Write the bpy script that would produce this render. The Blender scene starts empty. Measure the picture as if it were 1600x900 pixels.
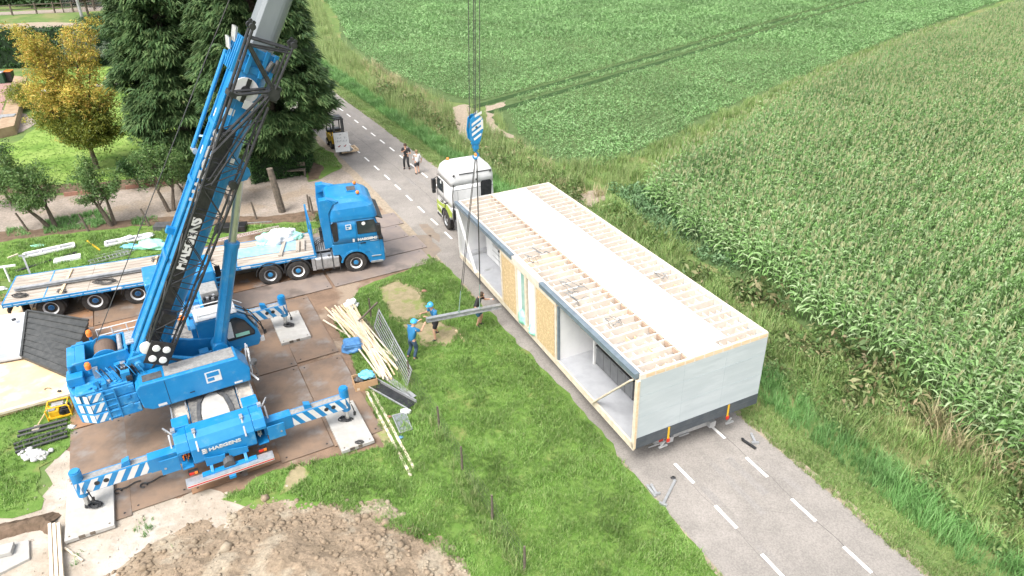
import bpy, bmesh, math, random
import numpy as np
from mathutils import Vector, Matrix, Euler
R = math.radians
C = bpy.context.scene.collection
scene = bpy.context.scene

# ---------------------------------------------------------------- camera, sky, sun, exposure
CAM_H = 16.0
PITCH = math.atan(625 / 1067)
cam_d = bpy.data.cameras.new('camera')
cam_d.sensor_width = 36.0
cam_d.lens = 36.0 * 1067 / 1600
cam_d.clip_start = 0.1
cam_d.clip_end = 3000
cam = bpy.data.objects.new('camera', cam_d)
C.objects.link(cam)
cam.location = (0, 0, CAM_H)
cam.rotation_euler = (math.pi / 2 - PITCH, 0, 0)
scene.camera = cam

SUN_EL, SUN_AZ = 58.0, 215.0          # azimuth measured clockwise from +Y
w = bpy.data.worlds.new('World')
scene.world = w
w.use_nodes = True
nt = w.node_tree
bg = nt.nodes['Background']
sky = nt.nodes.new('ShaderNodeTexSky')
sky.sky_type = 'NISHITA'
sky.sun_disc = False
sky.sun_elevation = R(SUN_EL)
sky.sun_rotation = R(SUN_AZ)
sky.air_density = 1.0
sky.dust_density = 6.0
sky.ozone_density = 0.6
mixs = nt.nodes.new('ShaderNodeMix')
mixs.data_type = 'RGBA'
mixs.inputs[0].default_value = 0.55
hs = nt.nodes.new('ShaderNodeHueSaturation')
hs.inputs['Saturation'].default_value = 0.35      # a bright, thinly overcast sky
nt.links.new(sky.outputs[0], hs.inputs['Color'])
nt.links.new(hs.outputs[0], bg.inputs[0])
nt.nodes.remove(mixs)
bg.inputs[1].default_value = 0.15

sun_d = bpy.data.lights.new('sun', 'SUN')
sun_d.energy = 0.85
sun_d.angle = R(24)
sun_d.color = (1.0, 0.97, 0.92)
sun = bpy.data.objects.new('sun', sun_d)
C.objects.link(sun)
sun.location = (-20, -20, 60)
_e, _a = R(SUN_EL), R(SUN_AZ)
sdir = Vector((math.sin(_a) * math.cos(_e), math.cos(_a) * math.cos(_e), math.sin(_e)))
sun.rotation_euler = sdir.to_track_quat('Z', 'Y').to_euler()

scene.view_settings.view_transform = 'Standard'
scene.view_settings.look = 'None'
scene.view_settings.gamma = 1.0
scene.view_settings.use_curve_mapping = False
scene.view_settings.exposure = 1.2
scene.render.engine = 'CYCLES'
scene.cycles.max_bounces = 6
scene.cycles.diffuse_bounces = 3
scene.cycles.glossy_bounces = 2
scene.cycles.transmission_bounces = 3
scene.cycles.transparent_max_bounces = 6

_F = 1067.0
_cp, _sp = math.cos(PITCH), math.sin(PITCH)
def g(px, py, z=0.0):
    """world point at height z seen at photo pixel (px, py): used as a surveying tool for plan positions"""
    dx = px - 800.0
    dy = _F * _cp - (py - 450.0) * _sp
    dz = -_F * _sp - (py - 450.0) * _cp
    t = (z - CAM_H) / dz
    return Vector((dx * t, dy * t, z))

# ---------------------------------------------------------------- materials
MATS = {}
def mat(name, c1, c2=None, scale=4.0, rough=0.6, metal=0.0, bump=0.0, bscale=None, c3=None, s3=0.6, coord='Object',
        detail=6.0, lo=0.35, hi=0.65, coat=0.0, spec=None, trans=0.0, alpha=None, emis=None, stretch=None, lo3=0.5, hi3=0.62):
    """procedural principled material: c1 mixed with c2 by fractal noise, patches of c3 by a second, larger noise"""
    m = bpy.data.materials.new(name)
    m.use_nodes = True
    n = m.node_tree
    b = n.nodes['Principled BSDF']
    L = n.links.new
    b.inputs['Roughness'].default_value = rough
    b.inputs['Metallic'].default_value = metal
    b.inputs['Coat Weight'].default_value = coat
    if spec is None and coord == 'World': spec = 0.12
    if spec is not None: b.inputs['Specular IOR Level'].default_value = spec
    if trans: b.inputs['Transmission Weight'].default_value = trans
    if alpha is not None: b.inputs['Alpha'].default_value = alpha
    tc = n.nodes.new('ShaderNodeTexCoord')
    src = tc.outputs['Object']
    if coord == 'World':
        geo = n.nodes.new('ShaderNodeNewGeometry')
        src = geo.outputs['Position']
    mp = n.nodes.new('ShaderNodeMapping')
    L(src, mp.inputs[0])
    if stretch: mp.inputs['Scale'].default_value = stretch
    def noise(sc, det=detail):
        t = n.nodes.new('ShaderNodeTexNoise')
        t.inputs['Scale'].default_value = sc
        t.inputs['Detail'].default_value = det
        t.inputs['Roughness'].default_value = 0.62
        L(mp.outputs[0], t.inputs['Vector'])
        return t
    def ramp(t, a, z_):
        r = n.nodes.new('ShaderNodeMapRange')
        r.interpolation_type = 'SMOOTHSTEP'
        r.inputs[1].default_value = a
        r.inputs[2].default_value = z_
        L(t.outputs[0], r.inputs[0])
        return r
    def mix(fac, a, bb):
        x = n.nodes.new('ShaderNodeMix')
        x.data_type = 'RGBA'
        L(fac, x.inputs[0])
        for s, v in ((6, a), (7, bb)):
            if isinstance(v, tuple): x.inputs[s].default_value = (*v, 1)
            else: L(v, x.inputs[s])
        return x.outputs[2]
    col = None
    if c2 is None: c2 = tuple(min(1, v * 0.86) for v in c1)
    t = noise(scale)
    col = mix(ramp(t, lo, hi).outputs[0], c1, c2)
    if c3 is not None:
        col = mix(ramp(noise(s3, 4.0), lo3, hi3).outputs[0], col, c3)
    L(col, b.inputs['Base Color'])
    if bump:
        bp = n.nodes.new('ShaderNodeBump')
        bp.inputs['Strength'].default_value = 1.0
        bp.inputs['Distance'].default_value = bump
        tb = noise(bscale or scale * 4, 5.0)
        L(tb.outputs[0], bp.inputs['Height'])
        L(bp.outputs[0], b.inputs['Normal'])
    if emis:
        b.inputs['Emission Color'].default_value = (*emis, 1)
        b.inputs['Emission Strength'].default_value = 1
    MATS[name] = m
    return m

def leafmat(name, cols, var=0.25, rough=0.5, big=0.15, trans=0.25):
    """foliage: each leaf (mesh island) takes its own tint; slow noise shifts whole clumps"""
    m = bpy.data.materials.new(name)
    m.use_nodes = True
    n = m.node_tree
    L = n.links.new
    b = n.nodes['Principled BSDF']
    b.inputs['Roughness'].default_value = rough
    b.inputs['Specular IOR Level'].default_value = 0.35
    geo = n.nodes.new('ShaderNodeNewGeometry')
    cr = n.nodes.new('ShaderNodeValToRGB')
    el = cr.color_ramp.elements
    while len(el) < len(cols): el.new(0.5)
    for i, c in enumerate(cols):
        el[i].position = i / max(1, len(cols) - 1)
        el[i].color = (*c, 1)
    L(geo.outputs['Random Per Island'], cr.inputs[0])
    t = n.nodes.new('ShaderNodeTexNoise')
    t.inputs['Scale'].default_value = big
    t.inputs['Detail'].default_value = 5
    L(geo.outputs['Position'], t.inputs['Vector'])
    mr = n.nodes.new('ShaderNodeMapRange')
    mr.inputs[1].default_value = 0.3; mr.inputs[2].default_value = 0.7
    mr.inputs[3].default_value = 1 - var; mr.inputs[4].default_value = 1 + var
    L(t.outputs[0], mr.inputs[0])
    hsv = n.nodes.new('ShaderNodeHueSaturation')
    L(cr.outputs[0], hsv.inputs['Color'])
    L(mr.outputs[0], hsv.inputs['Value'])
    L(hsv.outputs[0], b.inputs['Base Color'])
    tr = n.nodes.new('ShaderNodeBsdfTranslucent')
    L(hsv.outputs[0], tr.inputs['Color'])
    mx = n.nodes.new('ShaderNodeMixShader')
    mx.inputs[0].default_value = trans
    L(b.outputs[0], mx.inputs[1]); L(tr.outputs[0], mx.inputs[2])
    L(mx.outputs[0], n.nodes['Material Output'].inputs[0])
    MATS[name] = m
    return m

# paints and metals
BLUE = mat('blue_paint', (0.007, 0.190, 0.45), (0.018, 0.222, 0.485), scale=1.6, rough=0.38, coat=0.25, c3=(0.08, 0.265, 0.46), s3=3.2, lo3=.56, hi3=.76, bump=0.0012, bscale=9)
BLUE_WORN = mat('worn_blue_paint', (0.012, 0.20, 0.48), (0.04, 0.26, 0.52), scale=5, rough=0.5, bump=0.002, bscale=14, c3=(0.10, 0.31, 0.50), s3=2.5, lo3=0.58, hi3=0.64)
WHITE = mat('white_paint', (0.70, 0.70, 0.69), (0.62, 0.62, 0.61), scale=2, rough=0.35, coat=0.25)
WHITE_WORN = mat('worn_white_paint', (0.74, 0.74, 0.73), (0.55, 0.56, 0.56), scale=9, rough=0.55, lo=0.5, hi=0.75)
LIME = mat('lime_paint', (0.36, 0.47, 0.03), rough=0.4, coat=0.2)
BLACKP = mat('black_paint', (0.012, 0.013, 0.015), (0.03, 0.03, 0.032), scale=6, rough=0.38)
RUBBER = mat('tyre_rubber', (0.022, 0.021, 0.021), (0.055, 0.05, 0.045), scale=5, rough=0.9, bump=0.004, bscale=30)
PLASTIC = mat('dark_plastic', (0.02, 0.02, 0.022), (0.035, 0.035, 0.036), scale=8, rough=0.6)
DGREY = mat('dark_grey_metal', (0.07, 0.072, 0.075), (0.11, 0.11, 0.11), scale=6, rough=0.6, metal=0.2)
STEEL = mat('galvanised_steel', (0.46, 0.47, 0.48), (0.36, 0.37, 0.38), scale=7, rough=0.42, metal=0.55, c3=(0.5, 0.51, 0.52), s3=3)
CHROME = mat('chromed_rod', (0.62, 0.62, 0.6), (0.52, 0.52, 0.5), scale=3, rough=0.28, metal=0.8)
ALU = mat('aluminium', (0.55, 0.56, 0.57), (0.45, 0.46, 0.47), scale=9, rough=0.4, metal=0.6, bump=0.001)
BOOMGREY = mat('boom_grey_paint', (0.185, 0.205, 0.22), (0.155, 0.175, 0.19), scale=1.5, rough=0.4, coat=0.15, stretch=(0.3, 1, 1))
GLASS = mat('window_glass', (0.03, 0.04, 0.045), (0.06, 0.07, 0.075), scale=1.5, rough=0.08, spec=0.8)
CLEARG = mat('clear_glass', (0.8, 0.87, 0.88), rough=0.03, trans=0.9)
ORANGE = mat('orange_lens', (0.85, 0.22, 0.02), rough=0.25, coat=0.4)
RED = mat('red_lens', (0.6, 0.03, 0.015), rough=0.3)
LAMPW = mat('white_lens', (0.75, 0.76, 0.74), rough=0.15)
CONCRETE = mat('pale_concrete', (0.43, 0.42, 0.395), (0.36, 0.35, 0.325), scale=3.5, rough=0.85, bump=0.003, c3=(0.36, 0.33, 0.28), s3=1.3, lo3=0.6, hi3=0.75)
DECKGREY = mat('grey_deck_coating', (0.30, 0.30, 0.29), (0.22, 0.22, 0.215), scale=9, rough=0.85, bump=0.002, bscale=60)
DECKDIRT = mat('dusty_deck', (0.46, 0.42, 0.36), (0.35, 0.32, 0.28), scale=4, rough=0.9, bump=0.002, bscale=50)
TAR = mat('dirty_black_coating', (0.10, 0.10, 0.10), (0.22, 0.21, 0.19), scale=5, rough=0.8, bump=0.002, bscale=40)
TIMBER = mat('fresh_timber', (0.72, 0.55, 0.37), (0.62, 0.45, 0.28), scale=3, rough=0.7, stretch=(0.4, 3, 3))
PALEWOOD = mat('pale_timber', (0.70, 0.62, 0.50), (0.60, 0.51, 0.39), scale=4, rough=0.7, stretch=(1, 1, 1))
OLDWOOD = mat('weathered_wood', (0.16, 0.13, 0.10), (0.09, 0.075, 0.06), scale=6, rough=0.9, bump=0.006, bscale=25)
PLANKDECK = mat('trailer_deck_boards', (0.40, 0.35, 0.29), (0.30, 0.26, 0.22), scale=3, rough=0.85, c3=(0.45, 0.41, 0.36), s3=1.4, stretch=(0.5, 4, 4))
OSB = mat('osb_board', (0.60, 0.45, 0.26), (0.48, 0.34, 0.18), scale=26, rough=0.75, lo=0.42, hi=0.58, detail=2.0, c3=(0.70, 0.53, 0.30), s3=9)
RUST = mat('rusty_steel_plate', (0.255, 0.175, 0.12), (0.17, 0.125, 0.095), scale=0.9, rough=0.55, metal=0.1, bump=0.002, bscale=18, c3=(0.25, 0.225, 0.205), s3=0.8, lo3=0.48, hi3=0.68)
ORANGERUST = mat('orange_rusty_plate', (0.33, 0.185, 0.10), (0.20, 0.13, 0.09), scale=1.0, rough=0.6, metal=0.1, bump=0.002, bscale=18, c3=(0.25, 0.22, 0.20), s3=0.9)
WETRUST = mat('wet_steel_plate', (0.23, 0.19, 0.17), (0.30, 0.24, 0.20), scale=0.9, rough=0.28, metal=0.1, bump=0.001, bscale=10, c3=(0.17, 0.14, 0.12), s3=0.5)
YELLOW = mat('yellow_paint', (0.75, 0.45, 0.02), (0.65, 0.38, 0.02), scale=6, rough=0.45)
CARD = mat('cardboard', (0.52, 0.33, 0.18), (0.45, 0.28, 0.15), scale=4, rough=0.85)
TARP = mat('blue_tarpaulin', (0.10, 0.27, 0.52), (0.06, 0.19, 0.42), scale=6, rough=0.45, bump=0.02, bscale=5)
FILMW = mat('white_plastic_film', (0.78, 0.79, 0.78), (0.66, 0.68, 0.68), scale=4, rough=0.4, bump=0.03, bscale=5)
MINT = mat('mint_plastic_film', (0.28, 0.66, 0.50), (0.40, 0.74, 0.60), scale=5, rough=0.45, bump=0.02, bscale=6)
ROPE = mat('steel_rope', (0.05, 0.05, 0.05), (0.09, 0.085, 0.08), scale=30, rough=0.6, metal=0.3)
SLING = mat('grey_green_sling', (0.20, 0.29, 0.25), rough=0.85)
BRICK = mat('brick_red', (0.33, 0.17, 0.12), (0.26, 0.14, 0.10), scale=8, rough=0.85)
SKIN = mat('skin', (0.56, 0.33, 0.23), (0.50, 0.28, 0.19), scale=6, rough=0.55)

# ---------------------------------------------------------------- mesh builder
def rotz(a): return Matrix.Rotation(a, 4, 'Z')
class MB:
    def __init__(s, T=None):
        s.v, s.f, s.m, s.T = [], [], [], T
    def add(s, vs, fs, mi=0, T=None):
        o = len(s.v)
        for p in vs:
            p = Vector(p)
            if T is not None: p = T @ p
            if s.T is not None: p = s.T @ p
            s.v.append(p)
        for f in fs:
            s.f.append([i + o for i in f]); s.m.append(mi)
        return s
    def box(s, x0, x1, y0, y1, z0, z1, mi=0, T=None):
        v = [(x0,y0,z0),(x1,y0,z0),(x1,y1,z0),(x0,y1,z0),(x0,y0,z1),(x1,y0,z1),(x1,y1,z1),(x0,y1,z1)]
        return s.add(v, [(0,3,2,1),(4,5,6,7),(0,1,5,4),(1,2,6,5),(2,3,7,6),(3,0,4,7)], mi, T)
    def cyl(s, a, b, r, r2=None, n=12, mi=0, cap=True, T=None):
        a, b = Vector(a), Vector(b)
        if r2 is None: r2 = r
        d = (b - a).normalized()
        t = Vector((0,0,1)) if abs(d.z) < 0.9 else Vector((1,0,0))
        e1 = d.cross(t).normalized(); e2 = d.cross(e1)
        vs = []
        for P_, rr in ((a, r), (b, r2)):
            for i in range(n):
                an = 2*math.pi*(i+.5)/n
                vs.append(P_ + (e1*math.cos(an) + e2*math.sin(an))*rr)
        fs = [(i, (i+1)%n, n+(i+1)%n, n+i) for i in range(n)]
        if cap: fs += [tuple(range(n-1,-1,-1)), tuple(range(n,2*n))]
        return s.add(vs, fs, mi, T)
    def bar(s, a, b, wd, h=None, mi=0, up=(0,0,1), T=None):
        """rectangular bar from a to b"""
        a, b = Vector(a), Vector(b); h = h or wd
        d = (b-a).normalized(); up = Vector(up)
        if abs(d.dot(up)) > 0.98: up = Vector((1,0,0))
        sd = d.cross(up).normalized()*wd/2; u = sd.cross(d).normalized()*h/2
        vs = [a-sd-u, a+sd-u, a+sd+u, a-sd+u, b-sd-u, b+sd-u, b+sd+u, b-sd+u]
        return s.add(vs, [(0,1,2,3),(7,6,5,4),(0,4,5,1),(1,5,6,2),(2,6,7,3),(3,7,4,0)], mi, T)
    def tube(s, pts, r, n=6, mi=0, T=None):
        pts = [Vector(p) for p in pts]
        vs, fs = [], []
        for k, p in enumerate(pts):
            d = (pts[min(k+1, len(pts)-1)] - pts[max(k-1, 0)]).normalized()
            t = Vector((0,0,1)) if abs(d.z) < 0.9 else Vector((1,0,0))
            e1 = d.cross(t).normalized(); e2 = d.cross(e1)
            rr = r[k] if isinstance(r, (list, tuple)) else r
            for i in range(n):
                an = 2*math.pi*i/n
                vs.append(p + (e1*math.cos(an) + e2*math.sin(an))*rr)
        for k in range(len(pts)-1):
            for i in range(n):
                fs.append((k*n+i, k*n+(i+1)%n, (k+1)*n+(i+1)%n, (k+1)*n+i))
        fs += [tuple(range(n-1,-1,-1)), tuple(range((len(pts)-1)*n, len(pts)*n))]
        return s.add(vs, fs, mi, T)
    def prism(s, poly, ax, a0, a1, mi=0, T=None):
        """poly in the plane normal to ax ('x': (y,z), 'y': (x,z), 'z': (x,y)), extruded a0..a1"""
        n = len(poly)
        def P_(p, a): return {'x': (a, p[0], p[1]), 'y': (p[0], a, p[1]), 'z': (p[0], p[1], a)}[ax]
        vs = [P_(p, a0) for p in poly] + [P_(p, a1) for p in poly]
        fs = [tuple(range(n-1,-1,-1)), tuple(range(n,2*n))] + [(i,(i+1)%n,n+(i+1)%n,n+i) for i in range(n)]
        return s.add(vs, fs, mi, T)
    def loft(s, rings, mi=0, cap=True, T=None):
        n = len(rings[0]); vs = [p for r in rings for p in r]; fs = []
        for k in range(len(rings)-1):
            for i in range(n): fs.append((k*n+i, k*n+(i+1)%n, (k+1)*n+(i+1)%n, (k+1)*n+i))
        if cap: fs += [tuple(range(n-1,-1,-1)), tuple(range((len(rings)-1)*n, len(rings)*n))]
        return s.add(vs, fs, mi, T)
    def lathe(s, c, axis, prof, n=24, mi=0, T=None):
        """prof: list of (radius, offset along axis)"""
        c, axis = Vector(c), Vector(axis).normalized()
        t = Vector((0,0,1)) if abs(axis.z) < 0.9 else Vector((1,0,0))
        e1 = axis.cross(t).normalized(); e2 = axis.cross(e1)
        rings = []
        for r_, o_ in prof:
            rings.append([c + axis*o_ + (e1*math.cos(2*math.pi*i/n)+e2*math.sin(2*math.pi*i/n))*max(r_, 1e-4) for i in range(n)])
        return s.loft(rings, mi, True, T)
    def build(s, name, mats, parent=None, bevel=0, smooth=False, seg=2, loc=None, rot=None):
        me = bpy.data.meshes.new(name)
        me.from_pydata([tuple(p) for p in s.v], [], s.f)
        if not isinstance(mats, (list, tuple)): mats = [mats]
        for m_ in mats: me.materials.append(m_)
        if len(mats) > 1: me.polygons.foreach_set('material_index', s.m)
        bm_ = bmesh.new(); bm_.from_mesh(me)
        bmesh.ops.recalc_face_normals(bm_, faces=bm_.faces)
        bm_.to_mesh(me); bm_.free()
        if smooth: me.shade_smooth()
        o = bpy.data.objects.new(name, me); C.objects.link(o)
        if parent is not None: o.parent = parent
        if loc is not None: o.location = loc
        if rot is not None: o.rotation_euler = rot
        if bevel:
            b_ = o.modifiers.new('bevel', 'BEVEL'); b_.width = bevel; b_.segments = seg
            b_.limit_method = 'ANGLE'; b_.angle_limit = R(35); b_.use_clamp_overlap = True
        return o

def tag(o, label=None, cat=None, group=None, kind=None):
    if label: o['label'] = label
    if cat: o['category'] = cat
    if group: o['group'] = group
    if kind: o['kind'] = kind
    return o
def empty(name, loc, rz=0.0, label=None, cat=None, group=None, mat4=None):
    o = bpy.data.objects.new(name, None); C.objects.link(o)
    if mat4 is not None: o.matrix_world = mat4
    else:
        o.location = loc; o.rotation_euler = (0, 0, rz)
    return tag(o, label, cat, group)
def kids(o): return [c for c in bpy.data.objects if c.parent is o]
def copy_tree(o, parent=None):
    c = o.copy(); C.objects.link(c); c.parent = parent
    for ch in kids(o): copy_tree(ch, c)
    return c
_texts = {}
def text_obj(s_, size, name, m, parent, M4, extrude=0.004, bold=0.0, sx=1.0):
    """lettering as a thin mesh: M4 maps text plane (x right, y up) into the parent's frame"""
    cu = bpy.data.curves.new('t', 'FONT'); cu.body = s_; cu.size = size; cu.extrude = extrude; cu.offset = bold
    cu.align_x = 'CENTER'; cu.align_y = 'CENTER'; cu.resolution_u = 3
    to = bpy.data.objects.new('t', cu); C.objects.link(to)
    dg = bpy.context.evaluated_depsgraph_get()
    me = bpy.data.meshes.new_from_object(to.evaluated_get(dg))
    bpy.data.objects.remove(to); bpy.data.curves.remove(cu)
    me.transform(Matrix.Diagonal((sx, 1, 1, 1)))
    me.materials.clear(); me.materials.append(m)
    o = bpy.data.objects.new(name, me); C.objects.link(o); o.parent = parent
    o.matrix_local = M4
    return o
def axes(o, x, y):
    x, y = Vector(x).normalized(), Vector(y).normalized(); z = x.cross(y)
    M_ = Matrix((x, y, z)).transposed().to_4x4(); M_.translation = Vector(o)
    return M_

# ================================================================ THE GROUND
rng = np.random.default_rng(7)
random.seed(7)
from mathutils import noise as mnoise

GROUND = mat('verge_ground', (0.10, 0.165, 0.05), (0.145, 0.20, 0.065), scale=0.9, rough=0.95, coord='World', bump=0.02, bscale=9, c3=(0.19, 0.20, 0.085), s3=0.25)
LAWNG = mat('meadow_ground', (0.095, 0.18, 0.035), (0.14, 0.225, 0.055), scale=1.6, rough=0.95, coord='World', bump=0.03, bscale=12, c3=(0.18, 0.21, 0.07), s3=0.7, lo3=0.55, hi3=0.7)
GARDEN = mat('garden_lawn', (0.17, 0.27, 0.055), (0.23, 0.32, 0.085), scale=0.8, rough=0.95, coord='World', bump=0.02, bscale=14, c3=(0.12, 0.21, 0.04), s3=0.35)
ASPHALT = mat('asphalt', (0.268, 0.248, 0.226), (0.228, 0.212, 0.194), scale=0.8, rough=0.9, coord='World', bump=0.004, bscale=70, c3=(0.29, 0.268, 0.245), s3=0.28)
def speckle(m, sc, amt):
    """fine stone grain multiplied into the base colour"""
    n = m.node_tree; b = n.nodes['Principled BSDF']
    src = b.inputs['Base Color'].links[0].from_socket
    geo = n.nodes.new('ShaderNodeNewGeometry')
    t = n.nodes.new('ShaderNodeTexNoise'); t.inputs['Scale'].default_value = sc; t.inputs['Detail'].default_value = 2
    n.links.new(geo.outputs['Position'], t.inputs['Vector'])
    r = n.nodes.new('ShaderNodeMapRange'); r.inputs[1].default_value = 0.3; r.inputs[2].default_value = 0.7
    r.inputs[3].default_value = 1 - amt; r.inputs[4].default_value = 1 + amt
    n.links.new(t.outputs[0], r.inputs[0])
    h = n.nodes.new('ShaderNodeHueSaturation')
    n.links.new(src, h.inputs['Color']); n.links.new(r.outputs[0], h.inputs['Value'])
    n.links.new(h.outputs[0], b.inputs['Base Color'])
speckle(ASPHALT, 22, 0.16)
SHOULDER = mat('sandy_shoulder', (0.36, 0.30, 0.23), (0.27, 0.225, 0.17), scale=5, rough=0.95, coord='World', bump=0.01, bscale=30)
GRAVEL = mat('gravel', (0.32, 0.275, 0.235), (0.255, 0.22, 0.185), scale=1.2, rough=0.95, coord='World', bump=0.012, bscale=22, c3=(0.27, 0.22, 0.17), s3=0.4)
speckle(GRAVEL, 9, 0.2)
SAND = mat('pale_sand', (0.42, 0.37, 0.31), (0.32, 0.275, 0.22), scale=1.3, rough=0.95, coord='World', bump=0.025, bscale=10, c3=(0.44, 0.40, 0.355), s3=0.6)
MUD = mat('brown_mud', (0.245, 0.165, 0.115), (0.17, 0.118, 0.085), scale=1.3, rough=0.85, coord='World', bump=0.02, bscale=9, c3=(0.30, 0.235, 0.175), s3=0.5)
DRYG = mat('dry_trampled_grass', (0.33, 0.275, 0.17), (0.26, 0.225, 0.13), scale=3.5, rough=0.95, coord='World', bump=0.02, bscale=14, c3=(0.22, 0.25, 0.09), s3=1.1)
SOIL = mat('dug_soil', (0.285, 0.222, 0.158), (0.215, 0.168, 0.118), scale=2.2, rough=0.95, coord='World', bump=0.03, bscale=11, c3=(0.32, 0.272, 0.205), s3=0.8)
speckle(SOIL, 14, 0.15)
DARKSOIL = mat('dark_soil', (0.17, 0.12, 0.085), (0.11, 0.08, 0.055), scale=3, rough=0.95, coord='World', bump=0.02, bscale=12)
FIELDSOIL = mat('field_soil', (0.10, 0.15, 0.06), (0.07, 0.11, 0.04), scale=2, rough=0.95, coord='World')
LINEP = mat('road_line_paint', (0.78, 0.77, 0.74), (0.66, 0.64, 0.60), scale=9, rough=0.8, coord='World', lo=0.5, hi=0.8)

def fnoise(x, y, sc, oct=4, seed=0.0):
    return mnoise.fractal(Vector((x*sc + seed, y*sc - seed, seed)), 1.0, 2.0, oct)

def sheet(name, pts, z, m, jit=0.25, step=0.35):
    P_ = []
    n = len(pts)
    for i in range(n):
        a, b = Vector(pts[i][:2]), Vector(pts[(i+1) % n][:2])
        k = max(1, int((b-a).length / step))
        k = min(k, 160)
        nm = (b-a).normalized(); nm = Vector((-nm.y, nm.x))
        for j in range(k):
            p = a.lerp(b, j/k)
            P_.append(p + nm * jit * fnoise(p.x, p.y, 1.1, 4, 3.3) )
    bm_ = bmesh.new()
    vs = [bm_.verts.new((p.x, p.y, z)) for p in P_]
    es = [bm_.edges.new((vs[i], vs[(i+1) % len(vs)])) for i in range(len(vs))]
    bmesh.ops.triangle_fill(bm_, use_beauty=True, use_dissolve=False, edges=es, normal=(0, 0, 1))
    for f in bm_.faces:
        if f.normal.z < 0: f.normal_flip()
    me = bpy.data.meshes.new(name); bm_.to_mesh(me); bm_.free(); me.materials.append(m)
    o = bpy.data.objects.new(name, me); C.objects.link(o)
    return tag(o, kind='structure')
def gp(lst): return [g(*p) for p in lst]

MB().add([(-1500,-1500,0),(1500,-1500,0),(1500,1500,0),(-1500,1500,0)], [(0,1,2,3)]).build('ground', GROUND)['kind'] = 'structure'

# the road follows its left dashed line; o = offset to the right of that line
LINE = [(-72,160),(-44,105),(-26.5,73.5),(-17.1,57.2),(-10.6,45.88),(-7.77,40.91),(-4.05,34.07),(0.1,26.2),(5.45,15.69),(7.1,12.32),(13.5,-1.0),(25,-24)]
_seg = []; _s = 0.0
for i in range(len(LINE)-1):
    a, b = Vector(LINE[i]), Vector(LINE[i+1]); _seg.append((_s, a, b)); _s += (b-a).length
ROADLEN = _s
def road(s, o):
    for k in range(len(_seg)-1, -1, -1):
        if s >= _seg[k][0] or k == 0:
            s0, a, b = _seg[k]; break
    d = (b-a).normalized(); p = a + d*(s-s0)
    # blended normal at joints keeps offset lines continuous
    d2 = d
    for kk in (k-1, k+1):
        if 0 <= kk < len(_seg):
            L_ = (b-a).length; t = (s-s0)/L_
            dn = (_seg[kk][2]-_seg[kk][1]).normalized()
            wgt = max(0, .5-t) if kk < k else max(0, t-.5)
            d2 = d2 + (dn-d2)*wgt
    d2.normalize()
    return Vector((p.x - d2.y*o, p.y + d2.x*o, 0))

def s_at(x, y):
    """distance along the line nearest to (x, y), and offset"""
    best = None
    for s0, a, b in _seg:
        d = (b-a).normalized(); t = min(max((Vector((x, y))-a).dot(d), 0), (b-a).length)
        q = a + d*t; r = (Vector((x, y))-q).length
        if best is None or r < best[0]:
            off = (Vector((x, y))-q).dot(Vector((-d.y, d.x))); best = (r, s0+t, off)
    return best[1], best[2]
def strip(name, o0, o1, z, m, s0=0, s1=ROADLEN, step=1.5, jit=0.0):
    vs, fs = [], []; n = int((s1-s0)/step)+1
    for i in range(n+1):
        s_ = s0+(s1-s0)*i/n
        for k, o_ in enumerate((o0, o1)):
            p = road(s_, o_); p = road(s_, o_ + (jit*fnoise(p.x, p.y, .8, 3, 9) if jit else 0))
            vs.append((p.x, p.y, z))
    for i in range(n): fs.append((2*i, 2*i+2, 2*i+3, 2*i+1))
    o = MB().add(vs, fs).build(name, m); return tag(o, kind='structure')

sheet('gravel_driveway', gp([(-200,300),(0,305),(100,306),(250,285),(330,272),(430,262),(490,248),(515,236),(524,222),(534,222),(560,262),(600,300),(640,345),(672,388),(640,420),(560,360),(500,345),(400,352),(300,345),(240,343),(100,357),(0,364),(-200,372)]), 0.004, GRAVEL, 0.2)
sheet('trackway_mud', gp([(-120,440),(0,462),(120,452),(240,425),(350,368),(480,345),(600,322),(640,352),(700,418),(660,428),(600,452),(560,470),(530,500),(590,640),(605,705),(470,745),(350,778),(240,800),(180,860),(100,860),(104,700),(112,655),(40,560),(0,520),(-120,500)]), 0.008, MUD, 0.3)
sheet('pale_sand', gp([(-150,835),(0,800),(60,790),(70,735),(112,700),(150,760),(190,800),(260,775),(350,765),(420,800),(330,1000),(-200,1050)]), 0.012, SAND, 0.45)
strip('road_shoulder', -1.95, 3.75, 0.012, SHOULDER, jit=0.18, step=.6, s0=20)
strip('road', -1.42, 3.47, 0.016, ASPHALT, jit=0.05, step=.8)
lines = MB()
sL, _o = s_at(5.45, 15.69); sR, _o = s_at(6.94, 17.7)
for base, off in ((sL, 0.0), (sR, 2.25)):
    k0 = -int((base-30)/1.93)
    for k in range(k0, 9):
        c = base + k*1.93
        if c > ROADLEN-2: break
        a0, a1 = c-.47, c+.47
        vs = [(*road(a0, off-.055).xy, .020), (*road(a1, off-.055).xy, .020), (*road(a1, off+.055).xy, .020), (*road(a0, off+.055).xy, .020)]
        lines.add(vs, [(0,1,2,3)])
lines.build('road_markings', LINEP)['kind'] = 'structure'
cr = MB()
CRACK = mat('road_crack', (0.09, 0.085, 0.08), rough=.95)
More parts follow.
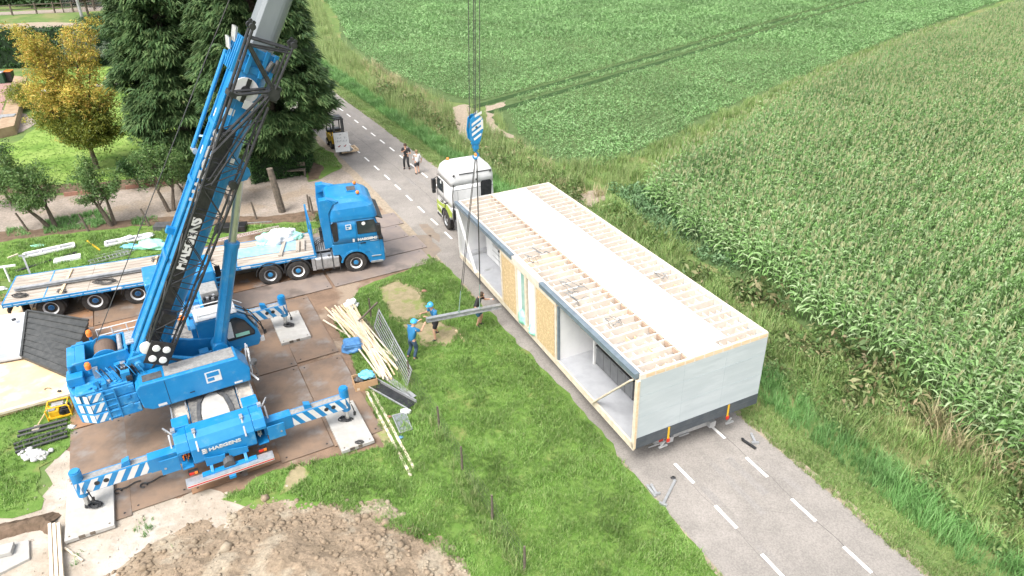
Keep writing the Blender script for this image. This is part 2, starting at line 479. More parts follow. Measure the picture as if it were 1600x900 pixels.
def crack(s0, s1, o0, o1, w_=.012, sd=0):
    n = int(abs(s1-s0)/.25)+2; pts = []
    for i in range(n+1):
        t = i/n; s_ = s0+(s1-s0)*t; o_ = o0+(o1-o0)*t + .10*fnoise(s_, sd, .9, 4, sd); pts.append((s_, o_))
    for (a, b), (c_, d_) in zip(pts, pts[1:]):
        w2 = w_*(.6+.6*abs(fnoise(a, b, 2, 2, 5)))
        cr.add([(*road(a, b-w2).xy, .0185), (*road(c_, d_-w2).xy, .0185), (*road(c_, d_+w2).xy, .0185), (*road(a, b+w2).xy, .0185)], [(0,1,2,3)])
s8, _ = s_at(7.8, 16.2)
crack(s8-3, s8+6, 2.33, 2.28, .010, 1); crack(s8-1, s8+7, -.1, .05, .006, 2); crack(s8+1, s8+2.2, .2, 1.9, .006, 3); crack(s8-40, s8-22, 1.0, 1.2, .010, 4); crack(s8-26, s8-25, -1.3, 3.2, .008, 5)
cr.build('road_cracks', CRACK)['kind'] = 'structure'
TYRE = mat('tyre_darkened_asphalt', (0.238, 0.221, 0.203), (0.262, 0.243, 0.222), scale=.9, rough=.85, coord='World', bump=.003, bscale=70, c3=(0.25, 0.235, 0.22), s3=.5, lo3=.45, hi3=.6)
speckle(TYRE, 22, .16)
cr = MB(); _w = cr
for o_ in (.15, 1.05, 1.75, 2.75):
    n_ = 260
    for i in range(n_):
        a, b = 60+(ROADLEN-62)*i/n_, 60+(ROADLEN-62)*(i+1)/n_
        f = lambda s_: (o_ + .10*fnoise(s_, o_*7, .12, 3, 4), .13+.06*fnoise(s_, o_*3, .5, 3, 8))
        (c0, w0), (c1, w1) = f(a), f(b)
        if fnoise(a, o_, .15, 2, 6) > -.12: cr.add([(*road(a, c0-w0).xy, .0172), (*road(b, c1-w1).xy, .0172), (*road(b, c1+w1).xy, .0172), (*road(a, c0+w0).xy, .0172)], [(0,1,2,3)])
cr.build('tyre_tracks', TYRE)['kind'] = 'structure'
for q_ in ([(640,372),(672,368),(690,392),(676,404),(655,392)], [(655,352),(668,350),(690,372),(684,380),(668,366)]):
    sheet('mud_on_road', gp(q_), .0215, mat('road_mud', (.26,.21,.165), (.22,.185,.155), scale=2, rough=.9, coord='World') if 'road_mud' not in MATS else MATS['road_mud'], .25)


sheet('garden_lawn', gp([(-260,200),(-60,215),(20,225),(60,196),(60,110),(240,100),(270,150),(300,225),(345,262),(300,278),(190,285),(100,297),(0,290),(-260,290)]), 0.016, GARDEN, 0.3)
sheet('garden_soil_bed', gp([(-200,292),(0,290),(150,287),(260,272),(345,250),(350,262),(270,290),(150,300),(0,303),(-200,300)]), 0.020, DARKSOIL, 0.15)
sheet('driveway_soil_bed', gp([(-150,366),(0,362),(100,355),(240,341),(420,338),(500,330),(500,344),(400,357),(240,356),(100,372),(0,382),(-150,384)]), 0.020, DARKSOIL, 0.3)
sheet('meadow', gp([(520,500),(562,452),(600,437),(640,420),(668,398),(700,424),(757,478),(840,566),(920,655),(1000,752),(1060,820),(1135,915),(1190,985),(700,1080),(560,990),(480,860),(400,800),(345,780),(430,735),(520,712),(603,700),(590,650),(560,580)]), 0.024, LAWNG, 0.25)
sheet('left_lawn', gp([(-160,700),(0,652),(108,612),(122,655),(112,700),(66,730),(66,795),(0,808),(-160,840)]), 0.024, LAWNG, 0.3)
sheet('back_lawn', gp([(-200,385),(0,378),(100,366),(240,352),(400,352),(500,345),(560,352),(500,372),(400,362),(350,372),(240,412),(120,430),(0,440),(20,470),(-200,520)]), 0.024, LAWNG, 0.25)
sheet('verge_island', gp([(478,240),(500,230),(520,240),(535,262),(505,280),(480,285),(470,270)]), 0.024, LAWNG, 0.3)
for q in ([(588,450),(620,432),(660,455),(672,490),(640,505),(612,500)], [(625,505),(690,500),(725,520),(700,545),(655,535)], [(450,735),(480,722),(486,738),(455,770),(436,775)], [(585,655),(600,640),(612,690),(600,700)]):
    sheet('dry_grass_patch', gp(q), 0.028, DRYG, 0.35)
sheet('soil_patch', gp([(485,250),(505,262),(498,280),(480,283)]), 0.028, DARKSOIL, 0.2)
# fields
sheet('potato_field_soil', [(-34,128),(-30.2,121.7),(-25,104),(-20,84),(-13,70),(-6,59.5),(-2.5,58.4),(-1.6,54),(1.2,46.5),(4.5,42.5),(10,46),(28,66),(48,88),(84,124),(140,180),(60,260),(-80,240)], 0.010, FIELDSOIL, 0.4, 1.2)
sheet('maize_field_soil', [(6.6,37.5),(9,31),(12,25),(14.4,18.5),(16.6,14),(20,8),(60,40),(110,110),(84,122),(47,86),(27,64),(13,47)], 0.014, FIELDSOIL, 0.3, 1.2)
sheet('field_path', gp([(708,168),(728,163),(744,170),(732,186),(736,206),(752,226),(738,230),(720,214),(709,192)]), 0.018, SHOULDER, 0.3)
sheet('field_path', gp([(760,166),(792,158),(784,170),(770,184),(776,200),(806,214),(802,217),(786,214),(764,204),(758,186)]), 0.018, SHOULDER, 0.3)
sheet('bare_soil_patch', gp([(905,302),(940,297),(945,315),(925,325),(905,318)]), 0.022, SHOULDER, 0.3)
TRK = mat('wheel_rut_soil', (0.045, 0.085, 0.03), (0.03, 0.06, 0.02), scale=2, rough=.95, coord='World')  # flattened track soil, darkened further to paint in shade along the crop rows
_rd = Vector((57.7, 61.7)).normalized(); _rn = Vector((_rd.y, -_rd.x))
for c_ in (-41.7, -39.5):
    a_ = _rn*c_ + _rd*39.5; b_ = _rn*c_ + _rd*128
    o_ = MB().add([(*(a_-_rn*.42), .022), (*(a_+_rn*.42), .022), (*(b_+_rn*.42), .022), (*(b_-_rn*.42), .022)], [(0,1,2,3)]).build('wheel_rut', TRK); o_['kind'] = 'structure'
# far left: yard road, path
sheet('far_yard_road', gp([(-300,58),(0,53),(60,52),(120,48),(132,36),(60,35),(0,38),(-300,44)]), 0.012, SHOULDER, 0.5, 2)
sheet('far_concrete_path', gp([(-300,30),(0,24),(120,19),(185,15),(240,6),(340,-20),(240,-5),(180,6),(100,14),(0,19),(-300,24)]), 0.012, GRAVEL, 0.2, 2)
sheet('garden_patio', gp([(-260,240),(0,216),(36,206),(58,192),(40,178),(0,172),(-260,150)]), 0.024, GRAVEL, 0.1)

# ---------------------------------------------------------------- soil heap and its clods
def soil_height(x, y):
    cx_, cy_, rx, ry, an = -5.75, 9.9, 5.5, 4.6, R(-12)
    dx, dy = x-cx_, y-cy_
    u_ = (dx*math.cos(an)+dy*math.sin(an))/rx; v_ = (-dx*math.sin(an)+dy*math.cos(an))/ry
    r = math.sqrt(u_*u_+v_*v_) + 0.10*fnoise(x, y, .45, 3, 5)
    t = max(0.0, min(1.0, (1.0-r)/.6)); t = t*t*(3-2*t)
    return 0.62*t + (0.05+0.14*t)*fnoise(x, y, .9, 6, 11)*(1 if r < 1.05 else 0) + .03*abs(fnoise(x, y, 4.2, 3, 2))*(r < 1.0) - (0.12 if r > 1.02 else 0)
vs, fs = [], []
nx, ny = 240, 180
for j in range(ny+1):
    for i in range(nx+1):
        x = -13.6+14.2*i/nx; y = 4.6+10.6*j/ny
        vs.append((x, y, soil_height(x, y)+.02))
for j in range(ny):
    for i in range(nx):
        a = j*(nx+1)+i
        if max(vs[a][2], vs[a+1][2], vs[a+nx+2][2], vs[a+nx+1][2]) > -0.04: fs.append((a, a+1, a+nx+2, a+nx+1))
o = MB().add(vs, fs).build('soil_heap', SOIL); tag(o, kind='structure')
# dug bank at the lower left
vs, fs = [], []
bank = gp([(-120,860),(-40,842),(0,833),(40,822),(72,815),(84,822)])
for i in range(61):
    t = i/60*(len(bank)-1); k = min(int(t), len(bank)-2); p = bank[k].lerp(bank[k+1], t-k)
    for j, (off, h) in enumerate(((-.25, .0), (-.12, .16), (.0, .20), (.1, .13), (.28, .0))):
        n_ = fnoise(p.x, p.y+off, 2.2, 4, 8)
        vs.append((p.x + .05*n_, p.y+off*1.4+.1*n_, .015 + max(0, h+.07*n_) if 0 < j < 4 else 0.0))
for i in range(60):
    for j in range(4): fs.append((i*5+j, i*5+j+1, (i+1)*5+j+1, (i+1)*5+j))
tag(MB().add(vs, fs).build('dug_bank', DARKSOIL), kind='structure')

# ---------------------------------------------------------------- scattering (numpy) into single meshes
def proto_blades(n, h, wd, spread, lean, seed):
    r = np.random.default_rng(seed); V, F = [], []
    for i in range(n):
        a = r.uniform(0, 2*np.pi); rr = spread*np.sqrt(r.uniform()); b = r.uniform(0, 2*np.pi)
        x, y = rr*np.cos(b), rr*np.sin(b); hh = h*r.uniform(.55, 1.1); l = lean*hh*r.uniform(.3, 1.2)
        dx, dy = np.cos(a), np.sin(a); sx, sy = -dy*wd/2, dx*wd/2
        o = len(V)
        V += [(x-sx, y-sy, 0), (x+sx, y+sy, 0), (x+sx*.7+dx*l*.35, y+sy*.7+dy*l*.35, hh*.62), (x-sx*.7+dx*l*.35, y-sy*.7+dy*l*.35, hh*.62), (x+dx*l, y+dy*l, hh)]
        F += [(o, o+1, o+2, o+3), (o+3, o+2, o+4)]
    return np.array(V, float), F
def proto_leaves(n, rad, size, flat, seed, hmin=0.0, up=0.5):
    """a clump of leaf blades (two-quad folded leaves) in a ball of radius rad squashed by flat"""
    r = np.random.default_rng(seed); V, F = [], []
    for i in range(n):
        v = r.normal(size=3); v /= np.linalg.norm(v); v *= rad*r.uniform(.35, 1)**.6; v[2] *= flat
        c = v + np.array([0, 0, hmin])
        nrm = v/ (np.linalg.norm(v)+1e-6) + np.array([0, 0, up]) + r.normal(size=3)*.45; nrm /= np.linalg.norm(nrm)
        t = np.cross(nrm, r.normal(size=3)); t /= np.linalg.norm(t); b = np.cross(nrm, t)
        s_ = size*r.uniform(.6, 1.25); o = len(V)
        V += [c-t*s_, c-b*s_*.36+nrm*s_*.12, c+t*s_-nrm*s_*.25, c+b*s_*.36+nrm*s_*.12]
        F += [(o, o+1, o+2, o+3)]
    return np.array(V, float), F
def scatter(name, protos, pos, yaw, scl, mats, mi=None, tilt=None, parent=None):
    """protos: list of (V, F[, material per face]); one mesh holding every copy"""
    nP = len(protos); N = len(pos); ch = rng.integers(0, nP, N)
    LV, LS, LT, MI, VV = [], [], [], [], []; off = 0
    for k, pr in enumerate(protos):
        V, F = pr[0], pr[1]
        idx = np.nonzero(ch == k)[0]
        if not len(idx): continue
        p = pos[idx]; c, s = np.cos(yaw[idx])[:, None], np.sin(yaw[idx])[:, None]
        sc = scl[idx]; sc = sc if sc.ndim == 2 else np.repeat(sc[:, None], 3, 1)
        X = V[None, :, 0]*sc[:, 0:1]; Y = V[None, :, 1]*sc[:, 1:2]; Z = V[None, :, 2]*sc[:, 2:3]
        W = np.stack([X*c-Y*s, X*s+Y*c, np.broadcast_to(Z, X.shape)], -1)
        if tilt is not None:
            ta = tilt[idx]; W[..., 0] += Z*ta[:, 0:1]; W[..., 1] += Z*ta[:, 1:2]
        W += p[:, None, :]
        nv = len(V); lens = np.array([len(f) for f in F]); flat_ = np.concatenate([np.array(f) for f in F])
        base = off + np.arange(len(idx))[:, None]*nv
        LV.append((flat_[None, :]+base).ravel()); LT.append(np.tile(lens, len(idx)))
        fm = np.array(pr[2]) if len(pr) > 2 else np.zeros(len(F), int)
        MI.append(np.tile(fm, len(idx)) if mi is None else np.repeat(mi[idx], len(F)))
        VV.append(W.reshape(-1, 3)); off += len(idx)*nv
    V = np.concatenate(VV); LV = np.concatenate(LV); LT = np.concatenate(LT); MI = np.concatenate(MI)
    LS = np.concatenate([[0], np.cumsum(LT)[:-1]])
    me = bpy.data.meshes.new(name)
    me.vertices.add(len(V)); me.vertices.foreach_set('co', V.astype(np.float32).ravel())
    me.loops.add(len(LV)); me.loops.foreach_set('vertex_index', LV.astype(np.int32))
    me.polygons.add(len(LT)); me.polygons.foreach_set('loop_start', LS.astype(np.int32))
    try: me.polygons.foreach_set('loop_total', LT.astype(np.int32))
    except Exception: pass
    if not isinstance(mats, (list, tuple)): mats = [mats]
    for m_ in mats: me.materials.append(m_)
    me.polygons.foreach_set('material_index', MI.astype(np.int32))
    me.update(calc_edges=True)
    o = bpy.data.objects.new(name, me); C.objects.link(o)
    if parent is not None: o.parent = parent
    return o
def inpoly(P_, poly):
    x, y = P_[:, 0], P_[:, 1]; r = np.zeros(len(P_), bool); n = len(poly)
    for i in range(n):
        x0, y0 = poly[i][0], poly[i][1]; x1, y1 = poly[(i+1) % n][0], poly[(i+1) % n][1]
        c = ((y0 > y) != (y1 > y)) & (x < (x1-x0)*(y-y0)/((y1-y0)+1e-12)+x0); r ^= c
    return r
def fillpoly(poly, dens, excl=()):
    a = np.array([[p[0], p[1]] for p in poly]); lo, hi = a.min(0), a.max(0)
    N = int((hi-lo).prod()*dens); P_ = rng.uniform(lo, hi, (N, 2)); P_ = P_[inpoly(P_, a)]
    for e in excl: P_ = P_[~inpoly(P_, [(q[0], q[1]) for q in e])]
    return np.c_[P_, np.zeros(len(P_))]
def vnoise(P_, sc, seed=0.0):
    return np.array([mnoise.noise(Vector((p[0]*sc+seed, p[1]*sc, seed))) for p in P_])

# ================================================================ GRASS, CROPS, VERGES
G_MEADOW = leafmat('meadow_grass', [(0.12,0.24,0.045),(0.16,0.30,0.06),(0.21,0.345,0.09),(0.30,0.38,0.15)], var=.33, big=.55)
G_VERGE = leafmat('verge_grass', [(0.15,0.27,0.07),(0.20,0.32,0.09),(0.27,0.36,0.13),(0.36,0.38,0.18)], var=.25, big=.4)
G_LUSH = leafmat('lush_grass', [(0.10,0.25,0.06),(0.16,0.32,0.10),(0.22,0.38,0.14)], var=.25, big=.4)
G_DRY = leafmat('dry_seed_grass', [(0.36,0.31,0.17),(0.44,0.38,0.23),(0.28,0.31,0.13)], var=.2, big=.5)
G_HERB = leafmat('herb_leaves', [(0.10,0.19,0.05),(0.14,0.25,0.07),(0.20,0.30,0.10),(0.28,0.34,0.14)], var=.3, big=.45)
G_BRAM = leafmat('bramble_leaves', [(0.07,0.14,0.04),(0.12,0.19,0.06),(0.19,0.23,0.09),(0.28,0.23,0.13)], var=.35, big=.5)
G_REED = leafmat('reed_blades', [(0.22,0.33,0.11),(0.29,0.38,0.15),(0.36,0.40,0.19)], var=.2, big=.3)
POTATO = leafmat('potato_leaves', [(0.15,0.30,0.10),(0.215,0.38,0.145),(0.30,0.45,0.215)], var=.22, big=.12)
MAIZE = leafmat('maize_leaves', [(0.135,0.27,0.070),(0.195,0.35,0.11),(0.28,0.43,0.18),(0.38,0.48,0.27)], var=.2, big=.15)
TASSEL = leafmat('maize_tassels', [(0.38,0.42,0.21),(0.48,0.48,0.29),(0.32,0.39,0.17)], var=.1, big=.3)
DIRT_CLOD = SOIL

tufts = [proto_blades(11, .17, .020, .11, .8, s_) for s_ in range(6)]
long_t = [proto_blades(14, .55, .022, .16, .7, 40+s_) for s_ in range(6)]
reed_t = [proto_blades(12, 1.25, .030, .22, .28, 60+s_) for s_ in range(6)]
clumps = [proto_leaves(34, .30, .075, .75, 80+s_, .18) for s_ in range(5)]

def grass(name, poly, dens, protos, m, smin, smax, excl=(), thin=0.0, nsc=.8, seed=0):
    P_ = fillpoly(poly, dens, excl)
    nz = vnoise(P_, nsc, seed+3.1)
    keep = rng.uniform(size=len(P_)) > thin*(nz < -0.05)
    P_, nz = P_[keep], nz[keep]
    sc = rng.uniform(smin, smax, len(P_))*(1+.6*nz)
    sc = np.clip(sc, smin*.4, smax*1.7)
    o = scatter(name, protos, P_, rng.uniform(0, 6.28, len(P_)), sc, m, tilt=rng.normal(0, .12, (len(P_), 2)))
    return tag(o, kind='stuff')

soil_ex = gp([(225,900),(236,840),(330,795),(440,770),(560,808),(680,858),(745,905),(760,1100),(200,1100)])
dry_ex = [gp(q) for q in ([(592,452),(620,438),(655,458),(665,488),(640,500),(614,496)], [(630,508),(690,504),(718,520),(700,540),(658,532)], [(452,737),(480,724),(484,738),(455,768),(440,772)])]
pads_ex = [gp([(508,640),(555,622),(592,690),(530,712)]), gp([(110,745),(180,735),(184,832),(104,850)])]
meadow_poly = gp([(522,500),(562,454),(600,440),(640,422),(667,402),(697,428),(752,480),(835,568),(915,658),(995,755),(1052,820),(1125,912),(1200,1010),(760,1010),(560,990),(480,860),(400,790),(350,778),(430,737),(520,714),(601,700),(588,650),(558,580)])
grass('meadow_grass', meadow_poly, 150, tufts, G_MEADOW, .60, 1.0, [soil_ex]+dry_ex+pads_ex, .12, 1.3, 1)
fence_line = gp([(575,500),(640,590),(685,670),(721,735),(768,800),(818,880),(850,950),(830,960),(790,885),(740,805),(700,740),(665,675),(622,600),(560,505)])
grass('fence_line_grass', fence_line, 22, long_t, G_VERGE, .45, .8, (), 0, 1, 2)
grass('left_lawn_grass', gp([(-150,698),(0,656),(106,616),(118,655),(108,700),(62,730),(62,790),(0,803),(-150,835)]), 70, tufts, G_MEADOW, .5, 1.0, (), .3, .9, 3)
grass('back_lawn_grass', gp([(-200,388),(0,382),(100,369),(240,355),(400,355),(500,347),(555,353),(500,369),(400,360),(350,370),(240,410),(120,428),(0,438),(10,470),(-200,515)]), 55, tufts, G_MEADOW, .6, 1.2, (), .2, .9, 4)
grass('garden_grass', gp([(-200,205),(-60,220),(24,228),(64,200),(64,112),(238,104),(268,150),(298,225),(340,262),(300,275),(190,282),(100,294),(0,288),(-200,288)]), 14, tufts, leafmat('garden_grass', [(0.15,0.27,0.05),(0.21,0.32,0.08)], var=.2, big=.3), .5, .8, (), 0, .5, 5)
grass('island_grass', gp([(480,243),(500,232),(518,242),(532,262),(505,262),(490,254)]), 50, tufts, G_VERGE, .7, 1.3, (), 0, .9, 6)
grass('bed_weeds', gp([(70,345),(160,330),(175,345),(150,356),(70,366)])+[], 60, tufts, G_LUSH, .8, 1.6, (), 0, .9, 7)
for i_, q_ in enumerate(([(10,358),(45,354),(48,368),(12,372)], [(205,342),(245,338),(250,350),(210,354)], [(205,826),(235,808),(250,820),(225,842)], [(110,868),(128,860),(130,880),(112,888)], [(255,868),(275,862),(280,880),(258,890)])):
    grass('weed_patch', gp(q_), 40, tufts, G_LUSH, .6, 1.2, (), 0, .9, 8+i_)

def road_poly(o0, o1, s0, s1, n=30):
    a = [road(s0+(s1-s0)*i/n, o0) for i in range(n+1)]; b = [road(s0+(s1-s0)*i/n, o1) for i in range(n, -1, -1)]
    return [(p.x, p.y) for p in a+b]
sA = s_at(-16, 56)[0]; sB = s_at(8.5, 9)[0]; sM = s_at(-2.5, 31)[0]; s60 = s_at(-30, 80)[0]
pathx = [gp([(706,168),(728,162),(745,168),(733,186),(737,206),(752,228),(736,232),(718,215),(707,193)]), gp([(759,164),(794,156),(786,170),(772,184),(778,200),(808,213),(803,219),(786,215),(762,205),(757,186)])]
grass('mown_verge_grass', road_poly(3.46, 4.9, s60, sB), 170, tufts, G_VERGE, .5, .9, (), .1, .9, 20)
grass('left_edge_grass', road_poly(-2.2, -1.52, sM, sB), 110, tufts, G_MEADOW, .5, .9, (), .35, 1.4, 21)
grass('left_far_edge_grass', road_poly(-3.2, -1.5, s60, s_at(-13.5,50)[0]), 30, tufts, G_VERGE, .6, 1.2, (), 0, 1, 22)
grass('lush_verge_grass', road_poly(4.7, 6.2, s60, sB), 42, long_t, G_LUSH, .5, 1.0, pathx, 0, .7, 23)
# herbs and brambles between the verge and the maize
def clumpfield(name, poly, dens, m, smin, smax, excl=(), seed=0, thr=None, nsc=.5, protos=clumps):
    P_ = fillpoly(poly, dens, excl); nz = vnoise(P_, nsc, seed+7.7)
    if thr is not None:
        k = (nz > thr[0]) & (nz < thr[1]); P_, nz = P_[k], nz[k]
    sc = np.clip(rng.uniform(smin, smax, len(P_))*(1+.8*nz), smin*.5, smax*1.6)
    o = scatter(name, protos, P_, rng.uniform(0, 6.28, len(P_)), np.c_[sc, sc, sc*rng.uniform(.7, 1.6, len(P_))], m)
    return tag(o, kind='stuff')
nearv = road_poly(5.9, 10.2, s_at(0.5, 24)[0], sB)
clumpfield('verge_herbs', nearv, 9, G_HERB, .6, 1.3, (), 31, (-1, .14))
clumpfield('bramble_thicket', nearv, 8, G_BRAM, .8, 1.9, (), 31, (.02, 1))
grass('verge_tall_grass', road_poly(5.9, 9.4, s_at(0.5, 26)[0], sB), 26, long_t, G_VERGE, .6, 1.1, (), .3, .6, 32)
grass('dry_grass_band', road_poly(8.4, 9.4, s_at(6, 17)[0], sB), 6, long_t, G_DRY, .9, 1.7, (), .7, .5, 33)
midv = road_poly(5.9, 10.3, s_at(-8, 46)[0], s_at(0.5, 26)[0])
mid_ex = pathx + [gp([(900,300),(942,293),(950,318),(925,330),(900,322)])]
clumpfield('roadside_herbs', midv, 4, G_HERB, .8, 1.6, mid_ex, 35, (-1, .25))
grass('roadside_tall_grass', midv, 14, long_t, G_VERGE, .8, 1.5, mid_ex, .3, .6, 36)
farv = [(-30,90),(-23.2,80),(-13.5,63.5),(-10.5,57),(-4.5,46.5),(0.8,38),(3,41),(-1,47.5),(-2.5,55),(-5.8,58.8),(-13,69),(-20,83),(-26,102),(-32,122),(-42,125)]
grass('ditch_reeds', farv, 7, reed_t, G_REED, .55, 1.0, pathx, .25, .25, 37)
clumpfield('ditch_brambles', road_poly(6.3, 8.6, s_at(-20, 64)[0], s_at(-1, 33)[0]), 4, G_BRAM, .8, 1.7, pathx, 38, (-.15, 1))
grass('ditch_dry_grass', road_poly(8.0, 10.5, s_at(-24, 72)[0], s_at(-1, 33)[0]), 4, long_t, G_DRY, .8, 1.4, pathx, .6, .4, 39)
grass('field_margin_grass', gp([(752,178),(775,205),(830,232),(930,285),(960,300),(985,290),(1000,262),(940,278),(880,256),(800,215),(775,180)]), 16, reed_t, G_REED, .35, .75, pathx, 0, .6, 40)
# margin between potatoes and maize
grass('crop_margin_grass', [(2.8,43),(5.4,40.6),(7,38.4),(11,44),(23,58.5),(40,77),(60,97),(57,97),(38,78.2),(21,60),(9,46)], 13, long_t, G_VERGE, .6, 1.2, pathx, .2, .5, 41)
clumpfield('maize_corner_weeds', [(6.0,39),(6.6,36),(8.2,32),(10.2,28.5),(11,29),(10.5,32),(9,36.5),(8,39)], 8, leafmat('blue_green_weeds', [(0.10,0.20,0.08),(0.15,0.27,0.12),(0.20,0.31,0.16)], var=.2), .9, 1.5, (), 43)

# ---- potatoes
pot = [proto_leaves(26, .30, .085, .75, 120+s_, .22, .8) for s_ in range(6)]
potf = [proto_leaves(20, .33, .11, .7, 140+s_, .22, .8) for s_ in range(6)]
field = [(-32,123),(-29,116),(-24,101),(-18.5,83),(-11.5,69),(-4.8,60.3),(-0.8,59.4),(1.0,61.6),(15.5,77.2),(58,122),(62,128),(-34,128)]
field2 = [(-0.2,56),(0.4,50.5),(2.6,45),(5.4,42.9),(9.5,47),(21,60.6),(38,79),(57,98),(84,124),(84,130),(64,128),(60,122),(17.2,76.4),(1.6,60.1)]
field3 = [(-0.8,59.4),(15.6,77.2),(58,122),(60.2,122),(17.2,76.4),(1.6,60.1)]
pts_ = []
rd = np.array([57.7, 61.7]); rd = rd/np.linalg.norm(rd); rn = np.array([rd[1], -rd[0]])
for fp in (field, field2, field3):
    a = np.array(fp); pr = a@rn; pl = a@rd
    rows = np.arange(np.floor(pr.min()/.75)*.75, pr.max(), .75)
    for r_ in rows:
        l = np.arange(pl.min(), pl.max(), .42); l = l + rng.uniform(-.12, .12, len(l))
        q = l[:, None]*rd + (r_ + rng.normal(0, .09, len(l)))[:, None]*rn
        q = q[inpoly(q, a)]; pts_.append(q)
Pp = np.concatenate(pts_)
# inside the view with a margin only
depth = Pp[:, 1]
Pp = Pp[np.abs(Pp[:, 0]) < depth*.86*.75 + 14]
# wheel tracks across the field and thin spots
Pp = np.c_[Pp, np.zeros(len(Pp))]
nz = vnoise(Pp, .22, 9.0)
dist = np.linalg.norm(Pp, axis=1)
near = dist < 88
sc = rng.uniform(.85, 1.3, len(Pp))*(1+.35*nz)
tr = []
off_line = Pp[:, :2]@rn - (np.array([-18., 121.7])@rn)
cr = Pp[:, :2]@rn; track = (np.abs(cr + 41.7) < .60) | (np.abs(cr + 39.5) < .60)
cross = np.abs((Pp[:, 0]+21.2)*.808 + (Pp[:, 1]-121.7)*.589) < .5
sc = sc*np.where(cross, .55, 1)
Pp, nz, dist, near, sc, cr = (q[~track] for q in (Pp, nz, dist, near, sc, cr))
tag(scatter('potato_plants', pot, Pp[near], rng.uniform(0, 6.28, near.sum()), sc[near]*1.05, POTATO), kind='stuff')
tag(scatter('far_potato_plants', potf, Pp[~near], rng.uniform(0, 6.28, (~near).sum()), sc[~near]*1.15, POTATO), kind='stuff')

# ---- maize
def proto_maize(seed, h=2.25):
    r = np.random.default_rng(seed); V, F, M_ = [], [], []
    k = 0
    for zz0, zz1, rr in ((0, h*.5, .016), (h*.5, h*.92, .011)):
        o = len(V)
        for z_ in (zz0, zz1):
            for i in range(3): V.append((rr*np.cos(i*2.1), rr*np.sin(i*2.1), z_))
        for i in range(3): F.append((o+i, o+(i+1) % 3, o+3+(i+1) % 3, o+3+i)); M_.append(0)
    plane = 0.0
    for i in range(11):
        z0 = h*(.22+.64*i/10); a = plane + (i % 2)*np.pi + r.normal(0, .45)
        Ln = r.uniform(.38, .58)*(1 - .58*max(0, i-4)/6)*(1-.3*max(0, 3-i)/3); w0 = r.uniform(.055, .085)
        dx, dy = np.cos(a), np.sin(a); sx, sy = -dy, dx
        up = r.uniform(.9, 1.5)*(0.7+.06*i); o = len(V)
        droop = r.uniform(.55, 1.15)
        for j, t in enumerate((0, .3, .62, .85, 1.0)):
            d_ = Ln*t*(1-.12*t); zz = z0 + Ln*(up*t*.6 - droop*t*t*.95); ww = w0*(.55, 1, .95, .55, .04)[j]/2
            V += [(dx*d_-sx*ww, dy*d_-sy*ww, zz+.012), (dx*d_+sx*ww, dy*d_+sy*ww, zz-.008)]
        for j in range(4): F.append((o+2*j, o+2*j+1, o+2*j+3, o+2*j+2)); M_.append(0)
    for i in range(6):
        a = r.uniform(0, 6.28); l = r.uniform(.04, .11) if i else 0.01; o = len(V); z0 = h*.9
        dx, dy = np.cos(a)*l, np.sin(a)*l; sx, sy = -np.sin(a)*.011, np.cos(a)*.011
        V += [(-sx, -sy, z0), (sx, sy, z0), (dx*1.0+sx, dy+sy, z0+.24+r.uniform(0, .08)), (dx-sx, dy-sy, z0+.24)]
        F.append((o, o+1, o+2, o+3)); M_.append(1)
    return np.array(V), F, M_
mz = [proto_maize(200+s_) for s_ in range(10)]
mfield = [(7.6,37.5),(9.4,31.2),(12.2,25),(14.7,18.5),(17,14),(20,8),(26,8),(40,26),(64,60),(108,118),(72.5,105.5),(41,76.2),(23.7,58),(12,43.2),(9,40)]
a = np.array(mfield, float)
P1 = []
rdir = np.array([math.cos(R(36.5)), math.sin(R(36.5))]); rnm = np.array([-rdir[1], rdir[0]])
for r_ in np.arange((a@rnm).min(), (a@rnm).max(), .98):
    l = np.arange((a@rdir).min(), (a@rdir).max(), .13); l = l+rng.uniform(-.04, .04, len(l))
    q = l[:, None]*rdir + (r_+rng.normal(0, .03, len(l)))[:, None]*rnm
    P1.append(q[inpoly(q, a)])
P1 = np.concatenate(P1)
def off_np(P_):
    A_ = np.array([-4.05, 34.07]); B_ = np.array([5.45, 15.69]); d_ = (B_-A_)/np.linalg.norm(B_-A_)
    return (P_-A_)@np.array([-d_[1], d_[0]])
hl = off_np(P1)
P1 = P1[(hl > 14.5)]
# headland rows run along the road
P2 = []
A_ = np.array([-4.05, 34.07]); B_ = np.array([5.45, 15.69]); d_ = (B_-A_)/np.linalg.norm(B_-A_); n_ = np.array([-d_[1], d_[0]])
for r_ in np.arange(8.8, 14.5, .75):
    l = np.arange(-60, 60, .17); l = l + rng.uniform(-.04, .04, len(l))
    q = A_ + l[:, None]*d_ + (r_+rng.normal(0, .03, len(l)))[:, None]*n_
    P2.append(q[inpoly(q, a)])
P2 = np.concatenate(P2)
Pm = np.concatenate([P1, P2]); myaw = np.concatenate([R(36.5)+rng.normal(0, .15, len(P1)), rng.uniform(0, 6.28, len(P2))])
_k = (Pm[:, 0] < Pm[:, 1]*.86*.76 + 9) & (rng.uniform(size=len(Pm)) > .04); Pm = Pm[_k]; myaw = myaw[_k]
Pm = np.c_[Pm, np.zeros(len(Pm))]
nz = vnoise(Pm, .18, 4.0)
sc = rng.uniform(.86, 1.08, len(Pm))*(1+.12*nz)
sc = sc*rng.uniform(.9, 1.06, len(Pm))
tag(scatter('maize_plants', mz, Pm, myaw, np.c_[sc, sc, sc*rng.uniform(.92, 1.06, len(Pm))], [MAIZE, TASSEL], tilt=rng.normal(0, .07, (len(Pm), 2))), kind='stuff')
print('maize', len(Pm), 'potato', len(Pp))

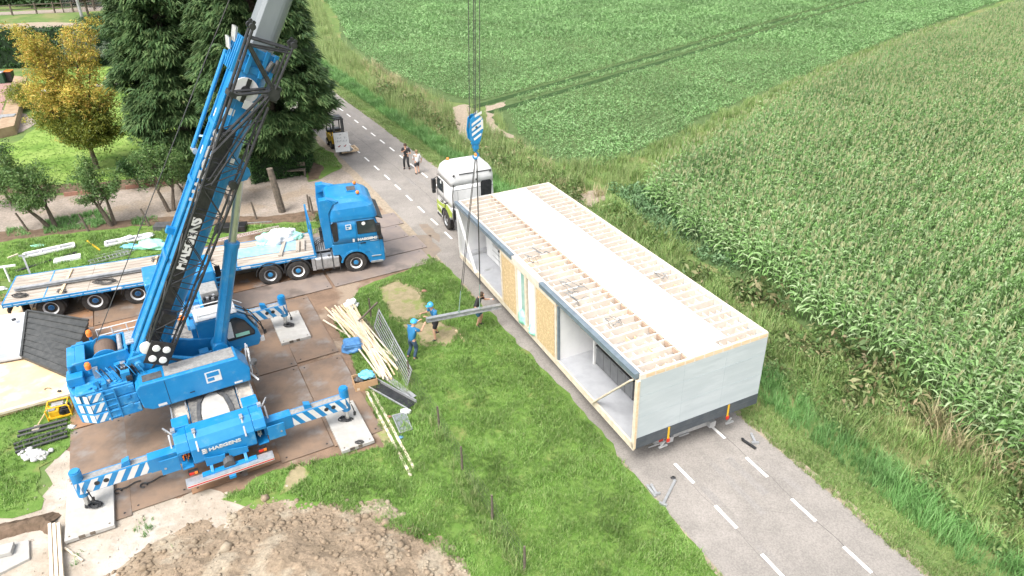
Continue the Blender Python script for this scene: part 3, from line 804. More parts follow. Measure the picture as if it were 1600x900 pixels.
# clods on and around the soil heap
def proto_rock(seed, n=1):
    r = np.random.default_rng(seed); bm_ = bmesh.new(); bmesh.ops.create_icosphere(bm_, subdivisions=1, radius=1)
    V = np.array([v.co[:] for v in bm_.verts])*r.uniform(.65, 1.25, (len(bm_.verts), 1)); F = [[v.index for v in f.verts] for f in bm_.faces]; bm_.free()
    V[:, 2] *= .7
    return V, F
rocks = [proto_rock(300+s_) for s_ in range(6)]
Q = rng.uniform([-13.2, 5.0], [.4, 15.3], (16000, 2)); keep, hz = [], []
for i, p in enumerate(Q):
    h = soil_height(p[0], p[1])
    rim = -0.04 < h < .45
    if h > -.1 and rng.uniform() < (.55 if rim else .16): keep.append(i); hz.append(h)
Q = Q[keep]; hz = np.array(hz); sc = np.abs(rng.normal(0, 1, len(Q)))**1.6*.022+.012
sc = np.where((hz < .35) & (rng.uniform(size=len(Q)) < .12), sc+rng.uniform(.03, .07, len(Q)), sc)
tag(scatter('soil_clods', rocks, np.c_[Q, hz+.02+sc*.1], rng.uniform(0, 6.28, len(Q)), sc, SOIL), kind='stuff')
Q = fillpoly(gp([(-100,840),(20,830),(80,720),(112,702),(150,775),(260,780),(350,770),(440,745),(700,850),(720,900),(300,1000),(-100,1000)]), 16)
tag(scatter('scattered_pebbles', rocks, Q+[0,0,.015], rng.uniform(0, 6.28, len(Q)), np.abs(rng.normal(0, .022, len(Q)))+.008, SAND), kind='stuff')

# ================================================================ WHEELS
_wheel_cache = {}
def wheel(parent, x, y, r, wd, side, rimm, hubm, z=None, nm='wheel'):
    """wheel with its axle along y; side=-1/+1 is the outer face. wheel > rim"""
    key = (r, wd, side, rimm.name, hubm.name)
    if key not in _wheel_cache:
        m = MB(); prof = [(r*.56, -wd/2), (r*.90, -wd/2), (r*.975, -wd*.40), (r, -wd*.30), (r, wd*.30), (r*.975, wd*.40), (r*.90, wd/2), (r*.56, wd/2), (r*.54, wd*.3), (r*.54, -wd*.3)]
        n = 30; rings = []
        for k, (rr, oo) in enumerate(prof + [prof[0]]):
            rings.append([(rr*math.cos(2*math.pi*i/n), oo, rr*math.sin(2*math.pi*i/n)) for i in range(n)])
        m.loft(rings, 0, False)
        for k in range(4):     # tread ribs
            yy = -wd*.27+wd*.18*k
            m.lathe((0, yy, 0), (0, 1, 0), [(r*.99, -.02*wd), (r*1.012, -.02*wd), (r*1.012, .06*wd), (r*.99, .06*wd)], 30)
        tme = m.build('wheel', RUBBER); tm = tme.data; bpy.data.objects.remove(tme)
        q = MB(); s_ = side
        q.lathe((0, 0, 0), (0, s_, 0), [(r*.1, wd*.02), (r*.40, wd*.06), (r*.46, wd*.34), (r*.57, wd*.47), (r*.555, wd*.50), (r*.50, wd*.40), (r*.44, wd*.10), (r*.22, wd*.12)], 24, 0)
        q.lathe((0, 0, 0), (0, s_, 0), [(r*.25, wd*.1), (r*.25, wd*.26), (r*.19, wd*.34), (r*.10, wd*.36), (.001, wd*.36)], 16, 1)
        for i in range(10):
            a = 2*math.pi*i/10
            q.cyl((r*.32*math.cos(a), s_*wd*.11, r*.32*math.sin(a)), (r*.32*math.cos(a), s_*wd*.17, r*.32*math.sin(a)), r*.035, n=6, mi=1 if i % 2 else 2)
            q.cyl((r*.43*math.cos(a+.3), s_*wd*.12, r*.43*math.sin(a+.3)), (r*.43*math.cos(a+.3), s_*wd*.20, r*.43*math.sin(a+.3)), r*.045, n=8, mi=2)
        qo = q.build('rim', [rimm, hubm, BLACKP]); qm = qo.data; bpy.data.objects.remove(qo)
        _wheel_cache[key] = (tm, qm)
    tm, qm = _wheel_cache[key]
    o = bpy.data.objects.new(nm, tm); C.objects.link(o); o.parent = parent; o.location = (x, y, z if z is not None else r)
    p = bpy.data.objects.new('rim', qm); C.objects.link(p); p.parent = o
    return o
def stripes(mb, x0, x1, z0, z1, y, pitch, wdt, mi, slant, eps=.003, outward=-1, axis='x'):
    """diagonal warning stripes clipped to a rectangle on the plane y (axis 'x': rectangle spans x and z; axis 'y': spans y and z at x=y arg)"""
    def clip(poly, f):
        out = []
        for i in range(len(poly)):
            a, b = poly[i], poly[(i+1) % len(poly)]; fa, fb = f(a), f(b)
            if fa >= 0: out.append(a)
            if (fa >= 0) != (fb >= 0):
                t = fa/(fa-fb); out.append((a[0]+(b[0]-a[0])*t, a[1]+(b[1]-a[1])*t))
        return out
    lo, hi = min(x0, x1), max(x0, x1)
    k = lo - abs(slant) - pitch
    while k < hi + abs(slant) + pitch:
        poly = [(k, z0), (k+wdt, z0), (k+wdt+slant, z1), (k+slant, z1)]
        poly = clip(poly, lambda p: p[0]-lo)
        if poly: poly = clip(poly, lambda p: hi-p[0])
        if len(poly) > 2:
            yy = y+outward*eps
            if axis == 'x': mb.add([(p[0], yy, p[1]) for p in poly], [tuple(range(len(poly)))], mi)
            else: mb.add([(yy, p[0], p[1]) for p in poly], [tuple(range(len(poly)))], mi)
        k += pitch

# ================================================================ MOBILE CRANE
S0 = Vector((-10.56, 18.8, 0)); A_CAR = R(118.8); A_SUP = R(30.0); ELEV = R(60.2)
crane = empty('mobile_crane', S0, 0, 'blue mobile crane with raised telescopic boom standing on its striped outriggers on the steel plates', 'crane')
RC = (0, 0, A_CAR); RS = (0, 0, A_SUP)
def cpart(mb, name, mats, bevel=.012, parent=crane, smooth=False): return mb.build(name, mats, parent, bevel=bevel, rot=RC, smooth=smooth)
def spart(mb, name, mats, bevel=.015, parent=crane, smooth=False): return mb.build(name, mats, parent, bevel=bevel, rot=RS, smooth=smooth)

m = MB(); m.box(-3.0, 7.0, -.5, .5, .72, 1.30); m.box(-2.9, 5.6, -1.20, 1.20, 1.30, 1.50)
for x in (-1.9, -.45, 2.5, 5.3): m.cyl((x, -1.0, .62), (x, 1.0, .62), .09, n=10)
m.box(-2.75, -.95, -1.24, -.78, .82, 1.42); m.box(.35, 1.7, -1.22, -.8, .7, 1.4); m.box(.35, 1.7, .8, 1.22, .7, 1.4)
chassis = cpart(m, 'chassis', BLUE)
m = MB(); m.box(-2.95, 4.9, -.72, .72, 1.503, 1.60); m.box(-2.72, -.3, -1.24, -.76, 1.503, 1.545, 1); m.box(-2.72, -.3, .76, 1.24, 1.503, 1.545, 1)
m.box(.0, 4.9, -1.24, -.74, 1.503, 1.56, 2); m.box(.0, 4.9, .74, 1.24, 1.503, 1.56, 2)
cpart(m, 'deck', [TAR, DECKDIRT, DECKGREY], .004)
m = MB()   # pale worn tongue between the black cheeks of the rear deck, with its raised rim
arch = [(-2.93, -.42), (-2.93, .42), (-2.2, .40), (-1.7, .33), (-1.35, .18), (-1.22, 0), (-1.35, -.18), (-1.7, -.33), (-2.2, -.40)]
m.prism(arch, 'z', 1.602, 1.622)
cpart(m, 'deck_tongue', CONCRETE, .003)
m = MB(); rim = [(-2.93, .50), (-2.2, .48), (-1.65, .41), (-1.25, .22), (-1.1, 0), (-1.25, -.22), (-1.65, -.41), (-2.2, -.48), (-2.93, -.50)]
for a, b in zip(rim[:-1], rim[1:]): m.bar((a[0], a[1], 1.625), (b[0], b[1], 1.625), .12, .05)
for y in (-.78, .78):
    m.tube([(-1.9, y, 1.6), (-1.9, y, 1.78), (-1.6, y, 1.78), (-1.6, y, 1.6)], .015, 6, 1)
    m.bar((-2.6, y*1.58, 1.62), (.1, y*1.58, 1.62), .04, .06, 1)
cpart(m, 'deck_rim', [DGREY, STEEL], .004)
# rear body with name plate
m = MB()
prof = [(-2.70, 1.50), (-2.70, 1.74), (-3.18, 1.80), (-3.42, 1.70), (-3.60, 1.42), (-3.62, .92), (-3.50, .78), (-2.9, .78)]
m.prism(prof, 'y', -.93, .93)
m.prism([(-2.95, .60), (-2.95, 1.30), (-2.72, 1.72), (-3.16, 1.78), (-3.42, 1.69), (-3.56, 1.44), (-3.56, 1.34), (-2.95, 1.30)][2:7] + [(-2.72, 1.38)], 'y', .932, 1.30)
m.prism([(-2.72, 1.72), (-3.16, 1.78), (-3.42, 1.69), (-3.56, 1.44), (-3.56, 1.34), (-2.72, 1.38)], 'y', -1.30, -.932)
m.box(-3.55, -2.75, .95, 1.28, .74, .80); m.box(-3.55, -2.75, -1.28, -.95, .74, .80)
m.box(-2.85, -2.75, .95, 1.28, .8, 1.38); m.box(-2.85, -2.75, -1.28, -.95, .8, 1.38)
m.box(-2.72, -2.2, .80, 1.28, 1.55, 1.76); m.box(-2.72, -2.2, -1.28, -.80, 1.55, 1.76)
rear = cpart(m, 'rear_body', BLUE, .02)
m = MB()   # two flap doors half open, hinged plates
m.prism([(-.62, .80), (-.06, .80), (-.06, 1.12), (-.62, 1.02)], 'x', -3.72, -3.69); m.prism([(.62, .78), (.06, .78), (.06, 1.0), (.62, 1.12)], 'x', -3.75, -3.72)
m.bar((-3.66, -.62, .9), (-3.66, -.05, 1.0), .05); m.bar((-3.66, .62, .9), (-3.66, .05, .95), .05)
cpart(m, 'rear_flap', BLUE, .004)
for s_ in (1, -1):
    m = MB(); y0 = 1.30*s_
    m.box(-3.56, -3.53, min(y0, y0+.52*s_), max(y0, y0+.52*s_), .82, 1.36)
    d_ = cpart(m, 'locker_door', BLUE, .006)
    m = MB(); m.cyl((-3.575, y0+.40*s_, 1.05), (-3.565, y0+.40*s_, 1.05), .035, n=10); m.build('door_latch', STEEL, d_)
    m = MB()
    for k in range(6 if s_ < 0 else 9):
        r_ = random.uniform(.07, .12); cx_ = -3.25+random.uniform(-.1, .1); cz_ = .95+random.uniform(0, .25)
        m.tube([(cx_+r_*math.cos(t*.7), s_*(1.02+.02*k), cz_+r_*math.sin(t*.7)*.8) for t in range(10)], .018, 5, k % 2)
    cpart(m, 'stowed_ropes', [CONCRETE, SLING] if s_ < 0 else [ORANGE, OLDWOOD], 0)
    m = MB(); m.box(-3.72, -3.60, 1.02*s_-.14, 1.02*s_+.14, .60, .74); m.box(-3.735, -3.72, 1.02*s_-.02, 1.02*s_+.12, .62, .72, 1); m.box(-3.735, -3.72, 1.02*s_-.12, 1.02*s_-.03, .62, .72, 2)
    cpart(m, 'tail_light', [BLACKP, RED, ORANGE], .006)
    m = MB(); m.bar((-2.82, 1.32*s_, 1.62), (-2.4, 1.55*s_, 1.64), .04, .05); m.bar((-2.4, 1.55*s_, 1.64), (-2.1, 1.52*s_, 1.2), .035); m.bar((-2.75, 1.42*s_, 1.6), (-3.2, 1.44*s_, .95), .05); m.box(-2.95, -2.8, 1.27*s_-.06, 1.27*s_+.06, 1.76, 1.86)
    cpart(m, 'step_bracket', STEEL, .004)
m = MB()
for y in (-.66, .72):
    m.box(-3.30, -3.10, y-.05, y+.05, 1.80, 1.85); m.bar((-3.30, y, 1.80), (-3.66, y, 1.36), .05, .04)
cpart(m, 'rear_strap', STEEL, .008)
m = MB(); m.box(-4.12, -3.96, -1.28, 1.28, .48, .60, 0); m.box(-4.124, -4.12, -1.27, 1.27, .49, .585, 1); m.box(-4.128, -4.124, -1.26, 1.26, .515, .56, 2); m.box(-4.12, -3.8, -1.28, 1.28, .604, .612, 0)
bump = cpart(m, 'rear_bumper', [STEEL, WHITE, RED], .004)
m = MB(); m.bar((-3.55, .5, .85), (-4.0, .5, .55), .09, .1); m.bar((-3.55, -.5, .85), (-4.0, -.5, .55), .09, .1); m.box(-3.98, -3.80, -.8, .8, .50, .66); m.cyl((-3.7, .0, .75), (-3.95, .0, .72), .17, n=16, mi=1); m.box(-4.2, -3.9, -.1, .1, .38, .48)
cpart(m, 'tow_frame', [BLUE, DGREY], .01)
# rear lettering
T_ = Matrix.Rotation(A_CAR, 4, 'Z') @ axes((-3.632, -.02, 1.28), (0, -1, 0), (-.12, 0, 1))
text_obj('HAEGENS', .175, 'lettering', WHITE, crane, T_, bold=.009, sx=1.22)
m = MB()
for k in range(3): m.box(-3.636, -3.628, .50, .64, 1.19+.065*k, 1.19+.045+.065*k)
m.box(-3.636, -3.628, .50, .535, 1.19, 1.365); 
cpart(m, 'emblem', WHITE, 0)
# wheels
for x in (-1.9, -.45, 2.5, 5.3):
    for s_ in (1, -1): wheel(crane, 0, 0, .62, .40, s_, WHITE_WORN, BLUE)
ws = [o for o in bpy.data.objects if o.parent is crane and o.name.startswith('wheel')]
k = 0
RCm = Matrix.Rotation(A_CAR, 4, 'Z')
for x in (-1.9, -.45, 2.5, 5.3):
    for s_ in (1, -1):
        ws[k].matrix_local = Matrix.Translation(RCm @ Vector((x, s_*1.03, .62))) @ RCm; k += 1
# outriggers
def outrigger(x, y_end, s_, stripe=True):
    L0 = 1.22*s_; L1 = y_end*s_
    a, b = min(L0, L1), max(L0, L1)
    m = MB(); m.box(x-.17, x+.17, a, b, .80, 1.24, 0); m.box(x-.175, x+.175, min(L0, L0+.9*s_), max(L0, L0+.9*s_), .77, 1.27, 0)
    m.box(x-.12, x+.12, a+.02, b-.02, 1.243, 1.25, 2)
    a2, b2 = (L0+.92*s_, L1)
    stripes(m, a2, b2, .81, 1.235, x-.17, .36, .19, 1, -.26*s_, axis='y')
    m.prism([(L0+.9*s_, 1.27), (L0+.9*s_, 1.5), (L0+1.04*s_, 1.27)] if False else [(L0+1.35*s_, 1.25), (L0+1.35*s_, 1.46), (L0+1.55*s_, 1.40), (L0+1.60*s_, 1.25)], 'x', x-.10, x+.10, 0)
    for yy in (.42, .66): m.cyl((x-.178, L1-yy*s_, 1.05), (x-.172, L1-yy*s_, 1.05), .075, n=14, mi=3)
    o = cpart(m, 'outrigger', [BLUE, WHITE, DECKGREY, BLACKP], 0)
    m = MB(); yj = L1+.02*s_
    m.cyl((x, yj, .66), (x, yj, 1.56), .155, n=18); m.cyl((x, yj, 1.56), (x, yj, 1.60), .13, n=18)
    stripes(m, yj-.10, yj+.10, .82, 1.24, x-.15, .2, .1, 1, -.14*s_, axis='y', eps=.02)
    m.cyl((x, yj, .25), (x, yj, .68), .075, n=14, mi=2)
    m.cyl((x, yj, .16), (x, yj, .28), .13, .09, n=16, mi=3); m.cyl((x, yj, .125), (x, yj, .17), .27, .25, n=20, mi=3)
    m.tube([(x-.2, yj-.15, .95), (x-.27, yj-.2, .7), (x-.22, yj-.22, .55)], .018, 5, 3); m.cyl((x-.25, yj-.2, .5), (x-.21, yj-.22, .62), .045, n=8, mi=3)
    m.build('jack', [BLUE, WHITE, CHROME, BLACKP], o, bevel=0)
    return o
outrigger(-3.05, 3.93, 1); outrigger(-3.05, 3.90, -1); outrigger(3.99, 3.42, -1); outrigger(3.99, 1.75, 1)
# front: carrier cab, grey engine cover, blue ladder frame
m = MB(); m.prism([(5.75, 1.0), (5.75, 2.50), (5.95, 2.60), (7.35, 2.56), (7.62, 2.35), (7.80, 1.7), (7.80, .75), (6.9, .75), (6.75, 1.0)], 'y', -1.3, 1.3)
cabc = cpart(m, 'carrier_cab', BLUE, .06)
m = MB(); m.prism([(7.66, 2.28), (7.80, 1.72), (7.83, 1.72), (7.69, 2.29)], 'y', -1.15, 1.15)
for s_ in (-1, 1): m.prism([(6.35, 1.65), (6.35, 2.30), (7.35, 2.28), (7.60, 1.68)], 'y', 1.305*s_, 1.312*s_)
cpart(m, 'carrier_cab_window', GLASS, 0)
m = MB(); m.box(6.9, 6.98, -1.6, -1.38, 1.6, 2.1); m.bar((7.2, -1.3, 2.2), (6.95, -1.5, 2.1), .03); m.box(7.0, 7.06, -.25, -.15, 2.62, 2.70); m.box(6.3, 6.36, -.9, -.82, 2.62, 2.68); m.bar((6.5, -1.25, 2.63), (5.9, -.9, 2.63), .03)
cpart(m, 'cab_fitting', BLACKP, .01)
m = MB(); m.box(4.75, 5.65, -1.22, -.55, 1.56, 2.12); m.box(4.75, 5.65, .55, 1.22, 1.56, 2.12)
cpart(m, 'engine_cover', DECKGREY, .04)
m = MB(); m.box(4.15, 4.7, -1.18, -.62, 1.56, 1.95, 0)
for k in range(12):
    x, y, z = random.uniform(4.2, 4.65), random.uniform(-1.15, -.65), random.uniform(1.9, 2.05); m.box(x-.06, x+.06, y-.05, y+.05, z-.05, z+.05, k % 3)
m.tube([(4.2, -1.2, 1.7), (4.3, -1.3, 1.9), (4.6, -1.25, 2.0), (4.7, -1.1, 1.8)], .03, 6, 0)
cpart(m, 'valve_block', [BLACKP, STEEL, DGREY], .01)
m = MB()
for y in (-.50, .12): m.box(3.0, 5.6, y-.06, y+.06, 1.64, 1.84)
for x in (3.02, 3.9, 4.9): m.box(x-.10, x+.10, -.43, .05, 1.66, 1.78)
cpart(m, 'boom_rest', BLUE_WORN, .01)
m = MB(); m.box(2.1, 3.9, -.42, .05, 1.61, 1.65); m.box(4.0, 4.8, -.43, .05, 1.62, 1.66)
cpart(m, 'checker_plate', ALU, .003)

# ---- superstructure
m = MB(); m.cyl((0, 0, 1.45), (0, 0, 1.78), .78, n=40)
m.box(-2.0, 1.1, -.55, .95, 1.75, 2.05)
m.box(-.2, 1.35, .5, 1.2, 1.75, 1.85)
for y0, y1 in ((-.66, -.54), (.54, .66)):
    m.prism([(-2.15, 2.0), (-2.25, 2.9), (-2.0, 3.30), (-1.55, 3.34), (-.2, 2.72), (.95, 2.42), (1.05, 2.0)], 'y', y0, y1)
m.cyl((-1.75, -.78, 3.05), (-1.75, .78, 3.05), .14, n=16)
m.cyl((.6, -.6, 2.45), (.6, .6, 2.45), .12, n=16)
spart(m, 'turntable', BLUE, .012)
m = MB()   # engine house on the right
side = [(-1.95, 1.95), (-2.02, 2.66), (-1.88, 2.80), (1.02, 2.80), (1.32, 2.30), (1.26, 1.80), (-1.72, 1.80)]
m.prism(side, 'y', -1.50, -.68)
eng = spart(m, 'engine_house', BLUE, .035)
m = MB(); m.box(-1.15, .95, -1.36, -.74, 2.803, 2.812, 0); m.box(-1.78, -1.22, -1.34, -.98, 2.803, 2.814, 1); m.build('anti_slip_top', [DECKGREY, DGREY], eng)
m = MB(); m.box(-1.205, -1.19, -1.504, -1.50, 1.84, 2.76); m.box(-.6, -.45, -1.508, -1.50, 2.02, 2.05); m.build('panel_seam', BLACKP, eng)
m = MB(); m.box(-.05, .42, -1.506, -1.503, 2.18, 2.60, 0); m.box(0.0, .37, -1.510, -1.507, 2.40, 2.56, 1); m.box(.0, .2, -1.510, -1.507, 2.24, 2.36, 1); m.box(-1.55, -1.3, -1.506, -1.503, 1.86, 1.95, 0); m.box(.75, 1.0, -1.506, -1.503, 1.86, 1.93, 0)
m.build('emblem', [WHITE, BLUE], eng)
m = MB()
for k in range(5): m.tube([(-1.75+.05*k, -.62, 2.5), (-1.3, -.72+.03*k, 2.95+.02*k), (-.9, -.74+.03*k, 2.98), (-.4, -.7, 2.7)], .022, 6)
spart(m, 'hydraulic_hose', BLACKP, 0)
m = MB()
for k in range(7): m.box(-1.0+.3*k, -.95+.3*k, -.45+.02*k, .45, 2.06, 2.12)
m.tube([(-.8, -.2, 2.3), (.2, -.25, 2.34), (.9, -.2, 2.5)], .03, 6); m.tube([(-.8, .1, 2.25), (.2, .12, 2.3), (.9, .1, 2.4)], .03, 6); m.box(-.4, .4, -.4, -.1, 2.1, 2.3); m.box(.0, .3, .1, .4, 2.1, 2.35)
spart(m, 'hydraulic_block', BLUE_WORN, .01)
# operator's cab
m = MB()
cp = [(.12, 1.72), (.12, 3.18), (.25, 3.25), (1.45, 3.22), (1.75, 2.95), (2.05, 2.35), (2.12, 2.02), (1.98, 1.72)]
m.prism(cp, 'y', .62, 1.50)
ocab = spart(m, 'operator_cab', BLUE, .05)
m = MB(); m.prism([(.85, 2.20), (.85, 3.02), (1.42, 3.06), (1.66, 2.88), (1.92, 2.38), (1.90, 2.24)], 'y', .612, .618)
m.prism([(1.79, 2.93), (2.08, 2.36), (2.10, 2.37), (1.81, 2.95)], 'y', .70, 1.42)
m.prism([(.30, 2.20), (.30, 3.0), (1.42, 3.06), (1.66, 2.88), (1.92, 2.38), (1.90, 2.24)], 'y', 1.505, 1.512)
m.build('cab_window', GLASS, ocab)
m = MB()
fr = [(.85, 2.20), (.85, 3.02), (1.42, 3.06), (1.66, 2.88), (1.92, 2.38), (1.90, 2.24)]
for a, b in zip(fr, fr[1:]+fr[:1]): m.bar((a[0], .606, a[1]), (b[0], .606, b[1]), .035, .03)
m.build('window_frame', BLACKP, ocab)
m = MB(); m.box(1.0, 1.22, .600, .606, 2.3, 2.95, 0); m.box(1.28, 1.75, .600, .606, 2.28, 2.42, 1); m.build('cab_seat', [WHITE_WORN, MINT], ocab)
m = MB(); m.box(.14, 1.5, .62, 1.50, 3.255, 3.285); m.build('roof_plate', WHITE_WORN, ocab, bevel=.01)
m = MB(); 
for y in (.68, 1.44): m.tube([(.25, y, 3.29), (.25, y, 3.42), (1.4, y, 3.42), (1.78, y, 3.12)], .018, 6)
m.tube([(1.4, .68, 3.42), (1.4, 1.44, 3.42)], .018, 6); m.tube([(.25, .68, 3.42), (.25, 1.44, 3.42)], .018, 6)
m.build('roof_guard', WHITE, ocab)
m = MB(); 
for y in (.60, 1.0): m.tube([(1.5, y, 3.30), (1.95, y, 2.95), (2.22, y, 2.4), (2.24, y, 2.1)], .022, 6)
m.box(2.06, 2.2, .58, .72, 1.86, 2.02, 1); m.box(2.2, 2.3, .5, .54, 2.2, 2.34, 0)
m.build('wiper_guard', [BLACKP, WHITE], ocab)
m = MB(); m.box(-.75, .1, .62, 1.4, 1.80, 1.9); m.box(-.9, .0, .3, 1.5, 1.76, 1.8)
spart(m, 'cab_platform', STEEL, .01)
m = MB(); m.box(-.05, .11, .7, 1.4, 2.0, 3.0); spart(m, 'cab_back', BLUE, .02)
# white work lamp on pole and ladder at front right corner
m = MB()
m.bar((1.25, -1.0, 1.9), (1.5, -1.45, 1.7), .05); m.bar((1.3, -.6, 1.9), (1.42, -.6, 2.7), .04); m.cyl((1.45, -1.3, 2.3), (1.52, -1.32, 2.45), .10, n=12, mi=1); m.tube([(1.4, -1.2, 2.3), (1.55, -1.3, 2.0), (1.5, -1.4, 1.6)], .015, 5, 1)
m.bar((1.4, -.7, 1.7), (1.45, -.7, 2.7), .03); m.bar((1.4, -.95, 1.7), (1.45, -.95, 2.7), .03)
for k in range(4): m.bar((1.42, -.7, 1.8+.25*k), (1.42, -.95, 1.8+.25*k), .025)
spart(m, 'work_lamp', [WHITE_WORN, DGREY], .004)
# counterweight
m = MB()
def cwpoly(e, yn, yf): return [(-2.02-e, -yn), (-3.30, -yn), (-3.72+e, -yn+.30), (-3.86+e, -.2), (-3.86+e, yf-.5), (-3.6+e, yf-.1), (-3.3, yf), (-2.02-e, yf)]
m.prism(cwpoly(0, 1.12, 1.12), 'z', 1.62, 1.98); m.prism(cwpoly(.0, 1.10, 1.12), 'z', 1.995, 2.36); m.prism(cwpoly(.02, 1.08, 1.10), 'z', 2.375, 2.72)
m.box(-3.6, -2.1, -1.05, 1.05, 2.72, 2.80)
cw = spart(m, 'counterweight', BLUE_WORN, .03)
m = MB()
for z0, z1 in ((1.66, 1.95), (2.03, 2.33), (2.41, 2.69)):
    stripes(m, -3.30, -2.94, z0, z1, -1.12 if z0 < 2 else (-1.10 if z0 < 2.2 else -1.08), .25, .13, 0, .20, eps=.004)
a_ = Vector((-3.30, -1.12, 0)); b_ = Vector((-3.72, -.82, 0)); d_ = (b_-a_); nn = Vector((-d_.y, d_.x, 0)).normalized(); nn = nn if nn.y < 0 else -nn
for z0, z1 in ((1.66, 1.95), (2.03, 2.33), (2.41, 2.69)):
    for t in (.05, .55):
        p = [a_+d_*t+nn*.006, a_+d_*min(1, t+.28)+nn*.006]
        m.add([(p[0].x, p[0].y, z0), (p[1].x, p[1].y, z0), (p[1].x+.0, p[1].y, z1), (p[0].x, p[0].y, z1)], [(0, 1, 2, 3)])
m.build('warning_stripes', WHITE, cw)
m = MB()
for k in range(5): m.box(-2.90, -2.62, -1.145, -1.10, 1.70+.22*k, 1.73+.22*k)
m.box(-2.93, -2.89, -1.15, -1.10, 1.62, 2.75); m.box(-2.62, -2.58, -1.15, -1.10, 1.62, 2.75)
for x, z in ((-2.3, 2.3), (-2.12, 2.6), (-2.3, 1.95)): m.box(x-.07, x+.07, -1.135, -1.10, z-.06, z+.06)
m.build('climbing_rung', BLUE_WORN, cw, bevel=.005)
m = MB(); m.box(-3.35, -3.0, .35, .75, 2.80, 2.84); m.box(-3.7, -3.5, -.1, .3, 2.80, 2.86)
for x, y in ((-3.2, -.9), (-2.5, -.9), (-2.2, -.4), (-3.5, .3)): m.cyl((x, y, 2.8), (x, y, 2.86), .05, n=10)
m.build('lifting_lug', BLUE_WORN, cw, bevel=.01)
# winch frame behind the boom foot
m = MB()
for y0, y1 in ((-.18, -.10), (.92, 1.0)): m.prism([(-3.62, 2.80), (-3.62, 3.25), (-3.5, 3.38), (-2.0, 3.42), (-1.85, 2.80)], 'y', y0, y1)
m.box(-3.66, -3.42, -.18, 1.0, 2.80, 3.34); m.box(-3.42, -3.15, -.10, .92, 3.28, 3.36); m.box(-3.75, -3.3, -.55, -.2, 2.8, 3.1); m.box(-2.05, -1.95, -.1, .92, 3.3, 3.4)
m.box(-3.4, -3.2, 1.0, 1.25, 2.8, 3.3)
wf = spart(m, 'winch_frame', BLUE, .02)
m = MB(); m.cyl((-2.62, -.02, 3.12), (-2.62, .84, 3.12), .30, n=26, mi=0); m.cyl((-2.62, -.06, 3.12), (-2.62, -.02, 3.12), .40, n=26, mi=1); m.cyl((-2.62, .84, 3.12), (-2.62, .88, 3.12), .40, n=26, mi=1)
for k in range(20): m.lathe((-2.62, .0+.042*k, 3.12), (0, 1, 0), [(.30, 0), (.318, .012), (.318, .028), (.30, .04)], 22, 0)
m.cyl((-2.16, -.06, 3.38), (-2.16, .88, 3.38), .07, n=12, mi=2)
m.build('winch_drum', [mat('greasy_rope', (0.16, 0.11, 0.08), rough=.5), BLUE, STEEL], wf)
m = MB()
m.box(-1.98, -1.72, .05, .85, 3.43, 3.46)
for k in range(6): m.box(-1.98, -1.72, .05+.15*k, .07+.15*k, 3.46, 3.48)
m.build('step_grate', ALU, wf)
m = MB()
for k in range(26):
    x, y, z = random.uniform(-3.1, -1.95), random.uniform(-1.0, -.22), random.uniform(2.82, 3.15); sx, sy, sz = [random.uniform(.03, .13) for _ in range(3)]
    m.box(x-sx, x+sx, y-sy, y+sy, 2.80, z, k % 4 if k % 4 < 3 else 0)
for k in range(9):
    x = -3.0+.13*k; m.tube([(x, -.3-.05*(k % 3), 3.0), (x+.08, -.55, 3.18), (x+.2, -.8, 3.1), (x+.3, -.9, 2.85)], .018, 5, 1 if k % 2 else 0)
spart(m, 'pump_block', [BLUE, BLACKP, STEEL], .006)
for x, y, z in ((-2.95, 1.15, 3.52), (-3.1, -.42, 3.28)):
    m = MB(); m.lathe((x, y, z), (0, 0, 1), [(.085, -.05), (.085, 0), (.09, .0), (.09, .10), (.06, .16), (.02, .17)], 14); m.cyl((x, y, z-.2), (x, y, z-.03), .05, n=10, mi=1)
    b_ = spart(m, 'beacon', [ORANGE, BLUE], 0)
m = MB()
for z in (3.1, 3.32, 3.55): m.tube([(-2.75, 1.28, z), (-1.0, 1.28, z)], .018, 6)
for k in range(5): m.tube([(-2.75+.4375*k, 1.28, 2.5), (-2.75+.4375*k, 1.28, 3.56)], .018, 6)
m.box(-2.8, -.9, 1.05, 1.30, 2.46, 2.5)
spart(m, 'railing', WHITE, 0)

# ---- boom (local x runs along the boom, z is the back/top side)
Mb = Matrix.Translation(Matrix.Rotation(A_SUP, 4, 'Z') @ Vector((-1.75, 0, 3.05))) @ Matrix.Rotation(A_SUP, 4, 'Z') @ Matrix.Rotation(-ELEV, 4, 'Y')
def bpart(mb, name, mats, bevel=.01, smooth=False):
    o = mb.build(name, mats, crane, bevel=bevel, smooth=smooth); o.matrix_local = Mb; return o
def boomsec(hw, zt, zb, ch=.12, rb=.3):
    """cross-section (y, z): flat top with chamfers, rounded belly"""
    pts = [(-hw+ch, zt), (hw-ch, zt), (hw, zt-ch), (hw, zb+rb)]
    for k in range(1, 6):
        a = k/6*math.pi/2; pts.append((hw-rb+rb*math.cos(a), zb+rb-rb*math.sin(a)))
    pts += [(hw-rb, zb), (-hw+rb, zb)]
    for k in range(1, 6):
        a = k/6*math.pi/2; pts.append((-hw+rb-rb*math.sin(a), zb+rb-rb*math.cos(a)))
    pts += [(-hw, zb+rb), (-hw, zt-ch)]
    return pts
m = MB(); sec = boomsec(.46, .20, -.74)
m.loft([[(-.25, p[0]*.98, p[1]) for p in sec], [(.4, p[0], p[1]) for p in sec], [(10.2, p[0], p[1]) for p in sec]])
m.box(-.45, .3, -.50, .50, -.25, .25)
boom = bpart(m, 'boom_base_section', BLUE, .02)
m = MB()
for y in (-.36, .36): m.bar((.3, y, .225), (9.6, y, .225), .07, .05)
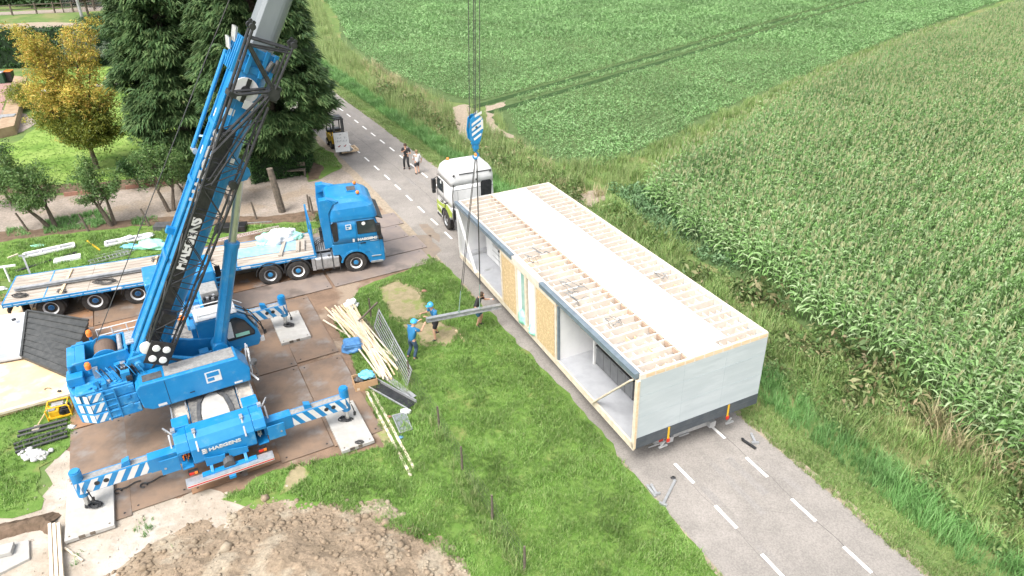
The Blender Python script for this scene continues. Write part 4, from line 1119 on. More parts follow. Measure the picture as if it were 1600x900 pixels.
m.bar((1.2, -.462, -.10), (9.9, -.462, -.10), .03, .03); m.bar((1.0, -.462, -.42), (9.9, -.462, -.42), .03, .03)
for x in (3.5, 6.0, 7.9): m.box(x, x+.12, -.45, .45, .2, .26)
for x in (1.8, 3.4, 4.6): m.box(x, x+.14, .46, .62, -.1, 0)
m.box(4.3, 4.5, -.2, 0, .2, .45); m.cyl((2.3, -.47, -.05), (2.3, -.5, -.05), .10, n=12)
bo = m.build('boom_rib', BLUE, boom, bevel=.006)
m = MB(); sec2 = boomsec(.53, .29, -.82)
m.loft([[(9.75, p[0], p[1]) for p in sec2], [(9.95, p[0], p[1]) for p in sec2]]); m.loft([[(10.2, p[0]*1.02, p[1]) for p in sec2], [(10.45, p[0], p[1]) for p in sec2]])
for y in (-.5, -.25, .0, .25, .5): m.box(9.6, 10.6, y-.03, y+.03, .24, .36)
for z in (-.75, -.5, -.1): m.box(9.7, 10.5, -.60, -.52, z, z+.12)
col = bpart(m, 'boom_collar', BLUE, .012)
m = MB()
for y in (.15, .35, .5): m.cyl((10.35, y, .34), (10.75, y, .44), .05, n=10); m.cyl((10.1, y, .40), (10.4, y+.05, .52), .045, n=10)
m.cyl((10.0, -.62, -.55), (10.3, -.62, -.62), .07, n=10, mi=1); m.cyl((10.0, -.6, -.72), (10.4, -.6, -.75), .06, n=10, mi=1)
m.build('locking_pin', [CHROME, DGREY], col)
m = MB(); s3 = boomsec(.40, .12, -.66, .10, .28); s4 = boomsec(.34, .07, -.60, .09, .25); s5 = boomsec(.28, .02, -.54, .08, .2)
m.loft([[(10.3, p[0], p[1]) for p in s3], [(14.2, p[0], p[1]) for p in s3]]); m.loft([[(14.2, p[0], p[1]) for p in boomsec(.44, .17, -.70)], [(14.5, p[0], p[1]) for p in boomsec(.44, .17, -.70)]])
m.loft([[(14.0, p[0], p[1]) for p in s4], [(18.6, p[0], p[1]) for p in s4]]); m.loft([[(18.6, p[0], p[1]) for p in boomsec(.38, .12, -.64)], [(18.85, p[0], p[1]) for p in boomsec(.38, .12, -.64)]])
m.loft([[(18.4, p[0], p[1]) for p in s5], [(23.7, p[0], p[1]) for p in s5]])
bpart(m, 'boom_telescope', BOOMGREY, .012)
m = MB()
for y in (-.3, .26): m.prism([(23.6, .1), (24.0, .25), (24.5, .1), (24.7, -.7), (24.4, -.95), (23.6, -.6)], 'y', y, y+.04)
bh = bpart(m, 'boom_head', BLUE, .01)
m = MB()
for y in (-.18, -.05, .08): m.cyl((24.35, y, -.65), (24.35, y+.06, -.65), .26, n=24); m.cyl((24.1, y, .05), (24.1, y+.06, .05), .2, n=20)
m.build('sheave', DGREY, bh)
# tube hanger on the back of the boom, white marks, emblem
m = MB(); m.cyl((6.9, .58, .36), (10.0, .58, .40), .06, n=12); m.cyl((6.85, .40, .28), (6.85, .78, .30), .09, n=12, mi=1); m.bar((9.8, .4, .2), (9.9, .6, .42), .08); m.bar((7.4, .4, .1), (7.3, .6, .36), .06)
bpart(m, 'guide_tube', [BLUE, STEEL], 0)
m = MB()
for x, y, z in ((8.1, .12, .262), (6.9, .12, .262)): m.box(x, x+.26, y, y+.13, .203, .205)
m.box(8.4, 8.6, -.462, -.460, -.15, .0); m.box(7.0, 7.2, -.464, -.461, -.62, -.5)
m.box(4.85, 5.2, -.468, -.464, -.16, .10, 0); m.box(4.9, 5.0, -.472, -.469, -.12, .06, 1); m.box(5.05, 5.15, -.472, -.469, -.05, .06, 1)
m.box(3.9, 4.0, -.47, -.462, -.3, -.2); m.cyl((3.45, -.463, .0), (3.45, -.468, .0), .09, n=14)
m.build('emblem', [WHITE, BLUE], boom)
text_obj('HAEGENS', .46, 'lettering', WHITE, boom, axes((6.72, -.472, .02), (1, 0, 0), (0, 0, 1)), bold=.02, sx=1.15)
# luffing cylinder
m = MB(); p0 = Vector((.72, 0, -2.36)); p1 = Vector((6.75, 0, -1.02)); dd = (p1-p0).normalized()
m.cyl(p0, p0+dd*3.75, .215, n=28); m.cyl(p0+dd*3.7, p0+dd*3.85, .24, n=28); m.cyl(p0+dd*2.0, p0+dd*2.06, .225, n=28); m.cyl(p0+dd*1.0, p0+dd*1.05, .225, n=28); m.tube([p0+dd*.3+Vector((0,-.24,.03)), p0+dd*3.6+Vector((0,-.24,.03))], .02, 6)
m.cyl(p0+Vector((0,-.3,0)), p0+Vector((0,.3,0)), .25, n=18)
lc = bpart(m, 'lift_cylinder', BLUE, .006)
m = MB(); m.cyl(p0+dd*3.85, p1, .125, n=24); m.build('lift_rod', CHROME, lc)
m = MB(); m.prism([(6.3, -.70), (7.2, -.70), (7.0, -1.15), (6.85, -1.25), (6.65, -1.2)], 'y', -.28, -.16); m.prism([(6.3, -.70), (7.2, -.70), (7.0, -1.15), (6.85, -1.25), (6.65, -1.2)], 'y', .16, .28); m.cyl((6.78, -.3, -1.05), (6.78, .3, -1.05), .14, n=16)
m.build('rod_bracket', BLUE, lc, bevel=.01)
# black lattice jib folded along the right side of the boom
m = MB(); YN, YF = -1.12, -.66
def jy(x): return (YN+.10*(1-min(1, (x-.6)/4)), YF)
def jz(x):
    t = min(1, max(0, (x-.6)/8.5)); return (.02+.20*t, -.70-.08*t)
ch = []
for side_ in (0, 1):
    for tb in (0, 1):
        pts = [(x, jy(x)[side_], jz(x)[tb]) for x in (.6, 2.6, 4.6, 6.6, 9.1)]
        m.tube(pts, .042 if side_ == 0 else .035, 8)
xs = [.6+.81*i for i in range(11)]
for i in range(10):
    a, b = xs[i], xs[i+1]
    for side_ in (0, 1):
        za, zb = jz(a), jz(b); ya, yb = jy(a)[side_], jy(b)[side_]
        p, q = ((a, ya, za[0]), (b, yb, zb[1])) if i % 2 else ((a, ya, za[1]), (b, yb, zb[0]))
        m.tube([p, q], .017, 6)
        m.tube([(a, ya, za[0]), (a, ya, za[1])], .016, 6)
    for tb in (0, 1):
        m.tube([(a, jy(a)[i % 2], jz(a)[tb]), (b, jy(b)[(i+1) % 2], jz(b)[tb])], .015, 6)
# head forks
N1, N2 = Vector((9.6, -.95, -.78)), Vector((9.05, -.95, .26))
for yy in (-1.15, -.75):
    m.tube([N2+Vector((0, yy+.95, 0)), (11.0, yy, .32)], .042, 8); m.tube([N1+Vector((0, yy+.95, 0)), (11.0, yy, -.84)], .042, 8)
    m.tube([(10.55, yy, .29), N1+Vector((0, yy+.95, 0))], .05, 8); m.tube([(10.7, yy, .30), (10.85, yy, -.82)], .035, 8); m.tube([(10.5, yy, .25), (10.75, yy, -.80)], .028, 8)
    m.tube([N2+Vector((0, yy+.95, 0)), N1+Vector((0, yy+.95, 0))], .045, 8); m.tube([(7.3, yy, .20), N1+Vector((0, yy+.95, .02))], .045, 8); m.tube([(6.4, yy, -.06), N1+Vector((0, yy+.95, 0))], .03, 8)
    for zz in (.34, -.84): m.cyl((11.0, yy-.05, zz), (11.0, yy+.05, zz), .09, n=12); m.cyl((11.12, yy-.03, zz), (11.12, yy+.03, zz), .05, n=10)
for p in ((11.0, .32), (11.0, -.84), (10.0, .3)): m.tube([(p[0], -1.15, p[1]), (p[0], -.75, p[1])], .03, 8)
m.cyl((9.5, -1.2, -.80), (9.5, -.70, -.80), .17, n=18); m.box(9.3, 9.75, -1.15, -.75, -.95, -.65)
m.cyl((6.6, -1.2, -.62), (6.6, -1.05, -.62), .12, n=14)
m.box(9.0, 9.15, -1.2, -.7, .12, .34)
jib = bpart(m, 'lattice_jib', BLACKP, 0)
m = MB(); m.box(.9, 8.0, -.64, -.61, -.34, .08); m.box(1.6, 2.0, -.9, -.66, -.5, -.1); m.build('jib_cover', BLACKP, jib, bevel=.004)
text_obj('HAEGENS', .40, 'lettering', WHITE, jib, axes((4.30, -.648, -.15), (1, 0, 0), (0, 0, 1)), bold=.02, sx=1.0)
m = MB(); m.box(.35, 1.15, -1.16, -1.10, -.68, .02)
m.build('jib_foot_plate', BLACKP, jib, bevel=.01)
m = MB()
for x, z in ((.55, -.18), (.92, -.18), (.55, -.48), (.92, -.48)): m.lathe((x, -1.16, z), (0, -1, 0), [(.11, 0), (.115, .03), (.09, .05), (.01, .055)], 16)
m.lathe((.82, -1.0, .05), (0, -1, 0), [(.2, 0), (.2, .08), (.01, .09)], 20)
m.build('lamp', LAMPW, jib)
m = MB(); m.cyl((9.25, -.48, -.20), (9.25, -.60, -.20), .36, n=26, mi=0); m.cyl((9.25, -.60, -.20), (9.25, -.63, -.20), .14, n=18, mi=1); m.box(8.9, 9.6, -.64, -.605, -.26, -.14, 1); m.box(8.75, 9.0, -.66, -.60, -.55, -.25, 0); m.box(8.6, 9.3, -.60, -.5, .1, .2, 1)
bpart(m, 'rope_reel', [WHITE, BLACKP], .006)
# boom hose on the back and the hoist ropes
Rb = Mb
tip = Rb @ Vector((24.2, 0, .3)); tip2 = Rb @ Vector((24.6, 0, -.65))
drum = Matrix.Rotation(A_SUP, 4, 'Z') @ Vector((-2.8, .75, 3.42))
m = MB(); P_ = []
mid = Rb @ Vector((9.9, .85, .75))
for i in range(9): P_.append(drum.lerp(mid, i/8))
for i in range(1, 9): P_.append(mid.lerp(tip, i/8))
m.tube(P_, .014, 6)
m.build('winch_rope', ROPE, crane)

# ================================================================ HOOK BLOCK, ROPES, SLINGS AND THE BEAM THEY CARRY
HX, HY = -1.30, 23.45
root_tip = S0 + tip2
hz_top, hz_bot = 9.45, 8.05
hook = empty('hook_block', (HX, HY, 7.9), R(25), 'blue and white striped hook block hanging on steel ropes above the trailer and house module', 'crane hook')
m = MB()
hp = [(-.26, .55), (-.30, .9), (-.24, 1.38), (-.10, 1.50), (.14, 1.50), (.28, 1.36), (.30, .95), (.16, .45), (.0, .33), (-.12, .38)]
m.prism(hp, 'y', -.17, -.13, 0); m.prism(hp, 'y', .13, .17, 0)
hk = m.build('cheek_plate', [BLUE], hook, bevel=.012)
m = MB(); 
for k in range(5):
    z0 = .50+.20*k
    x0 = -.20 if k < 4 else -.06
    m.add([(x0, -.174, z0+(.0 if k < 4 else .14)), (.24, -.174, z0+.26), (.24, -.174, z0+.37), (x0, -.174, z0+(.11 if k < 4 else .25))], [(0,1,2,3)]) if k else m.add([(-.10,-.174,.52),(.20,-.174,.70),(.20,-.174,.80),(-.14,-.174,.60)], [(0,1,2,3)])
    m.add([(-.14, .174, z0), (.20, .174, z0+.22), (.20, .174, z0+.32), (-.14, .174, z0+.10)], [(0,1,2,3)])
m.box(.20, .285, -.176, -.172, .95, 1.32)
m.build('warning_stripes', WHITE, hk)
m = MB()
for y in (-.09, -.02, .05): m.cyl((0, y, 1.05), (0, y+.045, 1.05), .23, n=22)
m.box(-.12, .12, -.13, .13, .48, .62); m.cyl((0, -.18, 1.05), (0, .18, 1.05), .05, n=12)
m.build('sheave', DGREY, hook)
m = MB(); m.box(-.10, .10, -.14, .14, .12, .42); m.cyl((0, 0, .02), (0, 0, .15), .09, n=14); m.box(-.16, .16, -.10, .10, .30, .40)
m.build('swivel', BLUE, hook, bevel=.02)
m = MB(); m.tube([(0, 0, .1), (.02, 0, -.02), (.10, 0, -.10), (.12, 0, -.20), (.05, 0, -.29), (-.06, 0, -.29), (-.12, 0, -.20), (-.11, 0, -.13)], [.05, .045, .045, .055, .05, .045, .035, .015], 10)
m.build('hook', BLUE, hook)
# falls of rope, part of the hook block's hanging gear
m = MB()
T_ = Matrix.Translation((-HX, -HY, -7.9))
for k, (ox, oy) in enumerate(((-.20, 0), (-.02, .03), (.04, -.03), (.20, 0))):
    a = Vector((HX+ox*.9, HY+oy, 7.9+1.2)); b = root_tip + Vector((ox*.9, oy, 0))
    m.cyl(rotz(-R(25)) @ (a-Vector((HX, HY, 7.9))), rotz(-R(25)) @ (b-Vector((HX, HY, 7.9))), .014, n=6)
m.build('hoist_rope', ROPE, hook)
hook.scale = (.88, .88, .88)
for c_ in kids(hook):
    if c_.name.startswith('hoist_rope'): c_.scale = (1/.88,)*3
# beam
BA, BB = g(667, 500, 1.30), g(783, 478, 1.12)
bd = (BB-BA); 
sb = empty('steel_beam', BA, 0, 'galvanised steel beam hanging from two slings, guided by three workers into the house module', 'steel beam')
m = MB(); wv = bd.normalized(); 
sd = wv.cross(Vector((0,0,1))).normalized(); up = sd.cross(wv)
def ibar(m, a, b, w_, h_, t_):
    m.bar(a+up*(h_/2-t_/2), b+up*(h_/2-t_/2), w_, t_); m.bar(a-up*(h_/2-t_/2), b-up*(h_/2-t_/2), w_, t_); m.bar(a, b, t_, h_-2*t_+.002)
ibar(m, Vector((0,0,0)), bd, .16, .18, .02)
m.build('beam', STEEL, sb, bevel=0)
m = MB(); m.bar(wv*-.02, wv*.0, .15, .17)
for t in (.06, .5, .94): m.bar(bd*t-sd*.07, bd*t+sd*.07, .015, .15)
m.build('end_plate', STEEL, sb)
sl = empty('lifting_slings', (HX, HY, 7.62), 0, 'thin wire slings running from the hook down to the hanging steel beam', 'lifting sling')
m = MB(); o_ = Vector((HX, HY, 7.62)); A1 = BA+bd*.42+up*.09; A2 = BA+bd*.70+up*.09
mid1 = A1+Vector((.1, .05, .95)); mid2 = A2+Vector((.03, .02, 1.1))
m.cyl((-.03, 0, 0), mid1-o_, .013, n=6); m.cyl((0, 0, 0), mid1+Vector((.03,0,.05))-o_+Vector((.04,0,0)), .013, n=6); m.cyl((.03, 0, 0), mid2-o_, .014, n=6); m.cyl((.05, .02, 0), mid2-o_+Vector((.02,0,0)), .012, n=6)
m.build('wire_leg', ROPE, sl)
m = MB()
for a, b in ((A1, mid1), (A2, mid2)):
    m.bar(a-o_, b-o_, .05, .035); m.bar(a-o_+up*.0-sd*.10, a-o_-up*.20-sd*.10, .05, .01)
    m.bar(a-o_+sd*.1, a-o_-sd*.1, .05, .012)
m.build('web_strap', SLING, sl)

# ================================================================ TRUCKS
def rrect(x0, x1, y0, y1, z, r, n=4, zs=0.0):
    """rounded rectangle ring; zs slopes the ring with x"""
    pts = []
    for cx_, cy_, a0 in ((x1-r, y1-r, 0), (x0+r, y1-r, 90), (x0+r, y0+r, 180), (x1-r, y0+r, 270)):
        for k in range(n+1):
            a = R(a0+90*k/n); x = cx_+r*math.cos(a); pts.append((x, cy_+r*math.sin(a), z+zs*(x-x0)))
    return pts
def truck_cab(root, paint, lower, near, style):
    """cab centred on the front axle, heading +x; near = -1/+1 is the side with the lettering"""
    m = MB(); hw = 1.22
    arch = [(.62*math.cos(R(a)), .52+.62*math.sin(R(a))) for a in range(158, 10, -12)]
    low = [(-1.0, 1.04), (-.70, 1.04)] + arch + [(.66, .42), (1.30, .40), (1.40, .50), (1.40, 1.30), (1.34, 1.62), (-1.0, 1.62)]
    m.prism(low, 'y', -hw, hw)
    body = m.build('cab_body', paint, root, bevel=.05, seg=3)
    m = MB()
    rings = [rrect(-1.0, 1.34, -hw, hw, 1.60, .14), rrect(-1.0, 1.32, -hw, hw, 1.95, .16), rrect(-1.0, 1.20, -hw+.02, hw-.02, 2.45, .2), rrect(-1.0, 1.12, -hw+.03, hw-.03, 2.80, .24)]
    m.loft(rings)
    up = m.build('cab_shell', paint, root, bevel=0, smooth=True)
    up.data.shade_flat() if False else None
    m = MB()
    if style == 'blue':
        rings = [rrect(-1.0, 1.24, -1.24, 1.24, 2.77, .25), rrect(-1.0, 1.22, -1.24, 1.24, 2.98, .28), rrect(-1.0, 1.12, -1.20, 1.20, 3.30, .34, zs=.03), rrect(-.98, .95, -1.10, 1.10, 3.60, .40, zs=-.01), rrect(-.94, .72, -.96, .96, 3.76, .42, zs=-.02), rrect(-.8, .45, -.7, .7, 3.80, .4, zs=-.02)]
    else:
        rings = [rrect(-1.0, 1.20, -1.21, 1.21, 2.77, .22), rrect(-1.0, 1.16, -1.21, 1.21, 3.10, .24), rrect(-.98, 1.02, -1.15, 1.15, 3.42, .30), rrect(-.93, .86, -1.02, 1.02, 3.60, .34), rrect(-.80, .66, -.8, .8, 3.66, .34)]
    m.loft(rings)
    if style == 'blue':     # wind deflector cheeks standing behind the roof
        for s_ in (1, -1):
            m.prism([(-1.32, 1.45), (-1.35, 3.1), (-1.28, 3.86), (-.98, 3.88), (-.70, 3.62), (-.95, 3.2), (-.95, 1.5)], 'y', min(s_*1.12, s_*1.20), max(s_*1.12, s_*1.20))
            m.prism([(-1.28, 3.45), (-1.28, 3.86), (-.98, 3.88), (-.45, 3.70), (-.6, 3.6)], 'y', min(s_*.80, s_*1.13), max(s_*.80, s_*1.13))
    roof = m.build('roof', paint, root, bevel=.015 if style == 'blue' else 0, smooth=(style != 'blue'))
    if style == 'blue':
        for p_ in roof.data.polygons: p_.use_smooth = len(p_.vertices) == 4 and p_.area < .6 and False
    # roof details
    m = MB(); m.box(.02, .50, -.30, .30, 3.79 if style == 'blue' else 3.655, 3.83 if style == 'blue' else 3.70, 0); m.box(.06, .46, -.26, .26, 3.83 if style == 'blue' else 3.70, 3.85 if style == 'blue' else 3.715, 1)
    m.build('roof_hatch', [paint, DGREY if style == 'blue' else WHITE_WORN], roof, bevel=.015)
    for yy in (-.62, .62) if style == 'blue' else (-.85, .75):
        b = MB(); zb = 3.74 if style == 'blue' else 3.60; xb = .50 if style == 'blue' else .62
        b.cyl((xb, yy, zb), (xb, yy, zb+.06), .055, n=10, mi=1); b.lathe((xb, yy, zb+.06), (0, 0, 1), [(.075, 0), (.078, .09), (.05, .12), (.01, .125)], 14)
        b.build('beacon', [ORANGE, BLACKP], roof)
    if style == 'blue':
        for s_ in (-1, 1):
            m = MB(); m.lathe((1.16, s_*.80, 3.12), (.9, s_*.1, .25), [(.02, -.03), (.13, -.02), (.13, .015), (.02, .03)], 14); m.build('roof_lamp', LAMPW, roof)
    # windscreen, side windows, doors
    m = MB(); m.add([(1.335, -1.04, 1.98), (1.335, 1.04, 1.98), (1.175, 1.00, 2.66), (1.175, -1.00, 2.66)], [(0,1,2,3)]); m.add([(1.325, -1.04, 1.97), (1.325, 1.04, 1.97), (1.165, 1.00, 2.67), (1.165, -1.00, 2.67)], [(3,2,1,0)])
    m.build('windscreen', GLASS, root)
    for s_ in (-1, 1):
        y0 = s_*1.228; y1 = s_*1.215
        m = MB(); m.prism([(.24, 2.02), (.24, 2.66), (1.03, 2.66), (1.14, 2.34), (1.16, 2.02)], 'y', min(y0, y1), max(y0, y1))
        w_ = m.build('side_window', GLASS, root)
        m = MB(); fr = [(.24, 2.02), (.24, 2.66), (1.03, 2.66), (1.14, 2.34), (1.16, 2.02)]
        for a, b in zip(fr, fr[1:]+fr[:1]): m.bar((a[0], s_*1.232, a[1]), (b[0], s_*1.232, b[1]), .025, .014)
        m.build('window_seal', BLACKP, w_)
        m = MB()
        if s_ == near:      # inside glimpses behind the glass plane are just the frame and wheel: a pale seat and round sticker
            m.cyl((.55, s_*1.233, 2.52), (.55, s_*1.229, 2.52), .09, n=12, mi=0)
            m.build('window_sticker', [WHITE_WORN], w_)
        m = MB()
        for a, b in (((.18, 2.72), (.18, 1.1)), ((1.20, 2.0), (1.22, .98)), ((.18, 1.55), (1.24, 1.55)), ((.18, 1.02), (.70, 1.02))): m.bar((a[0], s_*1.222, a[1]), (b[0], s_*1.222, b[1]), .012, .008)
        m.box(.30, .55, min(s_*1.22, s_*1.245), max(s_*1.22, s_*1.245), 1.50, 1.56)
        m.build('door_handle', BLACKP, root)
        m = MB(); m.box(1.10, 1.30, min(s_*1.30, s_*1.52), max(s_*1.30, s_*1.52), 1.95, 2.50); m.box(1.14, 1.32, min(s_*1.32, s_*1.50), max(s_*1.32, s_*1.50), 1.70, 1.90)
        m.bar((1.15, s_*1.2, 2.62), (1.2, s_*1.42, 2.5), .04); m.bar((1.15, s_*1.2, 2.0), (1.2, s_*1.36, 1.9), .04)
        m.build('mirror', BLACKP, root, bevel=.03)
        m = MB(); m.box(.70, 1.28, min(s_*1.16, s_*1.26), max(s_*1.16, s_*1.26), .42, .52); m.box(.76, 1.22, min(s_*1.20, s_*1.25), max(s_*1.20, s_*1.25), .75, .80)
        m.build('step', STEEL if style == 'blue' else PLASTIC, root, bevel=.01)
        m = MB(); m.prism([(.70*math.cos(R(a)), .52+.70*math.sin(R(a))) for a in range(170, 5, -11)] + [(.62*math.cos(R(a)), .52+.62*math.sin(R(a))) for a in range(5, 171, 11)], 'y', min(s_*1.19, s_*1.245), max(s_*1.19, s_*1.245))
        m.build('wheel_arch', paint if style == 'blue' else PLASTIC, root)
        m = MB(); m.box(1.36, 1.43, min(s_*.80, s_*1.16), max(s_*.80, s_*1.16), .80, 1.02); m.build('headlight', LAMPW, root, bevel=.02)
        if style == 'blue':
            m = MB(); m.prism([(-.90, 1.78), (-.94, 2.66), (-.80, 2.74), (-.64, 2.72), (-.66, 1.86), (-.74, 1.76)], 'y', min(s_*1.22, s_*1.235), max(s_*1.22, s_*1.235)); m.build('side_vent', BLACKP, root, bevel=.01)
    m = MB(); m.box(1.39, 1.415, -.95, .95, 1.10, 1.58, 0); m.box(1.39, 1.42, -.7, .7, .55, .95, 0)
    for k in range(4): m.box(1.41, 1.43, -.9, .9, 1.16+.11*k, 1.19+.11*k, 1)
    m.build('grille', [BLACKP, paint], root, bevel=.005)
    m = MB(); m.prism([(1.14, 2.72), (1.45, 2.60), (1.47, 2.64), (1.18, 2.80)], 'y', -1.12, 1.12); m.build('sun_visor', BLACKP, root, bevel=.01)
    return body, up, roof

A_BT = R(18.2); _uy = Vector((-math.sin(A_BT), math.cos(A_BT), 0))
bt = empty('tractor_truck', Vector((-7.44, 28.78, 0))+_uy*1.25, A_BT, 'blue tractor truck with high roof on steel plates, coupled to the long flatbed', 'truck')
bbody, bshell, broof = truck_cab(bt, BLUE, BLUE, -1, 'blue')
T_ = axes((.66, -1.231, 1.72), (1, 0, 0), (0, 0, 1))
text_obj('HAEGENS', .16, 'lettering', WHITE, bt, T_, bold=.01, sx=1.3)
text_obj('Kranen', .07, 'lettering', WHITE, bt, axes((.95, -1.231, 1.60), (1, 0, 0), (0, 0, 1)), bold=.004, sx=1.2) if False else None
m = MB(); m.box(-.28, -.02, -1.236, -1.231, 2.30, 2.56, 0); m.box(-.24, -.06, -1.240, -1.2365, 2.44, 2.52, 1); m.box(-.24, -.14, -1.240, -1.2365, 2.34, 2.41, 1); m.box(-.03, .06, -1.236, -1.231, 1.64, 1.80, 0); m.box(.78, 1.12, -1.236, -1.231, 1.585, 1.60, 0)
m.build('emblem', [WHITE, BLUE], bt)
m = MB()
for y in (-.40, .40): m.box(-4.75, .9, y-.05, y+.05, .72, 1.0)
m.box(-1.0, .9, -1.0, 1.0, .62, 1.05); m.box(-4.75, -4.6, -.5, .5, .7, 1.0); m.box(-3.9, -2.7, -.5, .5, 1.0, 1.06)
for x in (0, -2.68, -3.93): m.cyl((x, -1.0, .52), (x, 1.0, .52), .08, n=10)
m.build('chassis', DGREY, bt, bevel=.01)
m = MB()
for s_ in (-1, 1):
    MB().box(-2.02, -1.86, min(s_*.7, s_*1.2), max(s_*.7, s_*1.2), .42, 1.02).build('tank_bracket', STEEL, bt, bevel=.01)
m = MB()
m.prism(rrect(-.38, .38, -.32, .32, 0, .12)and [(p[0], p[1]) for p in rrect(-1.21, -.62, .40, 1.04, 0, .12)], 'x', -1.84, -.76)
ft = m.build('fuel_tank', STEEL, bt, bevel=.02)
m = MB()
for x in (-1.55, -1.05): m.box(x-.03, x+.03, -1.225, -.6, .385, 1.055)
m.cyl((-1.2, -1.1, 1.04), (-1.2, -1.1, 1.1), .06, n=10)
m.build('tank_strap', DGREY, ft)
m = MB(); m.prism([(p[0], p[1]) for p in rrect(.62, 1.21, .40, 1.04, 0, .12)], 'x', -1.84, -.76); m.build('battery_box', STEEL, bt, bevel=.02)
m = MB(); m.box(-1.9, -1.1, -.55, .55, 1.06, 1.10, 0)
for k in range(8): m.box(-1.85+.09*k, -1.82+.09*k, -.5, .5, 1.10, 1.12, 1)
for k in range(3): m.tube([(-1.05, -.3+.15*k, 1.9), (-1.25, -.3+.2*k, 1.45), (-1.55, -.2+.2*k, 1.35), (-1.8, -.3+.2*k, 1.2)], .022, 6, 1)
m.box(-1.45, -1.15, .4, .8, 1.1, 1.7, 1)
m.build('catwalk', [STEEL, BLACKP], bt, bevel=.004)
for x, rm in ((0, WHITE_WORN), (-2.68, WHITE_WORN), (-3.93, STEEL)):
    for s_ in (-1, 1): wheel(bt, x, s_*1.06, .52, .33, s_, rm, BLUE)
for x in (-2.68, -3.93):
    for s_ in (-1, 1):
        m = MB(); out = [(x+.62*math.cos(R(a)), .54+.62*math.sin(R(a))) for a in range(185, -10, -13)]; inn = [(x+.58*math.cos(R(a)), .54+.58*math.sin(R(a))) for a in range(-5, 186, 13)]
        m.prism(out+inn, 'y', min(s_*.84, s_*1.24), max(s_*.84, s_*1.24)); m.build('mudguard', PLASTIC, bt, bevel=.004)
m = MB(); m.box(-.78, -.74, -1.22, -.85, .25, .95); m.box(-3.26, -3.2, -1.2, -.86, .35, 1.0); m.build('mud_flap', PLASTIC, bt)

# ---- flatbed trailer
A_TR = R(20.6)
tr = empty('flatbed_trailer', (-21.0, 23.95, 0), A_TR, 'long flatbed trailer with wooden deck and blue edge behind the blue truck', 'trailer')
LT_ = 12.6
m = MB(); m.box(0, LT_, 0, 2.5, 1.10, 1.19, 0)
trd = m.build('deck', PLANKDECK, tr, bevel=.004)
m = MB()
for k in range(1, 9): m.box(.02, LT_-.02, 2.5*k/9-.006, 2.5*k/9+.006, 1.191, 1.194)
for x in (3.1, 7.9): m.box(x, x+.012, .02, 2.48, 1.191, 1.195)
m.build('board_gap', OLDWOOD, trd)
m = MB(); m.box(-.03, LT_+.03, -.035, .0, 1.02, 1.205); m.box(-.03, LT_+.03, 2.5, 2.535, 1.02, 1.205); m.box(-.05, -.0, -.035, 2.535, 1.0, 1.20); m.box(LT_, LT_+.05, -.035, 2.535, .98, 1.25)
for x in (1.45, 9.1): m.box(x, x+.05, .0, 2.5, 1.192, 1.20)
for k in range(24): m.box(.3+k*.52, .36+k*.52, -.048, -.035, 1.05, 1.13)
m.build('edge_rail', BLUE_WORN, tr, bevel=.006)
m = MB(); m.box(0, LT_, -.038, -.0355, 1.10, 1.125); 
for x in (4.0, 9.3): m.box(x, x+.4, -.05, -.038, 1.06, 1.16)
m.build('marker_strip', WHITE_WORN, tr)
m = MB()
for y in (.65, 1.75): m.box(.2, LT_-.3, y, y+.12, .78, 1.10)
for k in range(12): m.box(.4+k*1.05, .48+k*1.05, .05, 2.45, .92, 1.09)
for x in (1.52, 3.20, 4.88): m.cyl((x, .2, .54), (x, 2.3, .54), .09, n=10); m.box(x-.1, x+.1, .55, .95, .5, .95); m.box(x-.1, x+.1, 1.55, 1.95, .5, .95)
m.box(8.0, 8.25, .3, .5, .3, 1.05); m.box(8.0, 8.25, 2.0, 2.2, .3, 1.05); m.box(6.0, 7.4, .2, .6, .55, 1.0)
m.build('chassis', mat('trailer_frame_blue', (0.02, .10, .26), rough=.5), tr, bevel=.008)
for x in (1.52, 3.20, 4.88):
    for y, s_ in ((.33, -1), (.68, -1), (2.17, 1), (1.82, 1)):
        wheel(tr, x, y-.02*s_, .535, .31, s_, WHITE_WORN, BLUE)
    m = MB(); out = [(x+.64*math.cos(R(a)), .56+.60*math.sin(R(a))) for a in range(170, -12, -13)]; inn = [(x+.61*math.cos(R(a)), .56+.57*math.sin(R(a))) for a in range(-5, 171, 13)]
    m.prism(out+inn, 'y', .10, .84); m.prism(out+inn, 'y', 1.66, 2.40); m.build('mudguard', PLASTIC, tr, bevel=.003)
m = MB(); m.box(.55, .60, .12, .85, .25, 1.0); m.box(.55, .60, 1.65, 2.38, .25, 1.0); m.box(-.02, .06, .2, 2.3, .62, .78); m.bar((.05, .25, 1.0), (.05, .25, .6), .05); m.bar((.05, 2.2, 1.0), (.05, 2.2, .6), .05)
m.build('mud_flap', PLASTIC, tr)
m = MB(); m.box(-.055, -.05, .3, .6, .62, .76, 0); m.box(-.055, -.05, 1.9, 2.2, .62, .76, 0); m.build('tail_light', [RED], tr)
m = MB()      # headboard posts and side ladder
for y in (.02, 2.42): m.bar((LT_-.02, y, 1.15), (LT_-.02, y, 2.75), .10, .08)
m.bar((LT_-.02, .02, 2.72), (LT_-.02, 2.42, 2.72), .05); m.bar((LT_-.02, .02, 1.4), (LT_-.02, 2.42, 1.4), .08, .1)
m.build('headboard', BLUE, tr, bevel=.01)
m = MB(); m.bar((8.05, -.04, 1.05), (8.15, -.16, .35), .04); m.bar((8.55, -.04, 1.05), (8.65, -.16, .35), .04)
for k in range(3): m.bar((8.07+.04*k, -.07-.035*k, .85-.22*k), (8.6+.04*k, -.07-.035*k, .85-.22*k), .035)
m.build('side_ladder', BLUE, tr)
